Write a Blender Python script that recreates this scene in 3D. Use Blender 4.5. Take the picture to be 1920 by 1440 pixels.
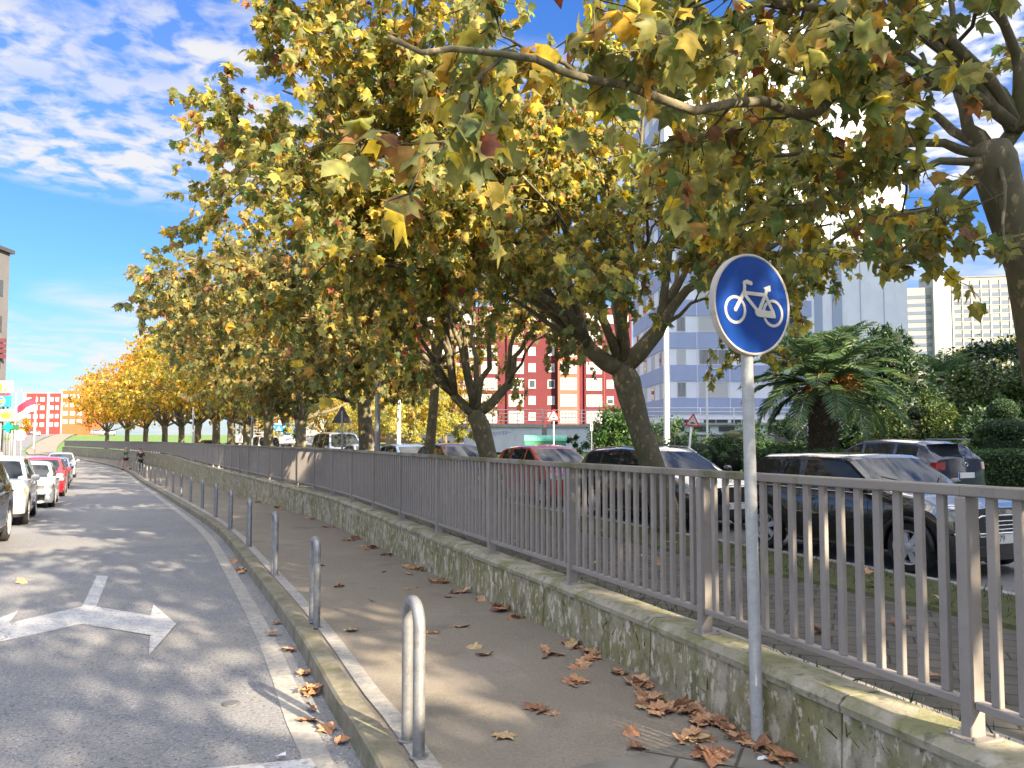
import bpy, bmesh, math, random
import numpy as np
from mathutils import Vector, Matrix

for o in list(bpy.data.objects):
    bpy.data.objects.remove(o)
SC = bpy.context.scene
COL = SC.collection
R = math.radians

# ------------------------------------------------------------------ camera
PITCH = R(3.0)
SHIFT = 32.5                    # pixels of the 1920 px frame: the lens is shifted a little upward
F = 1440.0
cam = bpy.data.cameras.new('camera')
cam_ob = bpy.data.objects.new('camera', cam)
COL.objects.link(cam_ob)
cam.sensor_width = 36.0
cam.lens = 27.0
cam.shift_y = SHIFT / 1920.0
cam.clip_start = 0.05
cam.clip_end = 3000.0
cam_ob.location = (0, 0, 1.7)
cam_ob.rotation_euler = (math.pi / 2 + PITCH, 0, 0)
SC.camera = cam_ob

# ------------------------------------------------------------------ light
SUN_AZ = Vector((0.66, -0.75, 0)).normalized()
SUN_EL = R(24.0)
sd = Vector((SUN_AZ.x * math.cos(SUN_EL), SUN_AZ.y * math.cos(SUN_EL), math.sin(SUN_EL)))
sun = bpy.data.lights.new('sun', 'SUN')
sun.energy = 5.0
sun.angle = R(0.6)
sun.color = (1.0, 0.83, 0.60)
sun_ob = bpy.data.objects.new('sun', sun)
COL.objects.link(sun_ob)
sun_ob.location = (20, -40, 40)
sun_ob.rotation_euler = sd.to_track_quat('Z', 'Y').to_euler()

SC.view_settings.view_transform = 'Standard'
SC.view_settings.look = 'None'
SC.view_settings.gamma = 1.0
SC.view_settings.exposure = 2.1
SC.cycles.max_bounces = 10
SC.cycles.diffuse_bounces = 7
SC.cycles.transmission_bounces = 6
SC.cycles.transparent_max_bounces = 10
SC.cycles.use_adaptive_sampling = True
SC.cycles.adaptive_threshold = 0.02
SC.cycles.use_denoising = True

world = bpy.data.worlds.new('World')
SC.world = world
world.use_nodes = True
CLOUD_BASE, CLOUD_SUN_FILL, CLOUD_TOP_FILL = 2.6, 9.0, 6.0
def build_world():
    nt = world.node_tree
    N, L = nt.nodes, nt.links
    N.clear()
    out = N.new('ShaderNodeOutputWorld')
    bg = N.new('ShaderNodeBackground')
    bg.inputs['Strength'].default_value = 0.085
    sky = N.new('ShaderNodeTexSky')
    sky.sky_type = 'NISHITA'
    sky.sun_disc = False
    sky.sun_elevation = SUN_EL
    sky.sun_rotation = math.atan2(sd.x, sd.y)
    sky.altitude = 50
    sky.air_density = 1.0
    sky.dust_density = 0.4
    sky.ozone_density = 3.0
    hsv = N.new('ShaderNodeHueSaturation')
    hsv.inputs['Saturation'].default_value = 1.12
    hsv.inputs['Value'].default_value = 1.0
    L.new(sky.outputs[0], hsv.inputs['Color'])
    tc = N.new('ShaderNodeTexCoord')
    sep = N.new('ShaderNodeSeparateXYZ')
    L.new(tc.outputs['Generated'], sep.inputs[0])
    def math_n(op, a, b=None, c=None):
        n = N.new('ShaderNodeMath'); n.operation = op
        for i, v in enumerate((a, b, c)):
            if v is None: continue
            if isinstance(v, (int, float)): n.inputs[i].default_value = v
            else: L.new(v, n.inputs[i])
        return n.outputs[0]
    zz = math_n('MAXIMUM', sep.outputs[2], 0.0)
    den = math_n('ADD', zz, 0.08)
    px = math_n('DIVIDE', sep.outputs[0], den)
    py = math_n('DIVIDE', sep.outputs[1], den)
    comb = N.new('ShaderNodeCombineXYZ')
    L.new(px, comb.inputs[0]); L.new(py, comb.inputs[1])
    def noise(scale, detail, rough, off, dist=0.0):
        mp = N.new('ShaderNodeMapping')
        mp.inputs['Location'].default_value = off
        L.new(comb.outputs[0], mp.inputs[0])
        n = N.new('ShaderNodeTexNoise')
        n.inputs['Scale'].default_value = scale
        n.inputs['Detail'].default_value = detail
        n.inputs['Roughness'].default_value = rough
        n.inputs['Distortion'].default_value = dist
        L.new(mp.outputs[0], n.inputs['Vector'])
        return n.outputs['Fac']
    def ramp(src, stops):
        r = N.new('ShaderNodeValToRGB')
        el = r.color_ramp.elements
        while len(el) < len(stops): el.new(0.5)
        for e, (p, v) in zip(el, stops):
            e.position = p; e.color = (v, v, v, 1)
        L.new(src, r.inputs[0])
        return r.outputs[0]
    fine = noise(10.0, 4.0, 0.55, (3.1, 1.7, 0), 0.25)       # the small puffs of the altocumulus
    big = noise(0.9, 2.0, 0.5, (0.4, 2.2, 0), 0.6)
    puffs = ramp(fine, [(0.40, 0.08), (0.58, 1.0)])
    # layers of cloud by height above the horizon, thick overhead for added fill
    band = ramp(sep.outputs[2], [(0.0, 0.75), (0.07, 0.8), (0.13, 0.72), (0.19, 0.40), (0.265, 0.08), (0.30, 0.60), (0.345, 0.92), (0.43, 0.80), (0.49, 0.35), (0.56, 0.45), (0.68, 0.95)])
    bigm = math_n('SUBTRACT', big, 0.5)
    bigm = math_n('MULTIPLY', bigm, 2.3)
    cov = math_n('ADD', band, bigm)
    covr = ramp(cov, [(0.30, 0.0), (0.85, 1.0)])
    wisps = noise(2.6, 5.0, 0.62, (7.0, 0.3, 0), 0.8)
    wr = ramp(wisps, [(0.40, 0.25), (0.64, 1.0)])
    low = ramp(sep.outputs[2], [(0.17, 0.0), (0.27, 1.0)])
    mixp = N.new('ShaderNodeMix'); mixp.data_type = 'FLOAT'
    L.new(low, mixp.inputs[0]); L.new(wr, mixp.inputs[2]); L.new(puffs, mixp.inputs[3])
    fac = math_n('MULTIPLY', covr, mixp.outputs[0])
    fac = math_n('MULTIPLY', fac, 0.92)
    mix = N.new('ShaderNodeMix'); mix.data_type = 'RGBA'
    L.new(fac, mix.inputs[0])
    # the clear sky pales less towards the horizon than the bare model
    hz = N.new('ShaderNodeValToRGB')
    e = hz.color_ramp.elements
    e[0].position = 0.0; e[0].color = (.24, .30, .44, 1)
    e[1].position = 0.5; e[1].color = (.36, .50, .74, 1)
    q = e.new(.18); q.color = (.33, .43, .60, 1)
    L.new(sep.outputs[2], hz.inputs[0])
    mul = N.new('ShaderNodeMix'); mul.data_type = 'RGBA'; mul.blend_type = 'MULTIPLY'; mul.inputs[0].default_value = 1
    L.new(hsv.outputs[0], mul.inputs[6]); L.new(hz.outputs[0], mul.inputs[7])
    L.new(mul.outputs[2], mix.inputs[6])
    # cloud brightness: raised overhead and round the sun, out of view, for added fill light
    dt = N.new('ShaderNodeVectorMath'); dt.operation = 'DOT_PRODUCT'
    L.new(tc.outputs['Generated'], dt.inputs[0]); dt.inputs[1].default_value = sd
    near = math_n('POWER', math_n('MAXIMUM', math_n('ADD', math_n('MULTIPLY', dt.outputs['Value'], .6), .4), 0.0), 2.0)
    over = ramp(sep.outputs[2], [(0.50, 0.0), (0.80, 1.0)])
    br = math_n('ADD', math_n('ADD', math_n('MULTIPLY', near, CLOUD_SUN_FILL), math_n('MULTIPLY', over, CLOUD_TOP_FILL)), CLOUD_BASE)
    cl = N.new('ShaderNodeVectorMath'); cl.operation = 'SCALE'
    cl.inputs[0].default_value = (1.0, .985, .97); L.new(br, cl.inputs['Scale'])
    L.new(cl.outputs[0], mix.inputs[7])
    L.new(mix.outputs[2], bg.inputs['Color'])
    L.new(bg.outputs[0], out.inputs[0])
build_world()

# ------------------------------------------------------------------ helpers
rng = random.Random(11)
nrg = np.random.default_rng(7)

def ray(u, v):
    cx = (u - 960) / F
    cy = (720 - v + SHIFT) / F
    s, c = math.sin(PITCH), math.cos(PITCH)
    return Vector((cx, c - cy * s, s + cy * c))
def at(u, v, Y):
    """the point of the place seen at photo pixel (u, v) at depth Y"""
    d = ray(u, v)
    return Vector((0, 0, 1.7)) + d * (Y / d.y)
def zroad(y):
    if y < 4: return 0.0
    if y < 40: return -0.0135 * (y - 4)
    if y < 56:
        t = (y - 40) / 16
        return -0.486 - 0.0135 * 16 * (t - t * t / 2)
    return -0.594

def tag(o, label=None, cat=None, group=None, kind=None):
    if label: o['label'] = label
    if cat: o['category'] = cat
    if group: o['group'] = group
    if kind: o['kind'] = kind
    return o
def empty(name, loc=(0, 0, 0), rz=0.0, label=None, cat=None, group=None):
    o = bpy.data.objects.new(name, None)
    o.empty_display_size = 0.2
    COL.objects.link(o)
    o.location = loc
    o.rotation_euler = (0, 0, rz)
    return tag(o, label, cat, group)
def copy_tree(o, parent=None):
    c = o.copy()
    COL.objects.link(c)
    c.parent = parent
    for ch in list(o.children):
        copy_tree(ch, c)
    return c

class MB:
    """collects verts and faces of one mesh; faces may carry a material index"""
    def __init__(self):
        self.v, self.f, self.m = [], [], []
        self.mi = 0
    def add(self, vs, fs):
        b = len(self.v)
        self.v.extend([tuple(p) for p in vs])
        for f in fs:
            self.f.append(tuple(i + b for i in f)); self.m.append(self.mi)
        return self
    def box(self, c, s, rz=0.0, bev=0.0, M=None):
        hx, hy, hz = s[0] / 2, s[1] / 2, s[2] / 2
        if bev > 0:
            bev = min(bev, hx * .9, hy * .9, hz * .9)
            vs = []
            for (ax, ay, az) in ((0, bev, bev), (bev, 0, bev), (bev, bev, 0)):
                for sx in (-1, 1):
                    for sy in (-1, 1):
                        for sz in (-1, 1):
                            vs.append((sx * (hx - ax), sy * (hy - ay), sz * (hz - az)))
            def ix(k, sx, sy, sz): return k * 8 + (sx > 0) * 4 + (sy > 0) * 2 + (sz > 0)
            fs = []
            for s_ in (-1, 1):
                fs.append([ix(0, s_, a, b) for a, b in ((-1, -1), (1, -1), (1, 1), (-1, 1))][::s_])
                fs.append([ix(1, a, s_, b) for a, b in ((-1, -1), (1, -1), (1, 1), (-1, 1))][::-s_])
                fs.append([ix(2, a, b, s_) for a, b in ((-1, -1), (1, -1), (1, 1), (-1, 1))][::s_])
            for a in (-1, 1):
                for b in (-1, 1):
                    fs.append([ix(0, a, b, -1), ix(1, a, b, -1), ix(1, a, b, 1), ix(0, a, b, 1)][::(1 if a * b > 0 else -1)])
                    fs.append([ix(0, a, -1, b), ix(2, a, -1, b), ix(2, a, 1, b), ix(0, a, 1, b)][::(-1 if a * b > 0 else 1)])
                    fs.append([ix(1, -1, a, b), ix(2, -1, a, b), ix(2, 1, a, b), ix(1, 1, a, b)][::(1 if a * b > 0 else -1)])
            for a in (-1, 1):
                for b in (-1, 1):
                    for d in (-1, 1):
                        fs.append([ix(0, a, b, d), ix(1, a, b, d), ix(2, a, b, d)][::(1 if a * b * d > 0 else -1)])
        else:
            vs = [(sx * hx, sy * hy, sz * hz) for sx in (-1, 1) for sy in (-1, 1) for sz in (-1, 1)]
            fs = [(0, 1, 3, 2), (4, 6, 7, 5), (0, 4, 5, 1), (2, 3, 7, 6), (0, 2, 6, 4), (1, 5, 7, 3)]
        cr, sr = math.cos(rz), math.sin(rz)
        out = []
        for x, y, z in vs:
            p = Vector((x * cr - y * sr + c[0], x * sr + y * cr + c[1], z + c[2]))
            if M is not None: p = M @ p
            out.append(p)
        return self.add(out, fs)
    def tube(self, pts, rad, n=8, caps=True, closed=False):
        pts = [Vector(p) for p in pts]
        k = len(pts)
        if isinstance(rad, (int, float)): rad = [rad] * k
        vs, fs = [], []
        tang = []
        for i in range(k):
            if closed: t = pts[(i + 1) % k] - pts[i - 1]
            else: t = pts[min(i + 1, k - 1)] - pts[max(i - 1, 0)]
            tang.append(t.normalized() if t.length > 1e-9 else Vector((0, 0, 1)))
        ref = Vector((0, 0, 1)) if abs(tang[0].z) < .9 else Vector((1, 0, 0))
        a = tang[0].cross(ref).normalized()
        for i in range(k):
            t = tang[i]
            a = (a - t * a.dot(t))
            a = a.normalized() if a.length > 1e-6 else t.orthogonal().normalized()
            b = t.cross(a)
            for j in range(n):
                q = 2 * math.pi * j / n
                vs.append(pts[i] + (a * math.cos(q) + b * math.sin(q)) * rad[i])
        m = k if closed else k - 1
        for i in range(m):
            i2 = (i + 1) % k
            for j in range(n):
                j2 = (j + 1) % n
                fs.append((i * n + j, i * n + j2, i2 * n + j2, i2 * n + j))
        if caps and not closed:
            fs.append(tuple(range(n))[::-1])
            fs.append(tuple((k - 1) * n + j for j in range(n)))
        return self.add(vs, fs)
    def lathe(self, prof, n=16, c=(0, 0, 0), M=None, caps=True):
        """prof: (radius, z) pairs round the z axis"""
        vs, fs = [], []
        for r, z in prof:
            for j in range(n):
                q = 2 * math.pi * j / n
                p = Vector((r * math.cos(q) + c[0], r * math.sin(q) + c[1], z + c[2]))
                vs.append(M @ p if M is not None else p)
        for i in range(len(prof) - 1):
            for j in range(n):
                j2 = (j + 1) % n
                fs.append((i * n + j, i * n + j2, (i + 1) * n + j2, (i + 1) * n + j))
        if caps:
            fs.append(tuple(range(n))[::-1])
            fs.append(tuple((len(prof) - 1) * n + j for j in range(n)))
        return self.add(vs, fs)
    def prism(self, poly, d, M=None):
        """a flat outline (x, y) given thickness d along z"""
        k = len(poly)
        vs = [Vector((x, y, 0)) for x, y in poly] + [Vector((x, y, d)) for x, y in poly]
        if M is not None: vs = [M @ p for p in vs]
        fs = [tuple(range(k))[::-1], tuple(range(k, 2 * k))]
        for i in range(k):
            j = (i + 1) % k
            fs.append((i, j, j + k, i + k))
        return self.add(vs, fs)
    def build(self, name, mats, parent=None, smooth=False, kind=None):
        me = bpy.data.meshes.new(name)
        me.from_pydata(self.v, [], self.f)
        if not isinstance(mats, (list, tuple)): mats = [mats]
        for m in mats: me.materials.append(m)
        if len(mats) > 1:
            me.polygons.foreach_set('material_index', self.m)
        me.validate()
        if smooth:
            me.polygons.foreach_set('use_smooth', [True] * len(me.polygons))
            if smooth is not True:
                me.set_sharp_from_angle(angle=R(smooth))
        me.update()
        o = bpy.data.objects.new(name, me)
        COL.objects.link(o)
        o.parent = parent
        if kind: o['kind'] = kind
        return o

# ------------------------------------------------------------------ materials
MATS = {}
def new_mat(name):
    m = bpy.data.materials.new(name)
    m.use_nodes = True
    nt = m.node_tree
    return m, nt.nodes, nt.links, nt.nodes['Principled BSDF']
def pbr(name, col, rough=0.6, metal=0.0, var=0.0, scale=8.0, bump=0.0, bscale=60.0, spec=0.5, coat=0.0, col2=None, detail=4.0, stretch=None, lo=0.35, hi=0.65):
    """one surface: base colour drifting by noise to a second colour, with a fine bump"""
    if name in MATS: return MATS[name]
    m, N, L, b = new_mat(name)
    b.inputs['Roughness'].default_value = rough
    b.inputs['Metallic'].default_value = metal
    b.inputs['Specular IOR Level'].default_value = spec
    b.inputs['Coat Weight'].default_value = coat
    tc = N.new('ShaderNodeTexCoord')
    src = tc.outputs['Object']
    if stretch:
        mp = N.new('ShaderNodeMapping'); mp.inputs['Scale'].default_value = stretch
        L.new(src, mp.inputs[0]); src = mp.outputs[0]
    if col2 is None:
        col2 = tuple(max(0, c * (1 - var)) for c in col)
    if var > 0 or col2 != tuple(col):
        n = N.new('ShaderNodeTexNoise')
        n.inputs['Scale'].default_value = scale
        n.inputs['Detail'].default_value = detail
        n.inputs['Roughness'].default_value = 0.6
        L.new(src, n.inputs['Vector'])
        r = N.new('ShaderNodeValToRGB')
        r.color_ramp.elements[0].position = lo
        r.color_ramp.elements[0].color = (*col2, 1)
        r.color_ramp.elements[1].position = hi
        r.color_ramp.elements[1].color = (*col, 1)
        L.new(n.outputs['Fac'], r.inputs[0])
        L.new(r.outputs[0], b.inputs['Base Color'])
    else:
        b.inputs['Base Color'].default_value = (*col, 1)
    if bump > 0:
        n2 = N.new('ShaderNodeTexNoise')
        n2.inputs['Scale'].default_value = bscale
        n2.inputs['Detail'].default_value = 3.0
        L.new(src, n2.inputs['Vector'])
        bp = N.new('ShaderNodeBump')
        bp.inputs['Strength'].default_value = bump
        bp.inputs['Distance'].default_value = 0.01
        L.new(n2.outputs['Fac'], bp.inputs['Height'])
        L.new(bp.outputs[0], b.inputs['Normal'])
    MATS[name] = m
    return m

def layered(name, base, layers, rough=0.85, bump=0.3, bscale=70.0, coords='Object', crack=0.0):
    """base = (colour, colour, scale); layers = (colour, scale, lo, hi, amount, stretch): patches of stain or wear over it"""
    if name in MATS: return MATS[name]
    m, N, L, b = new_mat(name)
    b.inputs['Roughness'].default_value = rough
    tc = N.new('ShaderNodeTexCoord')
    src = tc.outputs[coords]
    def noise(scale, stretch=None, detail=5.0, off=0.0):
        mp = N.new('ShaderNodeMapping')
        mp.inputs['Scale'].default_value = stretch or (1, 1, 1)
        mp.inputs['Location'].default_value = (off, off * .7, off * 1.3)
        L.new(src, mp.inputs[0])
        n = N.new('ShaderNodeTexNoise')
        n.inputs['Scale'].default_value = scale
        n.inputs['Detail'].default_value = detail
        n.inputs['Roughness'].default_value = 0.62
        L.new(mp.outputs[0], n.inputs['Vector'])
        return n.outputs['Fac']
    def ramp(s, lo, hi):
        r = N.new('ShaderNodeMapRange')
        r.inputs[1].default_value = lo; r.inputs[2].default_value = hi
        L.new(s, r.inputs[0])
        return r.outputs[0]
    def mix(f, a, c):
        x = N.new('ShaderNodeMix'); x.data_type = 'RGBA'
        L.new(f, x.inputs[0])
        for i, q in ((6, a), (7, c)):
            if isinstance(q, tuple): x.inputs[i].default_value = (*q, 1)
            else: L.new(q, x.inputs[i])
        return x.outputs[2]
    cur = mix(ramp(noise(base[2]), .35, .65), base[0], base[1])
    for i, (c, sc, lo, hi, amt, st) in enumerate(layers):
        f = ramp(noise(sc, st, off=3.7 * (i + 1)), lo, hi)
        a = N.new('ShaderNodeMath'); a.operation = 'MULTIPLY'; a.inputs[1].default_value = amt
        L.new(f, a.inputs[0])
        cur = mix(a.outputs[0], cur, c)
    if crack:
        # thin wandering cracks, only here and there
        vo = N.new('ShaderNodeTexVoronoi'); vo.feature = 'DISTANCE_TO_EDGE'; vo.inputs['Scale'].default_value = crack
        nn = N.new('ShaderNodeTexNoise'); nn.inputs['Scale'].default_value = 2.2; nn.inputs['Detail'].default_value = 5
        L.new(src, nn.inputs['Vector'])
        mxv = N.new('ShaderNodeVectorMath'); mxv.operation = 'MULTIPLY_ADD'
        L.new(nn.outputs['Color'], mxv.inputs[0]); mxv.inputs[1].default_value = (.7, .7, .7); L.new(src, mxv.inputs[2])
        L.new(mxv.outputs[0], vo.inputs['Vector'])
        f = N.new('ShaderNodeMath'); f.operation = 'MULTIPLY'
        L.new(ramp(vo.outputs['Distance'], .0055, .0015), f.inputs[0]); L.new(ramp(noise(.5, None, 2.0, 31.0), .52, .62), f.inputs[1])
        cur = mix(f.outputs[0], cur, (.045, .043, .04))
    L.new(cur, b.inputs['Base Color'])
    if bump:
        bp = N.new('ShaderNodeBump')
        bp.inputs['Strength'].default_value = bump
        bp.inputs['Distance'].default_value = 0.008
        L.new(noise(bscale, None, 3.0, 9.1), bp.inputs['Height'])
        L.new(bp.outputs[0], b.inputs['Normal'])
    MATS[name] = m
    return m

def leaf_mat(name, trans=0.45, rough=0.5, gain=1.0):
    """leaf colour per leaf from the mesh attribute, light shining through"""
    if name in MATS: return MATS[name]
    m, N, L, b = new_mat(name)
    at_ = N.new('ShaderNodeAttribute'); at_.attribute_name = 'leafcol'
    b.inputs['Roughness'].default_value = rough
    b.inputs['Specular IOR Level'].default_value = 0.35
    tc = N.new('ShaderNodeTexCoord'); nz = N.new('ShaderNodeTexNoise'); nz.inputs['Scale'].default_value = 16.0; nz.inputs['Detail'].default_value = 4.0
    L.new(tc.outputs['Object'], nz.inputs['Vector'])
    mr = N.new('ShaderNodeMapRange'); mr.inputs[1].default_value = .3; mr.inputs[2].default_value = .7; mr.inputs[3].default_value = .62; mr.inputs[4].default_value = 1.3
    L.new(nz.outputs['Fac'], mr.inputs[0])
    mott = N.new('ShaderNodeMix'); mott.data_type = 'RGBA'; mott.blend_type = 'MULTIPLY'; mott.inputs[0].default_value = 1
    L.new(at_.outputs['Color'], mott.inputs[6]); L.new(mr.outputs[0], mott.inputs[7])
    L.new(mott.outputs[2], b.inputs['Base Color'])
    tr = N.new('ShaderNodeBsdfTranslucent')
    hs = N.new('ShaderNodeHueSaturation'); hs.inputs['Saturation'].default_value = 1.12; hs.inputs['Value'].default_value = 1.5 * gain
    L.new(mott.outputs[2], hs.inputs['Color'])
    L.new(hs.outputs[0], tr.inputs['Color'])
    mx = N.new('ShaderNodeMixShader'); mx.inputs[0].default_value = trans
    L.new(b.outputs[0], mx.inputs[1]); L.new(tr.outputs[0], mx.inputs[2])
    L.new(mx.outputs[0], N['Material Output'].inputs['Surface'])
    MATS[name] = m
    return m

def glass_mat(name, col=(0.02, 0.025, 0.03), rough=0.03):
    if name in MATS: return MATS[name]
    m, N, L, b = new_mat(name)
    b.inputs['Base Color'].default_value = (*col, 1)
    b.inputs['Roughness'].default_value = rough
    b.inputs['Specular IOR Level'].default_value = 0.28
    b.inputs['Coat Weight'].default_value = 0.15
    b.inputs['Coat Roughness'].default_value = 0.02
    MATS[name] = m
    return m
def emit_mat(name, col, s):
    if name in MATS: return MATS[name]
    m, N, L, b = new_mat(name)
    b.inputs['Base Color'].default_value = (*[c * .4 for c in col], 1)
    b.inputs['Emission Color'].default_value = (*col, 1)
    b.inputs['Emission Strength'].default_value = s
    MATS[name] = m
    return m

def text_mesh(name, body, size, mat, parent=None, M=None, thick=0.002, align='CENTER', bold=0.0, sx=1.0):
    cu = bpy.data.curves.new(name, 'FONT')
    cu.body = body; cu.size = size; cu.extrude = thick / 2
    cu.align_x = align; cu.align_y = 'CENTER'; cu.offset = bold
    cu.resolution_u = 3
    t = bpy.data.objects.new('tmp', cu)
    COL.objects.link(t)
    dg = bpy.context.evaluated_depsgraph_get()
    me = bpy.data.meshes.new_from_object(t.evaluated_get(dg))
    bpy.data.objects.remove(t); bpy.data.curves.remove(cu)
    me.materials.clear(); me.materials.append(mat)
    for p in me.polygons: p.material_index = 0
    if sx != 1.0: me.transform(Matrix.Diagonal((sx, 1, 1, 1)))
    if M is not None: me.transform(M)
    me.name = name
    o = bpy.data.objects.new(name, me)
    COL.objects.link(o)
    o.parent = parent
    return o

def catmull(pts, step):
    """smooth dense polyline through plan points, resampled by arc length; returns list of Vector((x, y, 0))"""
    P = [Vector((p[0], p[1], 0)) for p in pts]
    P = [P[0] * 2 - P[1]] + P + [P[-1] * 2 - P[-2]]
    dense = []
    for i in range(1, len(P) - 2):
        p0, p1, p2, p3 = P[i - 1:i + 3]
        for k in range(24):
            t = k / 24
            dense.append(0.5 * ((2 * p1) + (p2 - p0) * t + (2 * p0 - 5 * p1 + 4 * p2 - p3) * t * t + (3 * p1 - p0 - 3 * p2 + p3) * t ** 3))
    dense.append(P[-2])
    out = [dense[0]]; acc = 0.0
    for a, b in zip(dense, dense[1:]):
        seg = (b - a).length
        while acc + seg >= step and seg > 1e-9:
            r = (step - acc) / seg
            a = a.lerp(b, r); out.append(a.copy()); seg = (b - a).length; acc = 0.0
        acc += seg
    return out
def offset(path, d):
    """parallel curve; positive d goes to the right of the walking direction"""
    out = []
    for i, p in enumerate(path):
        t = (path[min(i + 1, len(path) - 1)] - path[max(i - 1, 0)]).normalized()
        out.append(p + Vector((t.y, -t.x, 0)) * d)
    return out

# ================================================================== GROUND
W = catmull([(5.8, -12), (4.3, -5), (2.93, 0), (2.25, 2.3), (1.40, 4.53), (1.01, 5.58), (.26, 7.39), (-.54, 9.2), (-2.1, 12.84), (-4.16, 17.6), (-5.95, 21.0), (-8.4, 25.6), (-16.7, 41), (-31, 68), (-52, 100), (-82, 140)], 0.61)
K = catmull([(3.9, -12), (2.3, -5), (.78, 0), (0.02, 2.2), (-.82, 4.4), (-1.2, 5.27), (-2.14, 7.53), (-3.93, 11.5), (-6.4, 16.8), (-10.1, 23.8), (-20, 42), (-34.6, 68), (-56, 100), (-86, 140)], 0.5)

def gpt(u, v, dz=0.0):
    """where the pixel ray meets the road side ground (offset dz)"""
    d = ray(u, v)
    lo, hi = 1.0, 200.0
    for _ in range(50):
        m = (lo + hi) / 2
        z = 1.7 + d.z * m / d.y
        if z > zroad(m) + dz: lo = m
        else: hi = m
    return Vector((d.x * lo / d.y, lo, zroad(lo) + dz))

def sweep(name, path, prof, mat, zf, kind=None, smooth=False, skip=1, parent=None):
    """prof: list of (offset to the right, z above zf) swept along the path"""
    mb = MB()
    n = len(prof)
    pts = path[::skip]
    cols = [offset(pts, d) for d, _ in prof]
    vs = []
    for i, p in enumerate(pts):
        z0 = zf(p.y)
        for k in range(n):
            q = cols[k][i]
            vs.append((q.x, q.y, z0 + prof[k][1]))
    fs = []
    for i in range(len(pts) - 1):
        for k in range(n - 1):
            a = i * n + k
            fs.append((a + n, a + n + 1, a + 1, a))
    mb.add(vs, fs)
    return mb.build(name, mat, parent, smooth=smooth, kind=kind)
def zflat(y): return 0.0

M_asphalt = layered('asphalt', ((.20, .205, .218), (.155, .158, .17), 55.0), [
    ((.27, .255, .23), 0.45, .45, .70, .55, None), ((.10, .10, .105), 1.3, .60, .75, .45, None), ((.12, .12, .125), 0.7, .60, .66, .35, (.35, 1.6, 1)),
    ((.055, .055, .06), 42.0, .545, .64, .85, None), ((.44, .44, .44), 62.0, .585, .66, .85, None), ((.03, .03, .033), 17.0, .64, .70, .6, None)], rough=.86, bump=.9, bscale=75)
M_lane = layered('lane_asphalt', ((.225, .192, .15), (.185, .158, .122), 40.0), [
    ((.27, .24, .2), 0.9, .5, .72, .6, None), ((.11, .097, .078), 2.1, .58, .74, .5, None), ((.09, .08, .066), 70.0, .56, .66, .6, None), ((.36, .32, .26), 95.0, .60, .68, .6, None), ((.10, .09, .075), .8, .62, .68, .5, None)], rough=.9, bump=.6, bscale=110)
M_kerb = layered('kerb_stone', ((.23, .205, .15), (.16, .145, .10), 6.0), [
    ((.10, .10, .045), 3.0, .48, .66, .75, None), ((.34, .31, .25), 9.0, .60, .74, .55, None), ((.06, .055, .045), 14.0, .60, .72, .6, None)], rough=.9, bump=.5, bscale=60)
M_paint = layered('road_paint', ((.49, .49, .49), (.40, .40, .405), 5.0), [
    ((.20, .20, .21), 34.0, .52, .60, .8, None), ((.22, .22, .23), 5.0, .58, .66, .8, (1, 3, 1)), ((.30, .29, .28), 2.2, .56, .74, .5, None)], rough=.75, bump=.3, bscale=120, crack=1.1)
M_wornpaint = layered('worn_paint', ((.36, .345, .31), (.28, .265, .24), 7.0), [
    ((.22, .215, .205), 20.0, .47, .60, .85, None), ((.24, .23, .21), 2.4, .52, .70, .6, None)], rough=.85, bump=.3, bscale=120)
M_earth = layered('earth', ((.075, .058, .04), (.05, .04, .028), 9.0), [((.06, .075, .025), 3.0, .5, .65, .7, None)], rough=1, bump=.8, bscale=40)
M_grassground = layered('grass_ground', ((.075, .085, .028), (.05, .058, .02), 9.0), [
    ((.085, .065, .04), 1.4, .52, .66, .8, None), ((.11, .125, .04), 22.0, .55, .68, .7, None)], rough=1, bump=.9, bscale=45)
M_lawn = layered('lawn', ((.10, .19, .035), (.075, .14, .028), 6.0), [((.15, .20, .05), 0.7, .5, .7, .5, None)], rough=1, bump=.8, bscale=50)
M_street = layered('street_asphalt', ((.17, .17, .175), (.13, .13, .135), 30.0), [((.21, .2, .19), 0.5, .5, .7, .5, None)], rough=.9, bump=.4, bscale=90)
M_pave = layered('pale_paving', ((.36, .32, .27), (.29, .26, .22), 3.0), [((.2, .18, .16), 1.1, .55, .7, .5, None)], rough=.9, bump=.2, bscale=50)
M_concrete = layered('concrete', ((.36, .34, .31), (.28, .265, .24), 4.0), [((.16, .15, .13), 2.0, .55, .72, .6, (3, 3, .5))], rough=.9, bump=.35, bscale=60)

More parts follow.
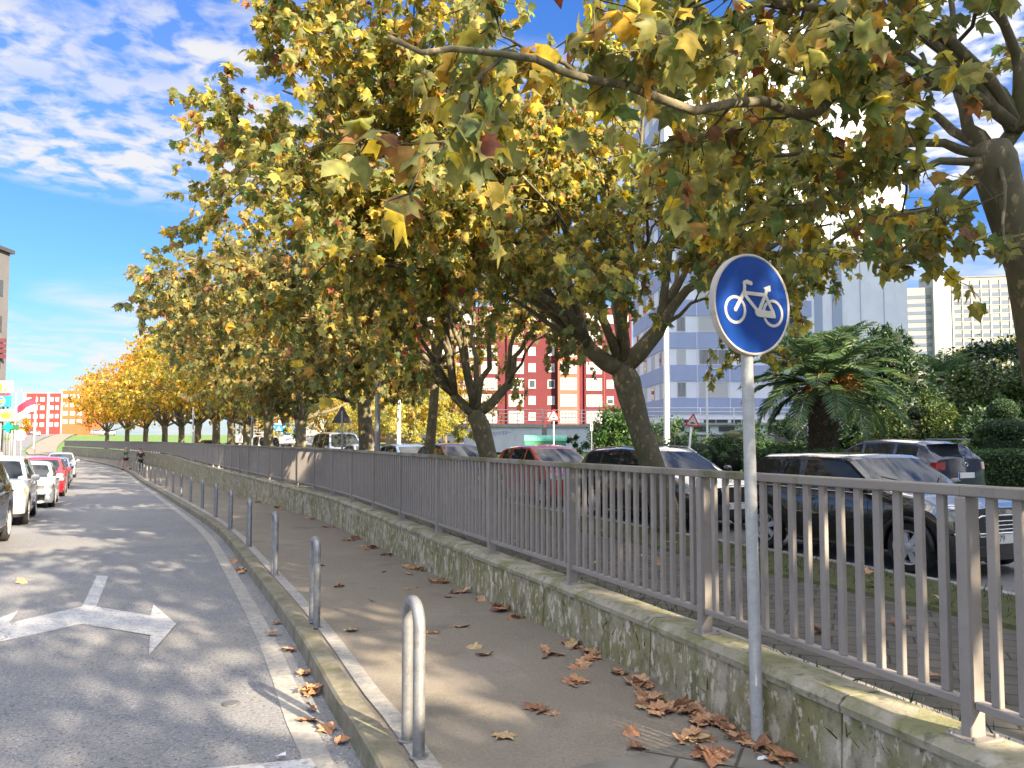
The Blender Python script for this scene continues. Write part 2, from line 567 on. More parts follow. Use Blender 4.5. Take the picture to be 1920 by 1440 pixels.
def tile_mat(name, c1, c2, mortar, w, h, rot=0.0, msize=.012, offs=.5):
    if name in MATS: return MATS[name]
    m, N, L, b = new_mat(name)
    tc = N.new('ShaderNodeTexCoord')
    mp = N.new('ShaderNodeMapping'); mp.inputs['Rotation'].default_value = (0, 0, rot)
    L.new(tc.outputs['Object'], mp.inputs[0])
    br = N.new('ShaderNodeTexBrick')
    br.inputs['Scale'].default_value = 1.0
    br.inputs['Brick Width'].default_value = w; br.inputs['Row Height'].default_value = h
    br.inputs['Mortar Size'].default_value = msize; br.offset = offs
    br.inputs['Color1'].default_value = (*c1, 1); br.inputs['Color2'].default_value = (*c2, 1); br.inputs['Mortar'].default_value = (*mortar, 1)
    L.new(mp.outputs[0], br.inputs['Vector'])
    n = N.new('ShaderNodeTexNoise'); n.inputs['Scale'].default_value = 3.0; n.inputs['Detail'].default_value = 6
    L.new(tc.outputs['Object'], n.inputs['Vector'])
    mr = N.new('ShaderNodeMapRange'); mr.inputs[1].default_value = .3; mr.inputs[2].default_value = .7; mr.inputs[3].default_value = .65; mr.inputs[4].default_value = 1.15
    L.new(n.outputs['Fac'], mr.inputs[0])
    mx = N.new('ShaderNodeMix'); mx.data_type = 'RGBA'; mx.blend_type = 'MULTIPLY'; mx.inputs[0].default_value = 1
    L.new(br.outputs['Color'], mx.inputs[6]); L.new(mr.outputs[0], mx.inputs[7])
    L.new(mx.outputs[2], b.inputs['Base Color'])
    b.inputs['Roughness'].default_value = .9
    bp = N.new('ShaderNodeBump'); bp.inputs['Strength'].default_value = .5; bp.inputs['Distance'].default_value = .006
    inv = N.new('ShaderNodeMath'); inv.operation = 'SUBTRACT'; inv.inputs[0].default_value = 1.0
    L.new(br.outputs['Fac'], inv.inputs[1]); L.new(inv.outputs[0], bp.inputs['Height'])
    L.new(bp.outputs[0], b.inputs['Normal'])
    MATS[name] = m
    return m
M_blocks = tile_mat('block_paving', (.115, .104, .088), (.085, .078, .066), (.03, .027, .022), .40, .22, R(24), .010)
M_slabs = tile_mat('slab_paving', (.20, .185, .155), (.165, .155, .13), (.06, .055, .045), .60, .42, R(-156), .010)
M_tiles = tile_mat('pavement_tiles', (.42, .36, .30), (.36, .30, .25), (.2, .17, .14), .4, .4, R(30), .015, 0)

# the far ground, one sheet to the horizon, rising gently beyond the bend
def ground_sheet():
    mb = MB()
    xs = [-1500, -700, -400, -260, -180, -140, -110, -90, -70, -50, -30, -10, 10, 40, 80, 140, 300, 700, 1500]
    ys = [-300, -100, -40, 0, 40, 80, 110, 140, 170, 200, 240, 300, 400, 700, 1500, 2500]
    def z(x, y):
        t = min(1, max(0, (y - 120) / 150))
        return -0.95 + 5.2 * t * t * (3 - 2 * t)
    mb.add([(x, y, z(x, y)) for y in ys for x in xs], [(j * len(xs) + i, j * len(xs) + i + 1, (j + 1) * len(xs) + i + 1, (j + 1) * len(xs) + i) for j in range(len(ys) - 1) for i in range(len(xs) - 1)])
    return mb.build('ground', M_lawn, kind='structure', smooth=True)
ground_sheet()

road = sweep('road', K, [(-6.35, -.13), (-5.2, -.125), (-4.0, -.12), (-2.2, -.10), (-.6, -.125), (0.0, -.13)], M_asphalt, zroad, 'structure')
sweep('kerb', K, [(0, -.14), (.012, -.01), (.03, .006), (.155, .008), (.165, -.02)], M_kerb, zroad, 'structure')
sweep('bike_lane', K, [(.16, -.012), (.30, -.002), (1.2, .008), (2.75, 0), (3.0, 0)], M_lane, zroad, 'structure')
sweep('lane_edge_line', K[28:], [(.20, .002), (.315, .003)], M_wornpaint, zroad, 'structure')
sweep('road_edge_line', K[26:], [(-.31, -.122), (-.15, -.123)], M_wornpaint, zroad, 'structure')
sweep('left_kerb', K, [(-6.50, .0), (-6.37, .0), (-6.35, -.14)], M_concrete, zroad, 'structure')
sweep('left_pavement', K, [(-30, .02), (-14, .01), (-6.49, -.004)], M_tiles, zroad, 'structure', skip=2)
# alternating blue and white dashes of the parking bays
def dashes():
    a, b = offset(K, -3.54), offset(K, -3.42)
    for col, nm, ph in (((.62, .63, .64), 'white_dashes', 0), ((.10, .30, .55), 'blue_dashes', 1)):
        mb = MB()
        for i in range(84, 150, 2):
            if (i // 2) % 2 != ph: continue
            z0, z1 = zroad(K[i].y) - .115, zroad(K[i + 2].y) - .115
            mb.add([(*a[i].xy, z0), (*b[i].xy, z0), (*b[i + 1].xy, (z0 + z1) / 2), (*b[i + 2].xy, z1), (*a[i + 2].xy, z1), (*a[i + 1].xy, (z0 + z1) / 2)], [(0, 1, 2, 3, 4, 5)])
        mb.build('parking_' + nm, pbr('dash_' + nm, col, .7, var=.3, scale=6), kind='structure')
dashes()

def flat_poly(name, px, mat, dz=-.112, world=False):
    mb = MB()
    for poly in px:
        pts = [Vector((p[0], p[1], zroad(p[1]) + dz)) if world else gpt(p[0], p[1], dz) for p in poly]
        mb.add(pts, [tuple(range(len(pts)))])
    o = mb.build(name, mat, kind='structure')
    bm = bmesh.new(); bm.from_mesh(o.data)
    bmesh.ops.recalc_face_normals(bm, faces=bm.faces)
    for f in bm.faces:
        if f.normal.z < 0: f.normal_flip()
    bm.to_mesh(o.data); bm.free()
    return o
def zz(p): return [(x / 3.0, 1000 + y / 3.0) for x, y in p]
flat_poly('turn_arrow_marking', [zz([(545, 238), (610, 238), (541, 411), (462, 411)]),
    zz([(462, 411), (541, 411), (846, 462), (864, 400), (992, 508), (838, 685), (845, 572), (462, 508)]),
    zz([(462, 411), (462, 508), (-30, 615), (-120, 715), (-250, 560), (100, 438), (52, 503)])], M_paint)
flat_poly('stop_bar_marking', [[(-1.16, 4.52), (-1.10, 4.42), (-1.12, 4.2), (-4.6, 3.30), (-4.7, 3.62)]], M_paint, world=True)
flat_poly('paving_slabs', [[(-.02, 3.90), (1.60, 4.72), (2.45, 2.2), (4.5, -5), (2.4, -5), (.25, 2.2)]], M_slabs, dz=.019, world=True)
flat_poly('lane_dash', [[gpt(1012, 1238).xy[:], gpt(1019, 1238).xy[:], gpt(1033, 1259).xy[:], gpt(1024, 1260).xy[:]]], M_wornpaint, dz=.012, world=True)

# ---- park side
def zpark(y): return 0.0
sweep('grass_verge', W, [(.26, .27), (.5, .24), (.8, .15), (.93, .12)], M_grassground, zpark, 'structure')
sweep('path_edging', W, [(.92, .06), (.925, .145), (.99, .15), (1.0, .06)], M_concrete, zpark, 'structure')
sweep('footpath', W, [(.98, .12), (2.2, .13), (3.32, .125)], M_blocks, zpark, 'structure')
sweep('tree_verge', W, [(3.30, .115), (3.34, .16), (3.9, .18), (4.56, .15)], M_grassground, zpark, 'structure')
sweep('street_kerb', W, [(4.55, .05), (4.56, .165), (4.69, .165), (4.70, .05)], M_concrete, zpark, 'structure')
sweep('street', W, [(4.69, .09), (7.0, .13), (10, .17), (17.6, .22)], M_street, zpark, 'structure')
sweep('far_kerb', W, [(17.55, .1), (17.56, .35), (17.72, .36), (19.2, .38)], M_pave, zpark, 'structure')
sweep('lawn', W, [(19.1, .385), (24, .42), (34, .62), (48, .9), (70, 1.3), (110, 1.5)], M_lawn, zpark, 'structure', skip=3)

# ================================================================== LOW WALL, RAILING
M_wall = layered('wall_concrete', ((.43, .385, .30), (.33, .29, .22), 5.0), [
    ((.20, .185, .07), 2.0, .36, .56, .85, (1.2, 1.2, .8)),
    ((.145, .15, .045), 4.5, .50, .64, .75, (1.4, 1.4, .7)),
    ((.095, .078, .045), 7.0, .53, .64, .6, (1.2, 1.2, .9)),
    ((.55, .48, .37), 13.0, .55, .605, .95, (1.15, 1.15, .6)),
    ((.50, .44, .34), 3.0, .585, .66, .85, (1, 1, .8)),
    ((.05, .045, .03), 22.0, .62, .69, .8, (1.2, 1.2, .8))], rough=.95, bump=.6, bscale=50)
M_coping = layered('wall_coping', ((.38, .34, .26), (.27, .25, .18), 5.0), [
    ((.17, .175, .07), 3.5, .46, .60, .85, None), ((.48, .44, .36), 2.5, .60, .70, .8, None), ((.075, .07, .045), 13.0, .56, .68, .7, None)], rough=.95, bump=.6, bscale=50)
def ztop(y): return 0.42 + 0.0028 * max(0, y - 8)
wall = empty('low_wall', (W[20].x, W[20].y, 0), 0, 'long low mossy concrete wall under the railing beside the bike lane', 'wall')
def low_wall():
    body, cop = MB(), MB()
    back = offset(W, .30)
    front0 = offset(W, .012); front1 = offset(W, -.012)
    inv = Vector((wall.location.x, wall.location.y, 0))
    for i in range(0, len(W) - 3, 3):
        a, b = W[i], W[i + 3]
        t = (b - a).normalized(); nr = Vector((t.y, -t.x, 0))
        a2, b2 = a + t * .007, b - t * .007
        def P(p, d, z): q = p + nr * d - inv; return (q.x, q.y, z)
        za, zb = zroad(a.y) - .1, zroad(b.y) - .1
        ta, tb = ztop(a.y) - .07, ztop(b.y) - .07
        vs = []
        for p, z0, z1 in ((a2, za, ta), (b2, zb, tb)):
            vs += [P(p, -.004, z0), P(p, .012, z1), P(p, .29, z1), P(p, .29, z0)]
        body.add(vs, [(0, 4, 5, 1), (1, 5, 6, 2), (2, 6, 7, 3), (0, 1, 2, 3), (7, 6, 5, 4)])
        vs = []
        for p, z1 in ((a2, ta + .001), (b2, tb + .001)):
            vs += [P(p, -.004, z1), P(p, -.006, z1 + .035), P(p, .035, z1 + .072), P(p, .265, z1 + .072), P(p, .300, z1 + .05), P(p, .300, z1)]
        cop.add(vs, [(k, k + 6, (k + 1) % 6 + 6, (k + 1) % 6) for k in range(6)] + [(5, 4, 3, 2, 1, 0), (6, 7, 8, 9, 10, 11)])
    body.build('wall_face', M_wall, wall)
    cop.build('coping', M_coping, wall)
    jo = MB()
    vs = []
    for i, p in enumerate(W[::3]):
        k = min(i * 3, len(W) - 1)
        for d, z in ((.03, zroad(p.y) - .1), (.03, ztop(p.y) - .02), (.27, ztop(p.y) - .02), (.27, zroad(p.y) - .1)):
            q = offset(W, d)[k] if False else p + Vector(((W[min(k + 1, len(W) - 1)] - W[max(k - 1, 0)]).normalized().y, -(W[min(k + 1, len(W) - 1)] - W[max(k - 1, 0)]).normalized().x, 0)) * d
            vs.append((q.x - inv.x, q.y - inv.y, z))
    n = len(W[::3])
    jo.add(vs, [(i * 4 + k, i * 4 + 4 + k, i * 4 + 5 + k, i * 4 + 1 + k) for i in range(n - 1) for k in range(3)])
    jo.build('joint_filler', pbr('joint_dark', (.05, .045, .035), .95), wall)
low_wall()

M_rail = layered('railing_paint', ((.28, .253, .228), (.24, .216, .196), 5.0), [((.14, .12, .10), 24.0, .60, .72, .4, None)], rough=.5, bump=.06, bscale=200)
M_railtop = layered('railing_top_paint', ((.26, .232, .205), (.22, .198, .175), 3.0), [((.10, .105, .035), 1.1, .46, .60, .9, None), ((.06, .06, .03), 8.0, .58, .70, .6, None)], rough=.6, bump=.2, bscale=120)
fence = empty('railing', (W[20].x, W[20].y, 0), 0, 'taupe painted metal bar railing standing on the low wall', 'railing')
def railing():
    """posts every 1.95 m, flat bars between two rails; the hundred bars nearest the camera are parts of their own"""
    line = [p.copy() for p in offset(catmull([p.xy[:] for p in W[::6]], 0.122), .13)]
    inv = Vector((fence.location.x, fence.location.y, 0))
    # phase so that a post falls at the one seen nearest the sign
    tgt = Vector((1.254, 5.16, 0))
    ip = min(range(len(line)), key=lambda i: (line[i] - tgt).length)
    ph = ip % 16
    top, bot = MB(), MB()
    far, bars, posts = MB(), [], []
    H = 1.09
    for i0 in range(ph, len(line) - 16, 16):
        a, b = line[i0] - inv, line[i0 + 16] - inv
        za, zb = ztop(line[i0].y), ztop(line[i0 + 16].y)
        t = (b - a).normalized(); rz = math.atan2(t.y, t.x)
        ln = (b - a).length
        def rail(mb, z, w, h, ta, tb, bev):
            A, B = a + t * ta, b - t * tb
            A = Vector((A.x, A.y, za + z)); B = Vector((B.x, B.y, zb + z))
            M = Matrix.Translation((A + B) / 2) @ (B - A).to_track_quat('X', 'Z').to_matrix().to_4x4()
            mb.box((0, 0, 0), ((B - A).length, w, h), 0, bev, M)
        rail(top, H - .025, .078, .05, -.002, -.002, .006)
        rail(bot, .148, .052, .036, .034, .034, .004)
        posts.append((a, za, rz))
        for k in range(1, 16):
            p = a.lerp(b, k / 16); z = za + (zb - za) * k / 16
            d = (p + inv).length
            bars.append((d if p.y + inv.y > 0.8 else 999, p, z, rz))
    top.build('top_rail', M_railtop, fence)
    bot.build('bottom_rail', M_rail, fence)
    bars.sort(key=lambda q: q[0])
    for n, (d, p, z, rz) in enumerate(bars):
        mb = MB() if n < 98 else far
        mb.box((p.x, p.y, z + (H - .05 + .166) / 2), (.042, .028, H - .05 - .166), rz, .003 if n < 98 else 0)
        if n < 98: mb.build('bar', M_rail, fence)
    o = far.build('distant_bars', M_rail, fence); o['kind'] = 'stuff'
    pme, pl = None, None
    for (p, z, rz) in posts:
        if pme is None:
            mb = MB()
            mb.box((0, 0, (H - .05) / 2), (.052, .088, H - .05 - .002), 0, .004)
            pme = mb.build('post', M_rail, fence)
            pl = MB().box((0, 0, .005), (.15, .17, .012), 0, .002)
            for sx in (-1, 1):
                for sy in (-1, 1):
                    pl.lathe([(.011, 0), (.011, .012), (.006, .016)], 6, (sx * .055, sy * .065, .011))
            pl = pl.build('foot_plate', M_rail, pme)
            o, q = pme, pl
        else:
            o = pme.copy(); COL.objects.link(o); o.parent = fence
            q = pl.copy(); COL.objects.link(q); q.parent = o
        o.location = (p.x, p.y, z); o.rotation_euler = (0, 0, rz)
        q.location = (0, 0, 0); q.rotation_euler = (0, 0, 0)
railing()

# ================================================================== HOOP BOLLARDS
M_galv = layered('galvanised', ((.30, .305, .31), (.22, .225, .23), 14.0), [((.40, .40, .40), 45.0, .56, .66, .5, None), ((.16, .15, .14), 3.0, .58, .72, .5, None)], rough=.42, bump=.05, bscale=150)
MATS['galvanised'].node_tree.nodes['Principled BSDF'].inputs['Metallic'].default_value = 0.55
def bollards():
    ORD = ['nearest', 'second', 'third', 'fourth', 'fifth', 'sixth', 'seventh', 'eighth', 'ninth', 'tenth', 'eleventh', 'twelfth', 'thirteenth', 'fourteenth', 'fifteenth', 'sixteenth', 'seventeenth', 'eighteenth', 'nineteenth', 'twentieth', 'twenty-first', 'twenty-second', 'twenty-third', 'twenty-fourth']
    base = catmull([(.9, 0), (.22, 2.2), (-.55, 4.36), (-1.85, 7.35), (-3.17, 10.4), (-4.58, 13.5), (-6.05, 16.6), (-9.6, 23.6), (-19.6, 42), (-34.2, 68), (-55.6, 100)], .05)
    i0 = min(range(len(base)), key=lambda i: (base[i] - Vector((-.55, 4.36, 0))).length)
    me = None
    for n in range(24):
        i = i0 + n * 67
        p = base[i]; t = (base[i + 1] - base[i - 1]).normalized()
        if me is None:
            mb = MB()
            r, h, w = .034, .84, .125
            pts = [(-w, 0, -.03), (-w, 0, h - w - r)] + [(-w * math.cos(q), 0, h - r - w + w * math.sin(q)) for q in [math.pi * k / 10 for k in range(1, 10)]] + [(w, 0, h - w - r), (w, 0, -.03)]
            mb.tube(pts, r, 14)
            for s in (-1, 1): mb.lathe([(.052, -.004), (.052, .004), (.036, .008)], 12, (s * w, 0, 0))
            o = mb.build('hoop_bollard', M_galv, None, smooth=50); me = o
        else:
            o = me.copy(); COL.objects.link(o)
        o.location = (p.x, p.y, zroad(p.y) + .004); o.rotation_euler = (0, 0, math.atan2(t.y, t.x))
        lab = 'grey steel hoop bollard, %s from the camera along the kerb' % ORD[n]
        if n == 0: lab = 'large grey steel hoop bollard nearest the camera on the kerb edge'
        tag(o, lab, 'bollard', 'hoop bollards along the kerb')
bollards()

# ================================================================== CYCLE SIGN
M_blue = pbr('sign_blue', (.004, .045, .25), .25, var=.12, scale=3)
M_signwhite = pbr('sign_white', (.52, .50, .45), .35, var=.1, scale=6)
M_signgrey = layered('sign_rim', ((.50, .46, .41), (.42, .39, .35), 6.0), [((.25, .2, .16), 14.0, .62, .72, .6, None)], rough=.45, bump=.05)
def cycle_sign():
    Y = 4.44
    c = at(1412, 571, Y)
    foot = Vector(((1411 - 960) / F * 4.42, 4.42, 0))
    root = empty('cycle_sign', (foot.x, foot.y, zroad(foot.y)), 0, 'round blue cycle route sign with white bicycle on a grey pole', 'sign')
    n = Vector((0.463, -0.886, 0)).normalized()
    rz = math.atan2(n.y, n.x)
    rad = 0.298
    pc = Vector((c.x, c.y, c.z)) - root.location
    # pole stands behind the disc
    pl = MB()
    px, py = 0.0, 0.0
    pl.tube([(0, 0, -.05), (pc.x * .5 - n.x * .03, pc.y * .5 - n.y * .03, pc.z * .5), (pc.x - n.x * .062, pc.y - n.y * .062, pc.z + .12)], .0345, 20)
    pole = pl.build('pole', layered('sign_pole', ((.42, .43, .43), (.34, .35, .35), 20.0), [((.5, .5, .49), 60.0, .55, .65, .5, None), ((.25, .23, .21), 2.5, .60, .72, .6, None)], rough=.4, bump=.05, bscale=200), root, smooth=50)
    # frame of the disc: local x across (viewer's right), y up, z along the normal
    xr = Vector((-n.y, n.x, 0))     # viewer's right when looking at the face
    M = Matrix(((xr.x, 0, n.x, pc.x), (xr.y, 0, n.y, pc.y), (0, 1, 0, pc.z), (0, 0, 0, 1)))
    box = MB().lathe([(rad * .985, -.045), (rad, -.042), (rad, -.004), (rad * .99, 0), (rad * .965, 0.001), (rad * .945, -.004)], 64, M=M)
    disc = box.build('disc', M_signgrey, root, smooth=40)
    face = MB().lathe([(rad * .947, -.0035), (rad * .945, -.0022)], 64, M=M)
    fo = face.build('blue_face', M_blue, disc)
    s = MB()
    R_ = rad * .95
    def W_(x, y, z=0.0): return M @ Vector((x * R_, y * R_, z))
    def ring(cx, cy, ro, ri):
        k = 48; vs, fs = [], []
        for zq in (-.0022, .0006):
            for r in (ro, ri):
                for j in range(k):
                    q = 2 * math.pi * j / k
                    vs.append(W_(cx + r * math.cos(q), cy + r * math.sin(q), zq))
        for j in range(k):
            j2 = (j + 1) % k
            fs += [(2 * k + j, 2 * k + j2, 3 * k + j2, 3 * k + j), (j, j2, 2 * k + j2, 2 * k + j), (3 * k + j, 3 * k + j2, k + j2, k + j)]
        s.add(vs, fs)
    lv = [0]
    def poly(pts):
        lv[0] += 1
        Mz = M @ Matrix.Translation((0, 0, -.0022)); s.prism([(x * R_, y * R_) for x, y in pts], .0030 + .00035 * lv[0], Mz)
    def bar(x0, y0, x1, y1, w):
        d = Vector((x1 - x0, y1 - y0)).normalized() * (w / 2); p = Vector((-d.y, d.x))
        e = [(x0 + p.x - d.x * .3, y0 + p.y - d.y * .3), (x0 - d.x, y0 - d.y), (x0 - p.x - d.x * .3, y0 - p.y - d.y * .3), (x1 - p.x + d.x * .3, y1 - p.y + d.y * .3), (x1 + d.x, y1 + d.y), (x1 + p.x + d.x * .3, y1 + p.y + d.y * .3)]
        poly(e)
    ring(-.486, -.142, .292, .232)
    ring(.560, -.142, .292, .232)
    bar(-.486, -.142, -.235, .245, .085)
    bar(-.235, .245, -.225, .36, .075)
    bar(-.225, .36, -.24, .43, .07)
    bar(-.235, .44, -.15, .47, .07)
    bar(-.17, .455, -.05, .435, .085)
    bar(-.215, .225, .325, .225, .075)
    bar(-.235, .19, .10, -.11, .075)
    bar(.34, .22, .18, -.09, .075)
    bar(.34, .22, .555, -.12, .075)
    bar(.34, .22, .385, .35, .075)
    poly([(.29, .37), (.33, .33), (.45, .30), (.49, .32), (.48, .44), (.44, .43)])
    poly([(.05, -.10), (.09, -.075), (.40, -.105), (.56, -.085), (.585, -.10), (.625, -.22), (.60, -.245), (.16, -.245), (.09, -.225), (.05, -.165)])
    s.build('bicycle_symbol', M_signwhite, disc)
    # clamp and worn sticker
    cl = MB()
    for dz in (-.12, .10):
        q = M @ Vector((0, dz, -.056))
        cl.box(q, (.11, .04, .03), rz + math.pi / 2, .004)
    cl.build('clamp', M_galv, root)
    t = (pc.z - 0) 
    q = at(1405, 850, Y)
    zq = q.z - root.location.z
    fr = zq / pc.z
    cx_, cy_ = (pc.x - n.x * .06) * fr, (pc.y - n.y * .06) * fr
    st = MB()
    vs, fs = [], []
    ang0 = -math.pi / 2 + .1
    NN, MM = 8, 10
    for i in range(MM + 1):
        f = i / MM * 2 - 1
        wdt = math.sqrt(max(0.0, 1 - f * f)) * 1.0
        for j in range(NN + 1):
            g = (j / NN * 2 - 1) * wdt * .85
            a = ang0 + g
            vs.append((cx_ + .0353 * math.cos(a), cy_ + .0353 * math.sin(a), zq + f * .085 + g * .03))
    for i in range(MM):
        for j in range(NN):
            fs.append((i * (NN + 1) + j, i * (NN + 1) + j + 1, (i + 1) * (NN + 1) + j + 1, (i + 1) * (NN + 1) + j))
    st.add(vs, fs)
    st.build('sticker', pbr('sticker', (.62, .57, .5), .5, var=.2, scale=30), pole)
cycle_sign()

# small things lying on the ground
g = gpt(433, 1318, -.118)
mc = MB().lathe([(.06, -.03), (.06, .003), (.054, .005), (.048, .004)], 20).build('valve_cover', pbr('cast_iron', (.19, .19, .2), .6, .4, var=.4, scale=30), smooth=30)
mc.location = g; tag(mc, 'small round metal valve cover set in the road asphalt', 'valve cover')

# ================================================================== TREES AND PLANTS
LEAF = np.array([(0, .36, .07), (0, 0, 0), (.16, -.06, -.03), (.46, .10, -.15), (.33, .30, -.06), (.56, .58, -.22), (.27, .62, -.09), (0, 1.0, -.26),
                 (-.25, .60, -.09), (-.53, .60, -.20), (-.34, .29, -.06), (-.48, .08, -.14), (-.14, -.05, -.03)], float)
LEAF_F = [(0, i, i + 1) for i in range(1, 12)] + [(0, 12, 1)]
SIMPLE = np.array([(0, 0, 0), (.36, .30, -.06), (.20, .60, -.04), (0, 1.0, -.12), (-.20, .60, -.04), (-.36, .30, -.06)], float)
SIMPLE_F = [(0, 1, 2), (0, 2, 3), (0, 3, 4), (0, 4, 5)]
NARROW = np.array([(0, 0, 0), (.17, .45, .03), (0, 1.0, -.08), (-.17, .45, .03)], float)
NARROW_F = [(0, 1, 2), (0, 2, 3)]
PAL = {
 'plane': [((0.152, 0.165, 0.061), 30), ((0.226, 0.220, 0.073), 28), ((0.342, 0.293, 0.073), 18), ((0.537, 0.415, 0.085), 7), ((0.329, 0.207, 0.061), 8), ((0.195, 0.098, 0.049), 3), ((0.171, 0.061, 0.037), 1), ((0.104, 0.152, 0.055), 10)],
 'plane_olive': [((0.138, 0.150, 0.062), 34), ((0.206, 0.200, 0.077), 30), ((0.300, 0.250, 0.075), 16), ((0.475, 0.362, 0.088), 5), ((0.300, 0.188, 0.075), 9), ((0.200, 0.100, 0.056), 4), ((0.175, 0.062, 0.044), 1.2), ((0.100, 0.144, 0.062), 10)],
 'plane_yellow': [((.17, .17, .04), 20), ((.30, .25, .05), 28), ((.42, .33, .06), 28), ((.36, .22, .05), 12), ((.23, .12, .03), 7)],
 'plane_orange': [((.26, .21, .04), 20), ((.40, .27, .045), 32), ((.38, .19, .04), 20), ((.26, .12, .035), 12), ((.42, .33, .06), 16)],
 'shrub': [((.34, .32, .09), 30), ((.24, .25, .06), 25), ((.42, .34, .10), 22), ((.15, .18, .05), 15)],
 'dark': [((0.021, 0.048, 0.021), 35), ((0.033, 0.068, 0.030), 30), ((0.048, 0.090, 0.036), 20), ((0.075, 0.112, 0.045), 8)],
 'mid': [((0.046, 0.085, 0.021), 35), ((0.072, 0.111, 0.026), 30), ((0.111, 0.137, 0.031), 18), ((0.033, 0.065, 0.018), 15)],
 'hedge': [((0.032, 0.072, 0.022), 35), ((0.051, 0.104, 0.032), 35), ((0.080, 0.136, 0.042), 18)],
 'fresh': [((.035, .085, .018), 30), ((.055, .12, .022), 30), ((.022, .055, .014), 22)],
 'palm': [((.10, .18, .085), 40), ((.14, .22, .105), 30), ((.065, .12, .055), 20), ((.20, .23, .09), 8)],
}
def pick_cols(pal, n, pos=None, jit=.25):
    cols = np.array([c for c, w in PAL[pal]]); w = np.array([w for c, w in PAL[pal]], float); w /= w.sum()
    idx = nrg.choice(len(cols), n, p=w)
    out = cols[idx] * (1 + (nrg.random((n, 1)) - .5) * 2 * jit)
    return out
def norm(a): return a / np.maximum(np.linalg.norm(a, axis=1, keepdims=True), 1e-9)
class Foliage:
    def __init__(self): self.p, self.d, self.n, self.s, self.c = [], [], [], [], []
    def add(self, p, d, n, s, c):
        self.p.append(p); self.d.append(d); self.n.append(n); self.s.append(s); self.c.append(c)
    def build(self, name, mat, parent, tmpl=LEAF, faces=LEAF_F, extra=None):
        p = np.concatenate(self.p); d = norm(np.concatenate(self.d)); n = np.concatenate(self.n)
        s = np.concatenate(self.s)[:, None]; c = np.concatenate(self.c)
        side = norm(np.cross(d, n)); n = np.cross(side, d)
        k = len(tmpl); N = len(p)
        curl = 0.2 + 2.0 * nrg.random((N, 1)) ** 1.3; bend = nrg.normal(0, .22, (N, 1)); wide = .72 + .38 * nrg.random((N, 1))
        v = np.empty((N, k, 3))
        for i, (x, y, z) in enumerate(tmpl):
            v[:, i] = p + s * (side * x * wide + d * y + n * (z * curl + bend * (x * abs(x) * 1.6 + x * y)))
        v = v.reshape(-1, 3)
        fa = np.array(faces, dtype=np.int64)
        f = (fa[None] + (np.arange(N) * k)[:, None, None]).reshape(-1, 3)
        me = bpy.data.meshes.new(name)
        me.vertices.add(len(v)); me.vertices.foreach_set('co', v.astype(np.float32).ravel())
        me.loops.add(f.size); me.loops.foreach_set('vertex_index', f.astype(np.int32).ravel())
        me.polygons.add(len(f))
        me.polygons.foreach_set('loop_start', (np.arange(len(f)) * 3).astype(np.int32))
        at_ = me.color_attributes.new('leafcol', 'FLOAT_COLOR', 'POINT')
        rgba = np.ones((N, k, 4)); rgba[:, :, :3] = c[:, None, :]
        # leaf edges a touch browner or paler than the middle
        edge = (nrg.random((N, 1)) - .35) * .35
        rgba[:, 1:, 0] *= 1 + edge * .8; rgba[:, 1:, 1] *= 1 + edge * .2
        at_.data.foreach_set('color', rgba.astype(np.float32).ravel())
        me.materials.append(mat)
        me.update(); me.validate()
        o = bpy.data.objects.new(name, me); COL.objects.link(o); o.parent = parent
        return o

M_bark = layered('plane_bark', ((.15, .128, .08), (.10, .09, .055), 5.0), [
    ((.36, .285, .17), 8.0, .59, .63, .9, (1, 1, .55)), ((.21, .165, .10), 9.0, .56, .61, .8, (1, 1, .6)), ((.09, .105, .035), 2.5, .52, .66, .55, None)], rough=.9, bump=.6, bscale=30)
M_twig = pbr('twig_bark', (.095, .075, .045), .9, var=.5, scale=6)
M_leaf = leaf_mat('plane_leaf', .55, gain=1.5)
M_leafdark = leaf_mat('dark_leaf', .22, .4)
M_leafpalm = leaf_mat('palm_leaf', .25, .45)

def wander(a, b, n, amp, sag=0.0, bow=0.0):
    """a branch from a to b that wanders, bows up in the middle or sags at the end"""
    a, b = np.array(a, float), np.array(b, float)
    L_ = np.linalg.norm(b - a)
    off = np.zeros(3); pts = []
    for i in range(n + 1):
        t = i / n
        if 0 < i: off = off * .8 + nrg.normal(0, amp * L_ / n, 3)
        p = a + (b - a) * t + off * (1 - .0 * t) + np.array([0, 0, bow * L_ * math.sin(math.pi * t) - sag * L_ * t * t])
        pts.append(p)
    return np.array(pts)

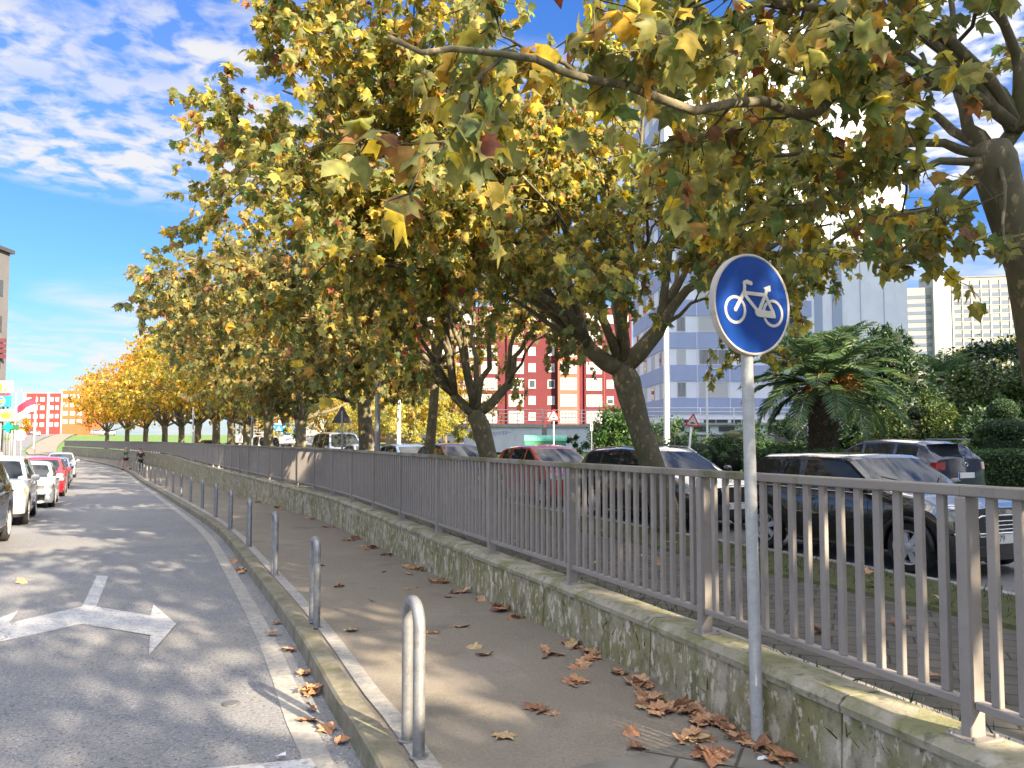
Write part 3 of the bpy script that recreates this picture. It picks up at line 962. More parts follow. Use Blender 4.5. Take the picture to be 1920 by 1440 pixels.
def make_tree(name, trunk, limbs, label, group, pal='plane', leaf=.17, l2_step=.62, twigs=7, per=13, root=None, tmpl=None, dens=1.0, twig_len=.95, cat='tree', mat=None, l2_len=1.9, tubes3=True):
    """trunk = [(point, radius)...]; limbs = [([points], r0)...]; everything in world space relative to root afterwards"""
    root_p = np.array(root if root is not None else trunk[0][0], float)
    t = empty(name, tuple(root_p), 0, label, cat, group)
    tb = tw = MB()
    tp = [np.array(p, float) - root_p for p, r in trunk]
    tb.tube([tuple(p) for p in tp], [r for p, r in trunk], 14)
    fo = Foliage()
    P, D = [], []
    def leaves_along(pts, k):
        n = len(pts) - 1
        f = nrg.random(k) ** .8 * n
        i = np.minimum(f.astype(int), n - 1)
        q = pts[i] + (pts[i + 1] - pts[i]) * (f - i)[:, None]
        dr = pts[i + 1] - pts[i]
        P.append(q + nrg.normal(0, .035, (k, 3))); D.append(norm(dr))
    for lm in limbs:
        pts, r0 = lm[0], lm[1]; lsc = lm[2] if len(lm) > 2 else 1.0
        pts = np.array([np.array(p, float) - root_p for p in pts])
        n = len(pts)
        rad = [max(.012, r0 * (1 - .86 * (i / (n - 1)) ** .8)) for i in range(n)]
        if lsc < 0: rad = [r0 * (1 - .42 * i / (n - 1)) for i in range(n)]
        tb.mi = 0; tb.tube([tuple(p) for p in pts], rad, 9); tb.mi = 1
        seg = np.linalg.norm(np.diff(pts, axis=0), axis=1); cum = np.concatenate([[0], np.cumsum(seg)])
        tot = cum[-1]
        if lsc < 0: continue
        s = tot * .36 + rng.random() * .3
        while s < tot + .01:
            i = min(n - 2, int(np.searchsorted(cum, s) - 1))
            f = (s - cum[i]) / max(seg[i], 1e-6)
            q = pts[i] + (pts[i + 1] - pts[i]) * f
            tn = (pts[i + 1] - pts[i]) / max(seg[i], 1e-6)
            rr = rad[i]
            v = nrg.normal(0, 1, 3); v -= tn * v.dot(tn); v /= np.linalg.norm(v)
            d = tn * .75 + v * .95 + np.array([0, 0, .12]); d /= np.linalg.norm(d)
            ln = l2_len * lsc * (.55 + .7 * rng.random()) * (1.1 - .35 * s / tot)
            b2 = wander(q, q + d * ln, 6, .22, .10 * rng.random(), .04)
            r2 = min(rr * .6, .008 + ln * .009)
            tw.tube([tuple(p) for p in b2], [r2 * (1 - .75 * j / 6) for j in range(7)], 5, caps=False)
            leaves_along(b2[3:], max(1, int(per * .5 * dens)))
            for j in range(twigs):
                k = 1.2 + 4.8 * (j + rng.random() * .8) / twigs
                ii = min(5, int(k)); q2 = b2[ii] + (b2[ii + 1] - b2[ii]) * (k - ii)
                t2 = b2[ii + 1] - b2[ii]; t2 /= np.linalg.norm(t2)
                w = nrg.normal(0, 1, 3); w -= t2 * w.dot(t2); w /= np.linalg.norm(w)
                d2 = t2 * .6 + w * .9; d2 /= np.linalg.norm(d2)
                ln2 = twig_len * (lsc if lsc == 1 else .8) * (.5 + .7 * rng.random())
                b3 = wander(q2, q2 + d2 * ln2, 3, .18, .22 * rng.random(), .0)
                if tubes3: tw.tube([tuple(p) for p in b3], [.0065, .005, .004, .0025], 3, caps=False)
                leaves_along(b3, max(1, int(per * dens * (.7 + .6 * rng.random()))))
            s += l2_step * (.7 + .6 * rng.random())
    P = np.concatenate(P); D = np.concatenate(D); N = len(P)
    down = np.array([0, 0, -1.0])
    d = norm(D * .45 + nrg.normal(0, .5, (N, 3)) + down * .75)
    nn = nrg.normal(0, .55, (N, 3)) + np.array([0, 0, 1.0]) * .8 + np.array(sd) * .25
    c = pick_cols(pal, N)
    fo.add(P, d, nn, leaf * (.55 + .7 * nrg.random(N)), c)
    tb.build('trunk', [M_bark, M_twig], t, smooth=True)
    tmpl = tmpl or (LEAF, LEAF_F)
    fo.build('crown', mat or M_leaf, t, *tmpl)
    return t, N

def limb_px(start, tip, n=9, bow=.10, amp=.16, mid=None):
    """a limb through pixel/depth way points"""
    p = [np.array(start, float)] + [np.array(at(*m)) for m in (mid or [])] + [np.array(at(*tip))]
    out = []
    k = max(3, n // (len(p) - 1))
    for i in range(len(p) - 1):
        w = wander(p[i], p[i + 1], k, amp * .7, 0, bow if len(p) == 2 else .03)
        w[-1] = p[i + 1]
        out += list(w if i == 0 else w[1:])
    return out

ROW = 'plane trees in the verge beside the parked cars'
# --- the tree at the right edge
A0 = np.array((5.25, 7.3, .16)); A1 = np.array(at(1925, 500, 7.15)); A2 = np.array(at(1862, 300, 7.0)); A3 = np.array(at(1905, 235, 7.0))
treeA = make_tree('plane_tree', [(A0 - (0, 0, .1), .29), (A0 + (0, 0, .35), .22), ((A0 + A1) / 2 + (.05, 0, .1), .185), (A1, .175), (np.array(at(1888, 395, 7.05)), .17), (A2, .195), (A2 + (0, .02, .14), .15)], [
    (limb_px(A2, (1390, 310, 6.2), mid=[(1770, 268, 6.9), (1640, 285, 6.6), (1480, 290, 6.3)]), .055),
    (limb_px(A3, (730, 70, 3.3), mid=[(1860, 170, 6.9), (1720, 153, 6.4), (1605, 168, 6.0), (1500, 216, 5.6), (1300, 208, 4.9), (1110, 150, 4.2), (930, 100, 3.7)]), .075, .55),
    (limb_px(A3, (1560, -150, 5.6), mid=[(1850, 155, 6.9), (1734, 55, 6.4)]), .10),
    (limb_px(A2, (1770, -200, 7.4), mid=[(1815, 240, 7.1), (1790, 150, 7.2)]), .09),
    (limb_px(A3, (1790, -120, 6.0), mid=[(1905, 100, 6.8)]), .09),
    (limb_px(A2, (1290, 430, 6.0), mid=[(1700, 330, 6.7), (1480, 390, 6.3)]), .045, .55),
    (limb_px(A2, (1560, 450, 6.0), mid=[(1760, 385, 6.7)]), .04, .6),
    (limb_px(A2, (1690, 470, 7.4), mid=[(1770, 410, 7.3)]), .035, .6),
    (limb_px(A2, (1350, 100, 7.5), mid=[(1760, 220, 7.4), (1560, 150, 7.5)]), .06),
    (limb_px(A3, (1330, -60, 4.6), mid=[(1720, 60, 6.2)]), .07),
    (limb_px(A3, (2300, 60, 7.4), mid=[(2050, 160, 7.4)]), .09),
    (limb_px(A2, (2150, 60, 9.5)), .08),
    (limb_px(A3, (640, -30, 4.0), mid=[(1700, 40, 6.2), (1250, -30, 5.0), (900, -30, 4.4)]), .06, .7),
    (limb_px(A3, (1080, -80, 4.2), mid=[(1560, 20, 5.4)]), .06, .7),
    (limb_px(A2, (1895, 470, 6.3), mid=[(1880, 420, 6.5)]), .025, .45),
    ], 'plane tree at the right edge with long branches reaching over the bike lane', ROW, leaf=.150, per=13, twigs=6, l2_step=.62, twig_len=.8, dens=1.0, l2_len=1.5)
# --- the leaning tree behind the black estate car
B0 = np.array((2.70, 13.4, .16)); Bc = np.array(at(1166, 690, 13.4)); Br = np.array(at(1232, 622, 13.3)); Bl = np.array(at(1105, 655, 13.2))
treeB = make_tree('plane_tree', [(B0 - (0, 0, .1), .34), (B0 + (-.03, 0, .3), .26), (np.array(at(1228, 890, 13.4)), .215), (np.array(at(1196, 790, 13.4)), .20), (np.array(at(1183, 745, 13.4)), .225), (np.array(at(1176, 715, 13.4)), .235), (Bc, .20), (Bc + (0, 0, .22), .14)], [
    (limb_px(Bl, (560, 500, 10.0), mid=[(1085, 610, 13.0), (1000, 548, 12.3), (900, 515, 11.4)]), .10, .8),
    ([Bc, (Bc + Bl) / 2 + (0, 0, -.06), Bl, Bl + (-.08, -.02, .2)], .185, -1),
    (limb_px(Bl, (600, 240, 9.2), mid=[(1075, 545, 12.7), (980, 480, 12.0), (850, 425, 11.0), (740, 340, 10.0)]), .105),
    (limb_px(Bc, (1180, 120, 12.6), mid=[(1172, 560, 13.4), (1205, 400, 13.2)]), .12),
    ([Bc, (Bc + Br) / 2 + (0, 0, -.05), Br, Br + (.12, 0, .2)], .185, -1),
    (limb_px(Br, (1560, 420, 12.6), mid=[(1270, 565, 13.2), (1340, 505, 13.0), (1450, 462, 12.8)]), .12),
    (limb_px(Br, (1330, 130, 12.2), mid=[(1252, 500, 13.2), (1285, 380, 13.0)]), .10),
    (limb_px(Br, (1520, 200, 13.8), mid=[(1290, 500, 13.4), (1400, 350, 13.6)]), .08),
    (limb_px(Bl, (450, 300, 10.4), mid=[(900, 470, 12.0), (640, 380, 11.2)]), .085, .85),
    (limb_px(Bl, (530, 170, 9.9), mid=[(850, 350, 11.4), (650, 240, 10.6)]), .085, .85),
    (limb_px(Bl, (620, 60, 9.6), mid=[(950, 330, 11.4), (760, 160, 10.2)]), .08, .85),
    (limb_px(Bc, (760, 40, 9.0), mid=[(1050, 400, 12.4), (850, 200, 10.6)]), .09),
    (limb_px(Bl, (640, 480, 10.5), mid=[(960, 560, 12.4)]), .06),
    (limb_px(Bc, (980, 120, 10.5), mid=[(1110, 420, 12.6)]), .085),
    (limb_px(Bc, (980, 330, 9.4), mid=[(1100, 500, 12)]), .07),
    (limb_px(Bc, (1220, 330, 9.8), mid=[(1190, 500, 12.0)]), .07),
    (limb_px(Br, (1360, 330, 16.6), mid=[(1270, 500, 14.4)]), .08),
    (limb_px(Bc, (1050, 280, 17.0), mid=[(1130, 500, 14.8)]), .08),
    (limb_px(Br, (1420, 590, 14.5), mid=[(1320, 560, 13.8)]), .05),
    (limb_px(Bl, (480, 330, 12.5), mid=[(850, 420, 12.6)]), .08),
    ], 'leaning plane tree with a swollen fork rising behind the railing left of the cycle sign', ROW, leaf=.142, per=22, twigs=10, dens=1.0, l2_step=.42)
# --- the next one, forked like a candlestick
C0 = np.array((-.50, 20.0, .17)); Cc = np.array(at(892, 778, 20))
CL = np.array(at(852, 742, 19.9)); CR = np.array(at(952, 722, 20.1))
treeC = make_tree('plane_tree', [(C0 - (0, 0, .1), .32), (C0 + (0, 0, .3), .27), (np.array(at(914, 850, 20)), .235), (np.array(at(902, 800, 20)), .25), (Cc, .23), (Cc + (0, 0, .12), .16)], [
    ([Cc, (Cc + CL) / 2 + (0, 0, -.03), CL, CL + (-.05, 0, .25)], .16, -1),
    ([Cc, (Cc + CR) / 2 + (0, 0, -.08), CR, CR + (.1, 0, .25)], .15, -1),
    (limb_px(CL, (600, 640, 17.0), mid=[(842, 690, 19.7), (720, 655, 18.5)]), .085, .7),
    (limb_px(CL, (340, 480, 16.4), mid=[(820, 620, 19.2), (600, 540, 17.8)]), .10),
    (limb_px(CL, (430, 330, 15.6), mid=[(810, 560, 19.0), (640, 430, 17.2)]), .10),
    (limb_px(CL, (640, 300, 16.6), mid=[(820, 540, 19.2)]), .09),
    (limb_px(Cc, (850, 330, 18.6), mid=[(876, 690, 19.8), (862, 540, 19.4)]), .11),
    (limb_px(Cc, (960, 330, 19.0), mid=[(918, 690, 20.1), (935, 540, 19.8)]), .11),
    (limb_px(CR, (1090, 520, 18.6), mid=[(978, 655, 20.1), (1020, 590, 19.6)]), .09),
    (limb_px(CR, (1060, 380, 20.5), mid=[(985, 600, 20.4)]), .085),
    (limb_px(Cc, (780, 250, 15.8), mid=[(850, 520, 18.4)]), .09),
    (limb_px(CL, (520, 600, 17.2), mid=[(720, 600, 18.6)]), .07),
    (limb_px(CL, (330, 590, 19.0), mid=[(640, 590, 19.2)]), .08),
    (limb_px(CL, (520, 480, 19.5), mid=[(720, 560, 19.8)]), .08),
    (limb_px(CL, (660, 680, 17.5), mid=[(790, 680, 18.8)]), .05, .5),
    (limb_px(CR, (1040, 610, 17.4), mid=[(1000, 640, 18.8)]), .05, .5),
    (limb_px(Cc, (900, 420, 24.0), mid=[(890, 600, 21.6)]), .09),
    (limb_px(CL, (740, 480, 23.5), mid=[(830, 600, 21.4)]), .08),
    ], 'plane tree forked into several upright limbs behind the dark red and bright red cars', ROW, leaf=.158, per=20, twigs=10, l2_step=.45, pal='plane_olive')
# --- farther: a thin straight stem and a stout one by the lamp post
D0 = np.array(((800 - 960) / F * 25, 25.0, .17)); Dc = np.array(at(818, 690, 25))
treeD = make_tree('plane_tree', [(D0 - (0, 0, .1), .19), (np.array(at(806, 840, 25)), .165), (np.array(at(813, 760, 25)), .15), (Dc, .14), (np.array(at(824, 560, 25)), .09)], [
    (limb_px(Dc, (640, 560, 23.5)), .07), (limb_px(Dc, (760, 430, 24)), .08), (limb_px(Dc, (900, 450, 24.6)), .08), (limb_px(Dc, (1000, 560, 25.5)), .07),
    (limb_px(Dc, (700, 650, 23)), .05), (limb_px(Dc, (820, 480, 28)), .07), (limb_px(Dc, (930, 640, 24)), .05)],
    'slim straight-stemmed plane tree between the forked tree and the lamp post', ROW, leaf=.185, per=14, twigs=8, l2_step=.5)
E0 = np.array(((690 - 960) / F * 30, 30.0, .17)); Ec = np.array(at(682, 745, 30)); El = np.array(at(648, 750, 29.8))
treeE = make_tree('plane_tree', [(E0 - (0, 0, .1), .35), (np.array(at(687, 840, 30)), .29), (np.array(at(684, 780, 30)), .27), (Ec, .27), (Ec + (0, 0, .3), .18)], [
    ([Ec, np.array(at(665, 752, 30)), El, El + (-.1, 0, .12)], .13, -1),
    (limb_px(Ec, (800, 640, 29), mid=[(728, 700, 29.8)]), .10), (limb_px(El, (440, 690, 26.0), mid=[(560, 700, 28)]), .08),
    (limb_px(Ec, (340, 560, 25.5), mid=[(560, 620, 28)]), .10), (limb_px(Ec, (420, 460, 25.5), mid=[(580, 570, 28)]), .10), (limb_px(Ec, (540, 400, 26), mid=[(640, 560, 29)]), .10),
    (limb_px(Ec, (680, 440, 28), mid=[(680, 600, 29.6)]), .11), (limb_px(Ec, (800, 480, 30), mid=[(730, 600, 30)]), .10), (limb_px(Ec, (620, 520, 34), mid=[(660, 620, 31.5)]), .09),
    (limb_px(El, (520, 720, 27)), .06), (limb_px(El, (330, 650, 28)), .07), (limb_px(Ec, (760, 700, 27)), .06), (limb_px(El, (610, 700, 26.5)), .05), (limb_px(El, (460, 600, 31)), .07)],
    'stout plane tree beside the grey lamp post with one low limb to the left', ROW, leaf=.20, per=15, twigs=9, l2_step=.5, pal='plane_olive')

# --- trees of the rows farther along the street, built in three kinds and copied
def row_tree(pal, seed, h=11.0, rad=5.4, leaf=.27, near=False):
    global rng, nrg
    rng = random.Random(seed); nrg = np.random.default_rng(seed)
    hc = 2.9 if near else 2.25
    limbs = []
    for k in range(15):
        q = k * 2.399 + .3 * rng.random()
        e = (.05 + .95 * ((k + .5) / 15)) * math.pi / 2
        rr = rad * math.cos(e) * (.85 + .3 * rng.random()); hh = (1.0 if near else .25) + (h - hc - 1.6) * math.sin(e) ** .8
        tip = (rr * math.cos(q), rr * math.sin(q), hc + hh)
        limbs.append((list(wander((0, 0, hc), tip, 8, .15, 0, .08)), .10))
    t, n = make_tree('plane_tree', [((0, 0, -.5), .30), ((0.02, 0, .4), .25), ((.05, .02, 1.8), .22), ((0, 0, hc), .24), ((0, 0, hc + .25), .15)], limbs,
                     'tmp', 'plane trees of the far row', pal=pal, leaf=leaf, per=11 if near else 11, twigs=7 if near else 8, l2_step=.66 if near else .6, tmpl=(LEAF, LEAF_F) if near else (SIMPLE, SIMPLE_F), twig_len=1.0, root=(0, 0, 0), tubes3=False)
    return t
protos = [row_tree('plane_yellow', 21), row_tree('plane_orange', 22, 10.5, 5.2), row_tree('plane', 23, 11, 5.6, .25), row_tree('plane_yellow', 24, 10.5, 5.0)]
RT = offset(W, 3.95)
def near_y(path, y): return min(path, key=lambda p: abs(p.y - y))
far_used = [False] * 4
def put_tree(k, x, y, z, rz, sc, label, group):
    t = protos[k] if not far_used[k] else copy_tree(protos[k])
    far_used[k] = True
    t.location = (x, y, z); t.rotation_euler = (0, 0, rz); t.scale = (sc, sc, sc)
    t['label'] = label; t['group'] = group
row_y = [37.5, 44.5, 52, 59.5, 67, 75, 83, 92, 102, 113, 126]
WORDS = ['first', 'second', 'third', 'fourth', 'fifth', 'sixth', 'seventh', 'eighth', 'ninth', 'tenth', 'eleventh']
HUE = {0: 'golden yellow', 1: 'orange brown', 2: 'olive green', 3: 'golden yellow'}
for i, y in enumerate(row_y):
    p = near_y(RT, y)
    k = [2, 2, 0, 3, 0, 3, 0, 1, 1, 1, 1][i]
    put_tree(k, p.x, p.y, .2, i * 1.9, (1.1 if i < 3 else 1.32) + .12 * ((i * 37) % 10) / 10, '%s plane tree, %s of the row beyond the stout tree' % (HUE[k], WORDS[i]), 'plane trees of the far row')
RT2 = offset(W, 19.5)
for i, (y, k) in enumerate([(62, 0), (71, 3), (80, 0), (90, 3), (101, 1), (113, 1)]):
    p = near_y(RT2, y)
    put_tree(k, p.x, p.y, .4, i * 2.3 + 1, .8 + .05 * (i % 3), '%s plane tree, %s in the farther row across the street' % (HUE[k], WORDS[i]), 'plane trees of the second row')
# trees added to the row beside and behind the camera, to shade the road
shade = row_tree('plane', 31, 10.5, 5.6, .17, near=True)
for i, (x, y, rz) in enumerate([(7.3, -1.5, 1.0), (8.9, -9.2, 3.0), (10.4, -15.6, 4.4), (11.8, -21.8, 5.5)]):
    t = shade if i == 0 else copy_tree(shade)
    t.location = (x, y, .15); t.rotation_euler = (0, 0, rz); t.scale = (1.0, 1.0, .9)
    t['label'] = 'olive plane tree added for shade, %s behind the tree at the right edge' % WORDS[i]; t['group'] = ROW
rng = random.Random(5); nrg = np.random.default_rng(5)

# --- leafy masses: shrubs, broadleaf trees and clipped hedges
def blob_points(n, c, r, shell=.55):
    v = norm(nrg.normal(0, 1, (n, 3)))
    q = (shell + (1 - shell) * nrg.random((n, 1)) ** .6)
    return np.array(c) + v * q * np.array(r), v
def bush(name, loc, blobs, pal, leaf, n, label, cat, group=None, stem=None, mat=None, tmpl=(SIMPLE, SIMPLE_F), lump=.16, core=False):
    """blobs: (centre, radii) of the clumps; leaves fill their outer shells unevenly"""
    t = empty(name, loc, 0, label, cat, group)
    fo = Foliage()
    vol = np.array([np.prod(b[1]) ** (2 / 3) for b in blobs]); vol /= vol.sum()
    for (c, r), w in zip(blobs, vol):
        m = max(40, int(n * w))
        sub = max(3, int(m / 90))
        cc, vv = blob_points(sub, c, r, .70)
        k = m // sub
        for q, v in zip(cc, vv):
            rr = np.mean(r) * (lump + lump * rng.random())
            p = q + nrg.normal(0, rr * .55, (k, 3))
            d = norm(np.repeat(v[None], k, 0) * .7 + nrg.normal(0, .7, (k, 3)) + np.array([0, 0, -.15]))
            nn = np.repeat(v[None], k, 0) * .6 + nrg.normal(0, .5, (k, 3)) + np.array([0, 0, .6])
            fo.add(p, d, nn, leaf * (.6 + .7 * nrg.random(k)), pick_cols(pal, k) * (1 + .25 * (rng.random() - .5)))
    if stem:
        mb = MB()
        for pts, r in stem:
            mb.tube(pts, [r * (1 - .5 * i / (len(pts) - 1)) for i in range(len(pts))], 8)
        mb.build('trunk', M_bark, t, smooth=True)
    o_ = fo.build('crown', mat or M_leafdark, t, *tmpl)
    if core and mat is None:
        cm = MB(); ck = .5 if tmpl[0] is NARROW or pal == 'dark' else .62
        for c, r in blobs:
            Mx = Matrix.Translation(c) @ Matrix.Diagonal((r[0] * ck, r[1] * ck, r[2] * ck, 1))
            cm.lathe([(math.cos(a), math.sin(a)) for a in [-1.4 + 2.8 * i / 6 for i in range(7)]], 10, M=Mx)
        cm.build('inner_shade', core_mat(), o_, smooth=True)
    return t
def core_mat(): return pbr('hedge_dark_core', (.012, .02, .008), 1.0)  # dark filling stands in for the shade inside hedges and bushes
def hedge(name, pts, wid, hgt, z0, label, n=5200, pal='hedge', leaf=.06, rnd=.12, group=None, cat='hedge'):
    """a clipped hedge along plan points: dense leaves over a dark solid core that blocks light"""
    pts = [Vector((p[0], p[1], 0)) for p in pts]
    o0 = pts[0].copy()
    t = empty(name, (o0.x, o0.y, z0), 0, label, cat, group)
    fo = Foliage(); co = MB()
    segs = [(a, b) for a, b in zip(pts, pts[1:])]
    tot = sum((b - a).length for a, b in segs)
    for a, b in segs:
        L_ = (b - a).length; m = int(n * L_ / tot)
        tx = np.array(((b - a).normalized())[:]); nx = np.array((-tx[1], tx[0], 0.0))
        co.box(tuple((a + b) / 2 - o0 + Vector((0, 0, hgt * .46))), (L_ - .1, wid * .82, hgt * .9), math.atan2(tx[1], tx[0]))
        # faces: two long sides, the top, two ends
        ar = np.array([L_ * hgt, L_ * hgt, L_ * wid, wid * hgt, wid * hgt]); ch = nrg.choice(5, m, p=ar / ar.sum())
        u, w = nrg.random(m), nrg.random(m)
        al = np.where(ch == 3, 0, np.where(ch == 4, 1, u)); 
        si = np.where(ch == 0, -1.0, np.where(ch == 1, 1.0, w * 2 - 1)); 
        hh = np.where(ch == 2, 1.0, np.where(ch >= 3, u, w))
        al = np.where(ch >= 3, al, u)
        si = np.where(ch >= 3, w * 2 - 1, si)
        bulge = .03 * np.sin(al * L_ * 3.1 + hh * 4) + .02 * np.sin(al * L_ * 7.7 + si * 3)
        p = np.array(a - o0) + tx * (al * L_)[:, None] + nx * (si * (wid / 2 + bulge))[:, None]
        p[:, 2] = hh * hgt + np.where(ch == 2, bulge, 0)
        outn = np.zeros((m, 3)); outn[ch == 0] = -nx; outn[ch == 1] = nx; outn[ch == 2] = (0, 0, 1); outn[ch == 3] = -tx; outn[ch == 4] = tx
        p += nrg.normal(0, .022, (m, 3))
        d = norm(outn * .6 + nrg.normal(0, .7, (m, 3)))
        fo.add(p, d, outn * .7 + nrg.normal(0, .6, (m, 3)), leaf * (.6 + .8 * nrg.random(m)), pick_cols(pal, m))
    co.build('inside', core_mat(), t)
    fo.build('leaves', M_leafdark, t, SIMPLE, SIMPLE_F)
    return t
def ground_z(x, y): return .38

# hedges along the far side of the street
def U(u, Y): return ((u - 960) / F * Y, Y)
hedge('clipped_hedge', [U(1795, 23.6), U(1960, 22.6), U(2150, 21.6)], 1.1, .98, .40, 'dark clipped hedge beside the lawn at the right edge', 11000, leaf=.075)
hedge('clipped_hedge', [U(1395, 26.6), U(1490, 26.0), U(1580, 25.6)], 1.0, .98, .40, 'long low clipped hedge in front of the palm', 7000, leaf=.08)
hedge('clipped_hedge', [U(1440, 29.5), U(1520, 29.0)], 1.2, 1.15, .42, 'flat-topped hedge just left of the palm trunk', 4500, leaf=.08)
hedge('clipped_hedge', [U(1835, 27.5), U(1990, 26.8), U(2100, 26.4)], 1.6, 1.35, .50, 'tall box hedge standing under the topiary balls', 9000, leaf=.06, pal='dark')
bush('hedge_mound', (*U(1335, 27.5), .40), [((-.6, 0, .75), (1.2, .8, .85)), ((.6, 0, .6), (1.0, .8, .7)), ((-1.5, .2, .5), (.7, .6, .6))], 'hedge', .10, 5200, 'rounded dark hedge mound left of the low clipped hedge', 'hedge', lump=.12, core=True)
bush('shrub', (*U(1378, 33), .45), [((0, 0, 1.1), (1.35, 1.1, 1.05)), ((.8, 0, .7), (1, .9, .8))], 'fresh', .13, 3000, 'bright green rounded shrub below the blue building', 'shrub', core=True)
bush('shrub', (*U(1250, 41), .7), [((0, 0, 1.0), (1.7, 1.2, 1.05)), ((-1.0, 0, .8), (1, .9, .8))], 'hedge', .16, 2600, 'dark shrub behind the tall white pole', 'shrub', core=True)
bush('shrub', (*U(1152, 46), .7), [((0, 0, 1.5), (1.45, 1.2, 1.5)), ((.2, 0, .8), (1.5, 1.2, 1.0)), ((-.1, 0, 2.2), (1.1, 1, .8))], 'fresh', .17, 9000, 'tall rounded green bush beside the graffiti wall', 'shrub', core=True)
bush('shrub', (*U(1085, 58), 1.0), [((0, 0, .6), (.8, .7, .7))], 'hedge', .2, 700, 'small dark plant at the foot of the pale wall', 'shrub')
# topiary balls
def topiary():
    t = empty('topiary', (*U(1881, 27.3), 1.80), 0, 'topiary of two dark clipped balls, the smaller on top', 'topiary')
    for nm, z, r in (('lower_ball', .34, (.86, .80, .46)), ('upper_ball', 1.0, (.50, .48, .40))):
        fo = Foliage()
        p, v = blob_points(3600, (0, 0, z), r, .93)
        fo.add(p, norm(v * .6 + nrg.normal(0, .7, p.shape)), v * .7 + nrg.normal(0, .6, p.shape), .055 * (.6 + .8 * nrg.random(len(p))), pick_cols('dark', len(p)) * 1.5)
        o = fo.build(nm, M_leafdark, t, SIMPLE, SIMPLE_F)
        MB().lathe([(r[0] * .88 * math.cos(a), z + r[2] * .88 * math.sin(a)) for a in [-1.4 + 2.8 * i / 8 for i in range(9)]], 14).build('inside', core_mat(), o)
topiary()
# broadleaf trees in the garden
def st(h, r=.16): return [([(0, 0, -.3), (.05, 0, h * .4), (0, .05, h)], r)]
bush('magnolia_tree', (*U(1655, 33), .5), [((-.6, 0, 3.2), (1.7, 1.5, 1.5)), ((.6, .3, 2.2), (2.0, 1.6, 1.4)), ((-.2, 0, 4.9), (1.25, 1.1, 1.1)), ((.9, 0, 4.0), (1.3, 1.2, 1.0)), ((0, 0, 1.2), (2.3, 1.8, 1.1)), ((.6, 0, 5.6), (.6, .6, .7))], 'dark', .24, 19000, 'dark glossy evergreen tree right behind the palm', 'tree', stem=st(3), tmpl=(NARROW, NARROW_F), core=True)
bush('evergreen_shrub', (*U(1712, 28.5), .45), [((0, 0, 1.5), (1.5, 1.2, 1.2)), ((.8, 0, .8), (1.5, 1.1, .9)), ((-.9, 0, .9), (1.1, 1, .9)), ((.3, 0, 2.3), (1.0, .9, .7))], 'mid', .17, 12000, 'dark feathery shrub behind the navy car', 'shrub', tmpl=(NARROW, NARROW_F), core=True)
bush('broadleaf_tree', (*U(1858, 36), .6), [((0, 0, 3.0), (2.2, 1.8, 1.5)), ((-.9, 0, 2.3), (1.6, 1.4, 1.1)), ((1.3, 0, 2.6), (1.7, 1.4, 1.3)), ((.2, 0, 4.1), (1.5, 1.3, .9))], 'mid', .17, 15000, 'mid green spreading tree above the topiary', 'tree', stem=st(2.6))
bush('evergreen_tree', (*U(1885, 47), .8), [((0, 0, 5.0), (2.6, 2, 2.2)), ((1.8, 0, 4.6), (2.2, 1.8, 2.0)), ((-1.4, 0, 4.2), (1.6, 1.4, 1.5)), ((0.4, 0, 2.8), (3, 2, 2))], 'dark', .26, 13000, 'dark evergreen tree below the distant slab block', 'tree', stem=st(4, .22))
bush('yellow_tree', (*U(1878, 60), 1.2), [((0, 0, 7.2), (3.0, 2, 1.5)), ((2.2, 0, 7.4), (2, 1.6, 1.3)), ((0, 0, 5.5), (3, 2, 2))], 'shrub', .3, 3500, 'sunlit yellow-green treetop at the right edge', 'tree', stem=st(6, .2), mat=M_leaf)
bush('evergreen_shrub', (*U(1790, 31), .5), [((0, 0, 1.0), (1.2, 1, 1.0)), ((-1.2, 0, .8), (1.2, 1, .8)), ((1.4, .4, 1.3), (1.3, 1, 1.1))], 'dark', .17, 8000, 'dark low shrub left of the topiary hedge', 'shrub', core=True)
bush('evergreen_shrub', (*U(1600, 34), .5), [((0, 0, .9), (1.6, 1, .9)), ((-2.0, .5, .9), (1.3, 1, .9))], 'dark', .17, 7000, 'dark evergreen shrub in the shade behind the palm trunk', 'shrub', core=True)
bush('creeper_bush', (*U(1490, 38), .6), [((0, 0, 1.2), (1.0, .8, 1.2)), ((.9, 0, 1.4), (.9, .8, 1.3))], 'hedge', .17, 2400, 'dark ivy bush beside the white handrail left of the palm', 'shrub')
bush('small_shrub', (*U(1758, 22.6), .38), [((0, 0, .35), (.38, .35, .38))], 'mid', .09, 700, 'small reddish green shrub beside the navy car on the lawn edge', 'shrub')
# pale yellow round-headed trees across the street
for (u, Y, r, hh, lab) in [(778, 58, 3.0, 3.2, 'pale yellow round-headed tree in front of the red brick block'), (690, 61, 2.4, 2.8, 'pale yellow tree between the stout trunk and the lamp post'),
                           (655, 63, 1.7, 2.4, 'pale yellow small tree behind the dark triangular sign'), (497, 66, 1.9, 2.4, 'pale yellow tree left of the pedestrian crossing sign'), (835, 60, 1.4, 2.3, 'smaller yellow-green tree at the right of the round-headed one')]:
    x, y = U(u, Y)
    bush('round_tree', (x, y, .9), [((0, 0, hh), (r * .8, r * .8, r * .75)), ((-r * .5, 0, hh - .5), (r * .55, r * .5, r * .6)), ((r * .5, .2, hh - .4), (r * .6, r * .5, r * .6)), ((.1 * r, -.2, hh + r * .45), (r * .55, r * .5, r * .4))],
         'shrub', .24, int(900 * r), lab, 'tree', 'pale yellow trees across the street', stem=st(hh - .6, .14), mat=M_leaf)
bush('shrub', (*U(870, 64), 1.0), [((0, 0, 1.0), (1.5, 1, .9)), ((1, 0, 1.6), (.9, .8, .9))], 'shrub', .26, 800, 'sparse pale shrub growing along the graffiti wall', 'shrub')
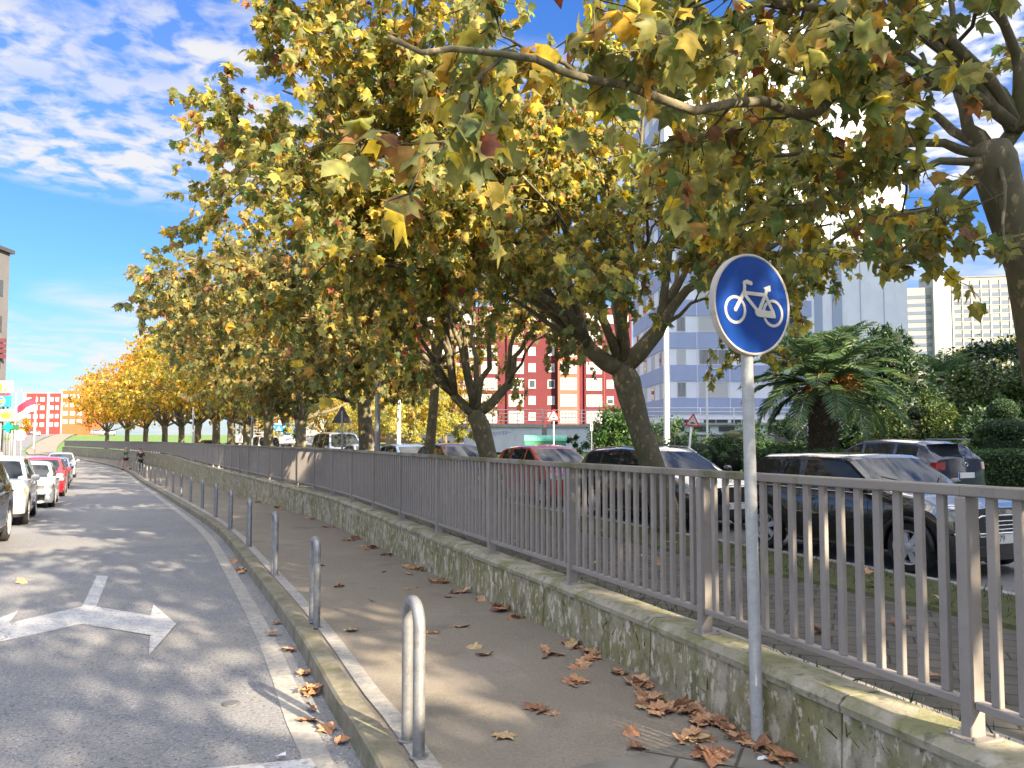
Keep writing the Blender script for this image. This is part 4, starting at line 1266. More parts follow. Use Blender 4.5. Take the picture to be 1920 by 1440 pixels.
bush('shrub', (*U(820, 63), 1.0), [((0, 0, .7), (1.2, 1, .8))], 'fresh', .22, 600, 'low green shrub under the yellow round-headed tree', 'shrub')
bush('shrub', (*U(540, 70), 1.0), [((0, 0, 1.0), (1.4, 1, 1.3))], 'hedge', .25, 700, 'dark green clipped bush behind the crossing sign', 'shrub')

# --- palms
def frond(fo, rach, base, az, el, ln, droop, nl, leafl):
    n = 14
    d0 = np.array((math.cos(az) * math.cos(el), math.sin(az) * math.cos(el), math.sin(el)))
    hz = np.array((math.cos(az), math.sin(az), 0.0))
    pts = []
    p = np.array(base, float); e = el
    for i in range(n + 1):
        pts.append(p.copy())
        e -= droop / n * (0.4 + 1.2 * i / n)
        p = p + (hz * math.cos(e) + np.array([0, 0, math.sin(e)])) * (ln / n)
    pts = np.array(pts)
    rach.tube([tuple(q) for q in pts], [.035 * (1 - .85 * i / n) + .004 for i in range(n + 1)], 4, caps=False)
    f = np.linspace(.14, .995, nl) * n
    i = np.minimum(f.astype(int), n - 1)
    q = pts[i] + (pts[i + 1] - pts[i]) * (f - i)[:, None]
    tn = norm(pts[i + 1] - pts[i])
    sv = np.array((-math.sin(az), math.cos(az), 0.0))
    up = norm(np.cross(np.repeat(sv[None], nl, 0), tn)) * -1
    up *= np.sign((up[:, 2:3]) + 1e-6)
    t_ = f / n
    sz = leafl * np.sin(np.pi * np.clip(.12 + .86 * t_, 0, 1)) ** .55
    col = pick_cols('palm', nl, jit=.15)
    for s in (-1, 1):
        d = norm(tn * .62 + sv * s * .85 + up * .28 + np.array([0, 0, -.22]) + nrg.normal(0, .07, (nl, 3)))
        fo.add(q, d, up + sv * s * .2, sz * (.9 + .2 * nrg.random(nl)), col)
PALMLEAF = np.array([(0, 0, 0), (.045, .3, .0), (.03, .75, -.04), (0, 1.0, -.12), (-.03, .75, -.04), (-.045, .3, .0)], float)
M_rachis = pbr('palm_rib', (.10, .12, .04), .6, var=.3)
M_palmtrunk = layered('palm_trunk', ((.085, .062, .04), (.05, .038, .025), 8.0), [((.16, .13, .09), 7.0, .55, .65, .7, None), ((.04, .06, .02), 3.0, .52, .66, .7, None)], rough=1, bump=.9, bscale=25)
def palm(loc, th, tr, nf, ln, leafl, label, fruit=True, nl=56):
    t = empty('palm_tree', loc, 0, label, 'palm tree')
    fo, ra = Foliage(), MB()
    for k in range(nf):
        az = k * 2.39996 + rng.random() * .2
        f = (k + .5) / nf
        el = R(87) - R(104) * f ** 1.3
        frond(fo, ra, (math.cos(az) * tr * .5, math.sin(az) * tr * .5, th + .1 - .25 * f), az, el + R(8) * (rng.random() - .5), ln * (.8 + .25 * rng.random()) * (.84 if f < .15 else 1), R(62) + R(35) * f * rng.random(), nl, leafl)
    mb = MB()
    mb.lathe([(tr * 1.1, -.2), (tr * .98, .3), (tr * .9, th * .5), (tr * .98, th * .8), (tr * 1.12, th * .95), (tr * .8, th + .15), (tr * .2, th + .3)], 20)
    rows = int(th / .14)
    for r_ in range(rows):
        z = r_ * .14 + .02
        rr = tr * (.93 + .12 * (z / th) ** 2)
        m = 15
        for j in range(m):
            a = 2 * math.pi * (j + .5 * (r_ % 2)) / m + .05 * rng.random()
            c, s = math.cos(a), math.sin(a)
            o = .05 + .035 * rng.random()
            b = (rr * c, rr * s, z); w = rr * math.pi / m * .8
            mb.add([(b[0] - s * w, b[1] + c * w, z + .03), (b[0] + s * w, b[1] - c * w, z + .03), (b[0] + c * o, b[1] + s * o, z + .125), (b[0], b[1], z - .02)], [(0, 3, 1), (0, 1, 2), (3, 0, 2), (1, 3, 2)])
    mb.build('trunk', M_palmtrunk, t)
    ra.build('fronds_ribs', M_rachis, t)
    fo.build('fronds', M_leafpalm, t, PALMLEAF, SIMPLE_F)
    if fruit:
        for az, dz, q in ((-2.4, -.10, 1), (-1.9, .25, .7), (-.75, .25, 1), (-1.15, .1, .8), (-.2, .1, .8)):
            fr = MB(); hub = (math.cos(az) * (tr * 1.0 + .1), math.sin(az) * (tr * 1.0 + .1), th + dz + .12)
            for k in range(90):
                a = az + rng.gauss(0, .15); rr = tr * 1.1 + .45 + rng.gauss(0, .12)
                z = th + dz - abs(rng.gauss(0, .26)) * q
                fr.tube([hub, (math.cos(a) * rr, math.sin(a) * rr, z)], .004, 3)
                fr.lathe([(.005, -.022), (.02, -.01), (.02, .01), (.005, .022)], 5, (math.cos(a) * rr, math.sin(a) * rr, z))
            fr.build('fruit_cluster', pbr('palm_fruit', (.45, .20, .03), .6, var=.4, scale=20), t)
    return t
palm((*U(1543, 27), .40), 3.35, .54, 58, 3.0, .60, 'large date palm with orange fruit clusters and a thick scaly trunk')
palm((*U(1772, 44), .8), 4.4, .36, 34, 2.5, .55, 'smaller palm rising behind the dark trees near the slab block', fruit=False, nl=40)

# --- short grass and weeds behind the wall, seen between the bars
def grass_tufts():
    fo = Foliage()
    for path_off, n, ylim, hh in ((.52, 9000, (1.5, 16), .055), (3.95, 6500, (4, 20), .05)):
        base = offset(W, path_off)
        ok = [i for i, p in enumerate(base) if ylim[0] < p.y < ylim[1]]
        wd = .22 if path_off < 1 else .55
        idx = nrg.choice(ok, n)
        P = np.array([base[i][:] for i in idx]) + nrg.normal(0, .2, (n, 3))
        off = nrg.uniform(-wd, wd, n)
        P[:, 0] += off * .92; P[:, 1] += off * .4
        z = np.where(path_off < 1, .25 - (off + wd) * .22, .165)
        clump = np.sin(P[:, 0] * 5.1) * np.sin(P[:, 1] * 3.7 + 1) + nrg.normal(0, .4, n)
        keep = clump > -.1
        P[:, 2] = z
        P = P[keep]; m = len(P)
        d = norm(nrg.normal(0, .45, (m, 3)) + np.array([0, 0, 1.0]))
        col = pick_cols('fresh', m) * .9
        fo.add(P, d, nrg.normal(0, 1, (m, 3)), hh * (.5 + 1.3 * nrg.random(m)), col)
    o = fo.build('grass', M_leafdark, None, np.array([(-.06, 0, 0), (.06, 0, 0), (.02, .6, .06), (0, 1, .2)], float), [(0, 1, 2), (0, 2, 3)])
    tag(o, 'short mossy grass and weeds on the verges behind the wall', 'grass', kind='stuff')
grass_tufts()

# ================================================================== CARS
def paint(name, col, metal=0.0, rough=.32):
    return pbr('paint_' + name, col, rough, metal, coat=1.0, spec=.5)
M_glass = glass_mat('car_glass', (.018, .022, .025), .02)
M_black = pbr('black_plastic', (.022, .022, .023), .55, var=.2, scale=20)
M_under = pbr('underbody', (.012, .012, .012), .9)
M_rubber = pbr('tyre_rubber', (.022, .021, .02), .85, var=.35, scale=12, bump=.15, bscale=80)
M_alloy = pbr('alloy', (.55, .55, .56), .35, .3, var=.15, scale=14)
M_chrome = pbr('chrome', (.72, .72, .74), .12, 1.0)
M_lens = pbr('lamp_lens', (.62, .64, .66), .08, .35, coat=1.0, var=.5, scale=26)
M_redlens = pbr('red_lens', (.30, .012, .012), .12, 0, coat=1.0, var=.3, scale=20)
M_amber = pbr('amber_lens', (.65, .22, .02), .15, 0, coat=1.0)
M_plate = pbr('plate_white', (.70, .70, .68), .4, var=.08, scale=30)
M_plateink = pbr('plate_ink', (.02, .02, .025), .5)
M_eu = pbr('plate_blue', (.01, .05, .30), .4)
CARS = {
 # L, W, wheelbase centre x front/rear, wheel radius, top profile, belt (x,z), bottom, tumblehome, windows, roof
 'mini': dict(L=3.66, W=1.70, fx=1.22, rx=-1.25, r=.305, zlo=.19, tum=.20, belt=[(-1.9, .93), (.7, .90), (1.9, .78)],
     top=[(-1.83, .84), (-1.76, .97), (-1.52, 1.34), (-1.40, 1.385), (-.6, 1.405), (.15, 1.385), (.26, 1.34), (.80, .965), (1.25, .91), (1.62, .81), (1.83, .70)],
     ws=(.26, .80), rw=(-1.76, -1.52), win=[(-1.42, -.62), (-.50, .30)], wintri=.58, tail=.0),
 'hatch': dict(L=4.0, W=1.73, fx=1.24, rx=-1.28, r=.31, zlo=.2, tum=.34, belt=[(-2, .98), (.9, .92), (2, .74)],
     top=[(-2.0, .86), (-1.93, 1.0), (-1.55, 1.36), (-1.3, 1.42), (-.4, 1.475), (.15, 1.44), (.32, 1.37), (1.05, .98), (1.5, .88), (1.85, .76), (2.0, .66)],
     ws=(.32, 1.05), rw=(-1.93, -1.55), win=[(-1.40, -.88), (-.80, -.02), (.05, .55)], wintri=.9, tail=.0),
 'wagon': dict(L=4.62, W=1.80, fx=1.42, rx=-1.26, r=.325, zlo=.19, tum=.36, belt=[(-2.3, .98), (.9, .93), (2.3, .74)],
     top=[(-2.31, .80), (-2.25, 1.0), (-1.88, 1.34), (-1.6, 1.41), (-.5, 1.465), (.15, 1.43), (.32, 1.36), (1.10, .99), (1.6, .90), (2.1, .78), (2.31, .66)],
     ws=(.32, 1.10), rw=(-2.25, -1.88), win=[(-1.80, -1.18), (-1.10, -.42), (-.34, .56)], wintri=.92, tail=.0),
 'suv': dict(L=4.58, W=1.86, fx=1.38, rx=-1.28, r=.36, zlo=.26, tum=.30, belt=[(-2.3, 1.12), (.9, 1.06), (2.3, .92)],
     top=[(-2.29, .98), (-2.2, 1.14), (-1.78, 1.54), (-1.5, 1.62), (-.4, 1.69), (.2, 1.65), (.36, 1.57), (1.12, 1.14), (1.6, 1.06), (2.1, .97), (2.29, .82)],
     ws=(.36, 1.12), rw=(-2.2, -1.78), win=[(-1.72, -1.12), (-1.04, -.30), (-.22, .58)], wintri=.94, tail=.0),
 'van': dict(L=4.9, W=1.90, fx=1.50, rx=-1.45, r=.33, zlo=.22, tum=.20, belt=[(-2.5, 1.16), (1.3, 1.12), (2.45, .98)],
     top=[(-2.45, 1.0), (-2.42, 1.18), (-2.28, 1.82), (-2.1, 1.92), (-.6, 1.97), (.7, 1.93), (.9, 1.86), (1.62, 1.20), (2.0, 1.10), (2.3, .98), (2.45, .80)],
     ws=(.9, 1.62), rw=(-2.42, -2.28), win=[(-2.2, -1.1), (-.98, .12), (.22, 1.1)], wintri=1.45, tail=.0),
 'sedan': dict(L=4.5, W=1.78, fx=1.36, rx=-1.30, r=.32, zlo=.2, tum=.38, belt=[(-2.3, .96), (.9, .92), (2.3, .74)],
     top=[(-2.25, .88), (-2.15, 1.0), (-1.65, 1.05), (-.95, 1.38), (-.7, 1.43), (-.2, 1.45), (.15, 1.42), (.32, 1.36), (1.08, .98), (1.6, .89), (2.08, .78), (2.25, .66)],
     ws=(.32, 1.08), rw=(-1.65, -.95), win=[(-1.10, -.42), (-.34, .56)], wintri=.9, tail=.0),
}
def lin(pts, x):
    if x <= pts[0][0]: return pts[0][1]
    for (a, za), (b, zb) in zip(pts, pts[1:]):
        if x <= b: return za + (zb - za) * (x - a) / (b - a)
    return pts[-1][1]
WHEELS = {}
def wheel_meshes(r, style, n=28):
    key = (r, style)
    if key in WHEELS: return WHEELS[key]
    w = .19
    Mr = Matrix.Rotation(math.pi / 2, 4, 'X')       # lathe axis to y
    ty = MB().lathe([(r * .60, -w / 2 + .015), (r * .70, -w / 2), (r * .93, -w / 2 + .006), (r, -w / 2 + .04), (r, w / 2 - .04), (r * .93, w / 2 - .006), (r * .70, w / 2), (r * .60, w / 2 - .015)], n, M=Mr, caps=False)
    me1 = ty.build('wheel', M_rubber, smooth=40); 
    rm = MB()
    rr = r * .68
    rm.mi = 1
    rm.lathe([(rr * .9, w / 2 - .075), (rr * .2, w / 2 - .07)], n, M=Mr)
    rm.mi = 0
    rm.lathe([(rr * .86, w / 2 - .09), (rr * .90, w / 2 - .01), (rr, w / 2 + .001), (rr * 1.02, w / 2 - .012), (rr * 1.0, w / 2 - .03)], n, M=Mr, caps=False)
    ns = {'five': 5, 'six': 6, 'seven': 7, 'ten': 10}[style]
    for k in range(ns):
        a = 2 * math.pi * k / ns
        c, s = math.cos(a), math.sin(a)
        w0, w1 = rr * (.15 if ns < 8 else .07), rr * (.21 if ns < 6 else (.20 if ns < 8 else .08))
        y0, y1 = -(w / 2 - .012), -(w / 2 - .022)
        vs = []
        for (q, ww, y) in ((rr * .12, w0, y0), (rr * .92, w1, y1)):
            for sgn in (-1, 1):
                for yy in (y, y + .035):
                    vs.append((q * c - sgn * ww * s, yy, q * s + sgn * ww * c))
        rm.add(vs, [(0, 2, 6, 4), (1, 5, 7, 3), (0, 4, 5, 1), (2, 3, 7, 6), (0, 1, 3, 2), (4, 6, 7, 5)])
    rm.lathe([(rr * .26, w / 2 - .05), (rr * .24, w / 2 - .004), (rr * .14, w / 2 + .004), (rr * .05, w / 2 + .004)], 14, M=Mr)
    me2 = rm.build('rim', [M_alloy, M_under], smooth=30)
    WHEELS[key] = (me1.data, me2.data)
    bpy.data.objects.remove(me1); bpy.data.objects.remove(me2)
    return WHEELS[key]

def make_car(kind, name, pmat, loc, rz, label, cat='car', group=None, style='five', clad=False, plate=None, detail=1, rails=False, extra=None, scale=1.0):
    S = CARS[kind]
    L_, Wd = S['L'], S['W']
    root = empty(name, loc, rz, label, cat, group)
    if scale != 1.0: root.scale = (scale, scale, scale)
    hx = L_ / 2
    nose = .16
    xs = set()
    for xc in (S['fx'], S['rx']):
        Ra = S['r'] * 1.13
        for k in range(13): xs.add(round(xc + Ra * math.cos(math.pi * k / 12), 4))
    for a, b in S['win']: xs.add(a); xs.add(b)
    xs.add(S['wintri'])
    for x, z in S['top'][1:-1]: xs.add(x)
    x_f, x_r = hx - nose, -hx + .12
    xs = sorted(x for x in xs if x_r + .04 < x < x_f - .04)
    st = [x_r]
    for x in xs + [x_f]:
        if x - st[-1] < .018 and x != x_f: continue
        while x - st[-1] > .22: st.append(st[-1] + min(.2, (x - st[-1]) / math.ceil((x - st[-1]) / .2)))
        st.append(x)
    nst = len(st)
    def section(x):
        f = abs(x / hx)
        w = Wd / 2 * (1 - .085 * f ** 5) 
        zl = S['zlo']
        for xc in (S['fx'], S['rx']):
            Ra = S['r'] * 1.13
            if abs(x - xc) < Ra: zl = max(zl, S['r'] + math.sqrt(max(0, Ra * Ra - (x - xc) ** 2)))
        zb, zt = lin(S['belt'], x), lin(S['top'], x)
        zb = min(zb, zt - .015)
        zl = min(zl, zb - .12)
        h = zb - zl
        pts = [(w * .955, zl), (w * .99, zl + .10 * h + .02), (w, zl + .5 * h), (w * .992, zl + .80 * h), (w * .945, zb)]
        if zt > zb + .16:
            def wy(z): return w * .925 - (z - zb) * S['tum'] - .10 * max(0, z - zb) ** 2
            pts += [(wy(zb + .03), zb + .03), (wy(zt - .085), zt - .085), (wy(zt - .045) - .005, zt - .042), (wy(zt) - .075, zt - .008), (wy(zt) * .45, zt + .008), (0, zt + .012)]
        else:
            d = zt - zb
            pts += [(w * .90, zb + d * .45), (w * .84, zb + d * .75), (w * .78, zb + d * .90), (w * .68, zb + d * .97), (w * .35, zt + .005), (0, zt + .012)]
        return pts
    secs = [section(x) for x in st]
    NP = 11
    verts = []
    def vid(i, k, s): return (i * NP + k) * 2 + (0 if s > 0 else 1)
    # nose and tail bulge: the ends are rounded in plan
    rowdx_f = [.02, -.015, -.01, .012, .03, .03, .03, .03, .03, .03, .03]
    for i, x in enumerate(st):
        for k in range(NP):
            y, z = secs[i][k]
            verts.append((x, y, z)); verts.append((x, -y, z))
    groups = {}
    def add(g, f): groups.setdefault(g, []).append(f)
    for i in range(nst - 1):
        xm = (st[i] + st[i + 1]) / 2
        cab = secs[i][10][1] > secs[i][4][1] + .17 and secs[i + 1][10][1] > secs[i + 1][4][1] + .10
        inw = None
        for wi, (a, b) in enumerate(S['win']):
            if a - .001 < st[i] and st[i + 1] < b + .001: inw = wi
        if inw is None and S['win'][-1][1] - .001 < st[i] and st[i + 1] < S['wintri'] + .001: inw = len(S['win']) - 1
        for k in range(NP - 1):
            for s in (1, -1):
                f = (vid(i, k, s), vid(i + 1, k, s), vid(i + 1, k + 1, s), vid(i, k + 1, s))
                if s > 0: f = f[::-1]
                g = 'body'
                if k == 5 and inw is not None: g = ('side_window', inw, s)
                elif k in (8, 9) and S['ws'][0] - .001 < st[i] and st[i + 1] < S['ws'][1] + .001: g = ('windshield', 0, 0)
                elif k in (8, 9) and S['rw'][0] - .001 < st[i] and st[i + 1] < S['rw'][1] + .001: g = ('rear_window', 0, 0)
                elif k == 0 and clad: g = 'clad'
                elif k in (3,) and xm > x_f - .26: g = ('headlight', 0, s)
                elif k in (3,) and xm < x_r + .16: g = ('taillight', 0, s)
                add(g, f)
    # the two end faces, rounded in plan
    for end, i in ((1, nst - 1), (-1, 0)):
        sec = secs[i]; x0 = st[i]; dep = nose if end > 0 else .12
        cols = [sec[k][0] / sec[4][0] for k in range(4, NP)]
        cols = [1.0] + cols[1:]
        full = [(c, 1) for c in cols] + [(c, -1) for c in cols[::-1][1:]]
        nc = len(full)
        rows = []
        for r in range(5):
            w, z = sec[r]
            row = []
            for j, (c, s) in enumerate(full):
                if j == 0: row.append(vid(i, r, 1)); continue
                if j == nc - 1: row.append(vid(i, r, -1)); continue
                bul = dep * (1 - (c) ** 2.6)
                dx = rowdx_f[r] if end > 0 else rowdx_f[r] * .6
                verts.append((x0 + end * (bul - dx * (1 - c ** 4)), w * c * s, z)); row.append(len(verts) - 1)
            rows.append(row)
        hood = [vid(i, k, 1) for k in range(4, NP)] + [vid(i, k, -1) for k in range(NP - 2, 3, -1)]
        # the hood edge moves forward with the bulge
        for j, (c, s) in enumerate(full):
            if 0 < j < nc - 1:
                v = verts[hood[j]]; verts[hood[j]] = (x0 + end * dep * (1 - c ** 2.6) * .80, v[1], v[2])
        rows.append(hood)
        for r in range(5):
            for j in range(nc - 1):
                f = (rows[r][j], rows[r][j + 1], rows[r + 1][j + 1], rows[r + 1][j])
                f = tuple(dict.fromkeys(f))
                if len(f) < 3: continue
                if end > 0: f = f[::-1]
                f = f[::-1] if end > 0 else f
                f = f[::-1]
                g = 'body'
                cc = min(full[j][0], full[j + 1][0]); s = full[j][1] if full[j][0] >= full[j + 1][0] else full[j + 1][1]
                if end > 0:
                    if r == 3 and cc >= .6: g = ('headlight', 0, s)
                    elif r in (2, 3) and cc < .6 and kind != 'mini': g = ('grille', 0, 0) if r == 3 or cc < .3 else 'body'
                    elif r == 1 and cc < .72: g = ('lower_grille', 0, 0) if cc < .66 and kind != 'mini' else 'body'
                    elif r == 0: g = 'clad' if clad else 'body'
                else:
                    if r == 3 and cc >= .66: g = ('taillight', 0, s)
                    elif r == 0: g = 'clad'
                add(g, f)
    # sink lamp lenses are flush; the lens colour does the work
    def mesh_of(gs, nm, mats, parent, smooth=32):
        idx, vv, ff, mm = {}, [], [], []
        for mi, g in enumerate(gs):
            for f in groups.get(g, []):
                q = []
                for v in f:
                    if v not in idx: idx[v] = len(vv); vv.append(verts[v])
                    q.append(idx[v])
                ff.append(q); mm.append(mi)
        if not ff: return None
        mb = MB(); mb.v, mb.f, mb.m = vv, ff, mm
        o = mb.build(nm, mats, parent, smooth=smooth)
        bm = bmesh.new(); bm.from_mesh(o.data); bmesh.ops.recalc_face_normals(bm, faces=bm.faces); 
        bm.to_mesh(o.data); bm.free()
        return o
    body = mesh_of(['body', 'clad'], 'body', [pmat, M_black], root)
    for g in list(groups):
        if isinstance(g, tuple):
            nm = g[0]
            mat = {'side_window': M_glass, 'windshield': M_glass, 'rear_window': M_glass, 'headlight': M_lens, 'taillight': M_redlens, 'grille': M_black, 'lower_grille': M_black}[nm]
            mesh_of([g], nm, mat, root)
    ub = MB()
    ub.box((0, 0, S['zlo'] + .16), (L_ - .5, Wd - .52, .3)); ub.box((0, 0, S['zlo'] + .4), (L_ - .9, Wd - .12, .12))
    ub.build('underbody', M_under, root)
    m1, m2 = wheel_meshes(S['r'], style)
    for xc in (S['fx'], S['rx']):
        for s in (1, -1):
            o = bpy.data.objects.new('wheel', m1); COL.objects.link(o); o.parent = root
            o.location = (xc, s * (Wd / 2 - .115), S['r'])
            o.rotation_euler = (0, rng.random(), 0 if s < 0 else math.pi)
            q = bpy.data.objects.new('rim', m2); COL.objects.link(q); q.parent = o
    # mirrors
    xm = S['wintri'] - .06
    zb = lin(S['belt'], xm)
    for s in (1, -1):
        mb = MB()
        mb.box((xm + .02, s * (Wd / 2 + .07), zb + .10), (.11, .20, .14), 0, .045)
        mb.box((xm + .03, s * (Wd / 2 - .04), zb + .045), (.06, .12, .035), 0, .01)
        mb.build('mirror', pmat if kind != 'van' else M_black, root, smooth=40)
    if detail:
        for (a, b) in S['win']:
            if b - a < .45: continue
            xq = a + .16
            for s in (1, -1):
                sec = section(xq); zq = sec[4][1] - .12
                MB().box((xq, s * (sec[3][0] + .012), zq), (.17, .03, .028), 0, .01).build('door_handle', pmat, root, smooth=40)
        sm = MB()
        for (a, b) in S['win'][1:] + [(0, S['wintri'] + .08)]:
            xq = a - .04 if a else b
            if a == 0: xq = b
            sec = section(xq)
            for s in (1, -1):
                for k in range(4):
                    (y0, z0), (y1, z1) = sec[k], sec[k + 1]
                    sm.add([(xq - .003, s * (y0 + .0015), z0), (xq + .003, s * (y0 + .0015), z0), (xq + .003, s * (y1 + .0015), z1), (xq - .003, s * (y1 + .0015), z1)], [(0, 1, 2, 3)])
        sm.build('door_gap', M_under, root)
    if rails:
        for s in (1, -1):
            sec = [(x, section(x)) for x in np.linspace(S['rw'][1] + .1, S['ws'][0] - .02, 9)]
            MB().tube([(x, s * (q[7][0] - .01), q[7][1] + .055 - (.045 if i in (0, 8) else 0)) for i, (x, q) in enumerate(sec)], .016, 6).build('roof_rail', M_chrome, root, smooth=True)
    # number plates front and rear
    for end in (1, -1):
        z = .44 if end > 0 else lin(S['top'], -hx + .05) - .26
        if end < 0 and kind in ('mini',): z = .55
        x = end * (hx + (.014 if end > 0 else .006))
        p = MB().box((x, 0, z), (.014, .52, .115), 0, .003).build('number_plate', M_plate, root)
        MB().box((x + end * .0075, -end * .235, z), (.002, .045, .108)).build('plate_band', M_eu, p)
        if plate and end > 0:
            Mp = Matrix(((0, 0, 1, x + .0085), (1, 0, 0, -.20), (0, 1, 0, z), (0, 0, 0, 1)))
            text_mesh('plate_number', plate, .105, M_plateink, p, Mp, .001, 'LEFT', .0, .95)
    if extra: extra(root, S, section, pmat)
    return root

P_black = paint('black', (.006, .006, .009), 0, .25)
P_navy = paint('navy', (.012, .018, .045), .3, .3)
P_red = paint('red', (.42, .012, .022))
P_dred = paint('dark_red', (.16, .015, .02), .2)
P_white = paint('white', (.74, .72, .67))
P_pearl = paint('pearl', (.70, .66, .58))
P_blue = paint('blue_grey', (.16, .24, .42), .4)
P_silver = paint('silver_blue', (.38, .45, .58), .5)
P_dark = paint('dark_grey', (.05, .052, .058), .4)
P_silv = paint('silver', (.48, .49, .5), .6)

def mini_extra(root, S, section, pm):
    # round lamps in chrome rings, barred grille, bumper bar, badge, chrome belt strip, aerial
    for s in (1, -1):
        M = Matrix.Translation((1.64, s * .60, .685)) @ Matrix.Rotation(s * R(20), 4, 'Z') @ Matrix.Rotation(R(72), 4, 'Y')
        lm = MB().lathe([(.135, -.02), (.132, .03), (.118, .055), (.08, .085), (.03, .10), (.004, .102)], 24, M=M).build('headlight', M_lens, root, smooth=60)
        mb = MB(); mb.tube([M @ Vector((.138 * math.cos(q), .138 * math.sin(q), .03)) for q in [2 * math.pi * i / 28 for i in range(28)]], .012, 6, closed=True)
        mb.build('chrome_ring', M_chrome, lm, smooth=True)
        MB().lathe([(.05, -.02), (.05, .012), (.02, .022)], 14, M=Matrix.Translation((1.78, s * .48, .37)) @ Matrix.Rotation(R(88), 4, 'Y')).build('fog_lamp', M_lens, root, smooth=40)
    gr = MB()
    gr.prism([(-.47, .10), (-.40, -.10), (.40, -.10), (.47, .10), (.36, .135), (-.36, .135)], .02, Matrix(((0, 0, 1, 1.812), (1, 0, 0, 0), (0, 1, 0, .575), (0, 0, 0, 1))))
    g = gr.build('grille', M_black, root)
    bars = MB()
    for k in range(4):
        z = .50 + k * .048; w = .41 + .018 * k
        bars.tube([(1.838 - .03 * abs(t) ** 2, t * w, z) for t in (-1, -.6, 0, .6, 1)], .009, 6)
    ol = [(-.47, .10), (-.40, -.10), (.40, -.10), (.47, .10), (.36, .135), (-.36, .135)]
    bars.tube([(1.834, x, .575 + y) for x, y in ol], .012, 6, closed=True)
    bars.build('grille_bars', M_chrome, g, smooth=True)
    lo = MB().box((1.822, 0, .30), (.02, 1.0, .13), 0, .01).build('lower_grille', M_black, root)
    bb = MB(); bb.tube([(1.845 - .09 * abs(t) ** 2.4, t * .72, .505 - .0 * t) for t in (-1, -.85, -.5, 0, .5, .85, 1)], .017, 8)
    bb.build('bumper_bar', M_chrome, root, smooth=True)
    b = MB()
    b.lathe([(.032, 0), (.03, .012), (.01, .014)], 16, M=Matrix.Translation((1.735, 0, .775)) @ Matrix.Rotation(R(55), 4, 'Y'))
    for s in (1, -1):
        for dz in (0, .014):
            b.tube([(1.735, s * .03, .775 + dz), (1.73, s * .085, .782 + dz)], .005, 5)
    b.build('badge', M_chrome, root, smooth=40)
    for s in (1, -1):
        cs = MB(); cs.tube([(x, s * (section(x)[4][0] + .004), section(x)[4][1] + .006) for x in np.linspace(-1.74, .82, 14)], .011, 6)
        cs.build('belt_strip', M_chrome, root, smooth=True)
        sg = MB().box((.98, s * (section(.98)[3][0] + .004), .76), (.13, .012, .045), 0, .005).build('side_repeater', M_chrome, root)
        for xc in (S['fx'], S['rx']):
            aw = MB(); aw.tube([(xc + S['r'] * 1.15 * math.cos(q), s * (Wd_of(S) - .004), S['r'] + S['r'] * 1.15 * math.sin(q)) for q in [math.pi * i / 14 for i in range(15)]], .03, 6)
            aw.build('wheel_arch_trim', M_black, root, smooth=True)
        wp = MB(); wp.tube([(.92, s * .1, .99), (.62, s * .55, 1.12)], .008, 5); wp.build('wiper', M_black, root)
    MB().tube([(-1.2, .0, 1.40), (-1.42, 0, 1.56)], .005, 5).build('aerial', M_black, root)
def Wd_of(S): return S['W'] / 2
def chrome_grille(root, S, section, pm):
    hx = S['L'] / 2
    o = [(-.34, .12), (-.30, -.14), (.30, -.14), (.34, .12), (.2, .15), (-.2, .15)]
    mb = MB(); mb.tube([(hx + .012, x, .62 + y) for x, y in o], .013, 6, closed=True)
    g = mb.build('grille_frame', M_chrome, root, smooth=True)
    b = MB()
    b.prism(o, .012, Matrix(((0, 0, 1, hx - .004), (1, 0, 0, 0), (0, 1, 0, .62), (0, 0, 0, 1))))
    b.build('grille_mesh', M_black, g)
    e = MB(); e.tube([(hx + .016, .045 * math.cos(q), .65 + .045 * math.sin(q)) for q in [2 * math.pi * i / 16 for i in range(16)]], .007, 5, closed=True)
    e.build('badge', M_chrome, root, smooth=True)
def suv_extra(root, S, section, pm):
    for s in (1, -1):
        MB().box((S['L'] / 2 - .13, s * .70, .55), (.10, .16, .10), -s * .5, .02).build('fog_lamp', M_lens, root, smooth=40)
        MB().box((S['L'] / 2 - .20, s * .80, .885), (.12, .07, .06), -s * .9, .015).build('indicator', M_amber, root, smooth=40)
def rear_extra(root, S, section, pm):
    hx = S['L'] / 2
    MB().box((-1.62, 0, 1.46), (.30, 1.1, .03), 0, .012).build('roof_spoiler', pm, root, smooth=40)
    e = MB(); e.tube([(-hx - .012, .05 * math.cos(q), .93 + .04 * math.sin(q)) for q in [2 * math.pi * i / 16 for i in range(16)]], .007, 5, closed=True)
    e.build('badge', M_chrome, root, smooth=True)
    b = MB(); b.box((-1.85, 0, 1.12), (.02, .4, .02), 0, .004); b.build('rear_wiper', M_black, root)

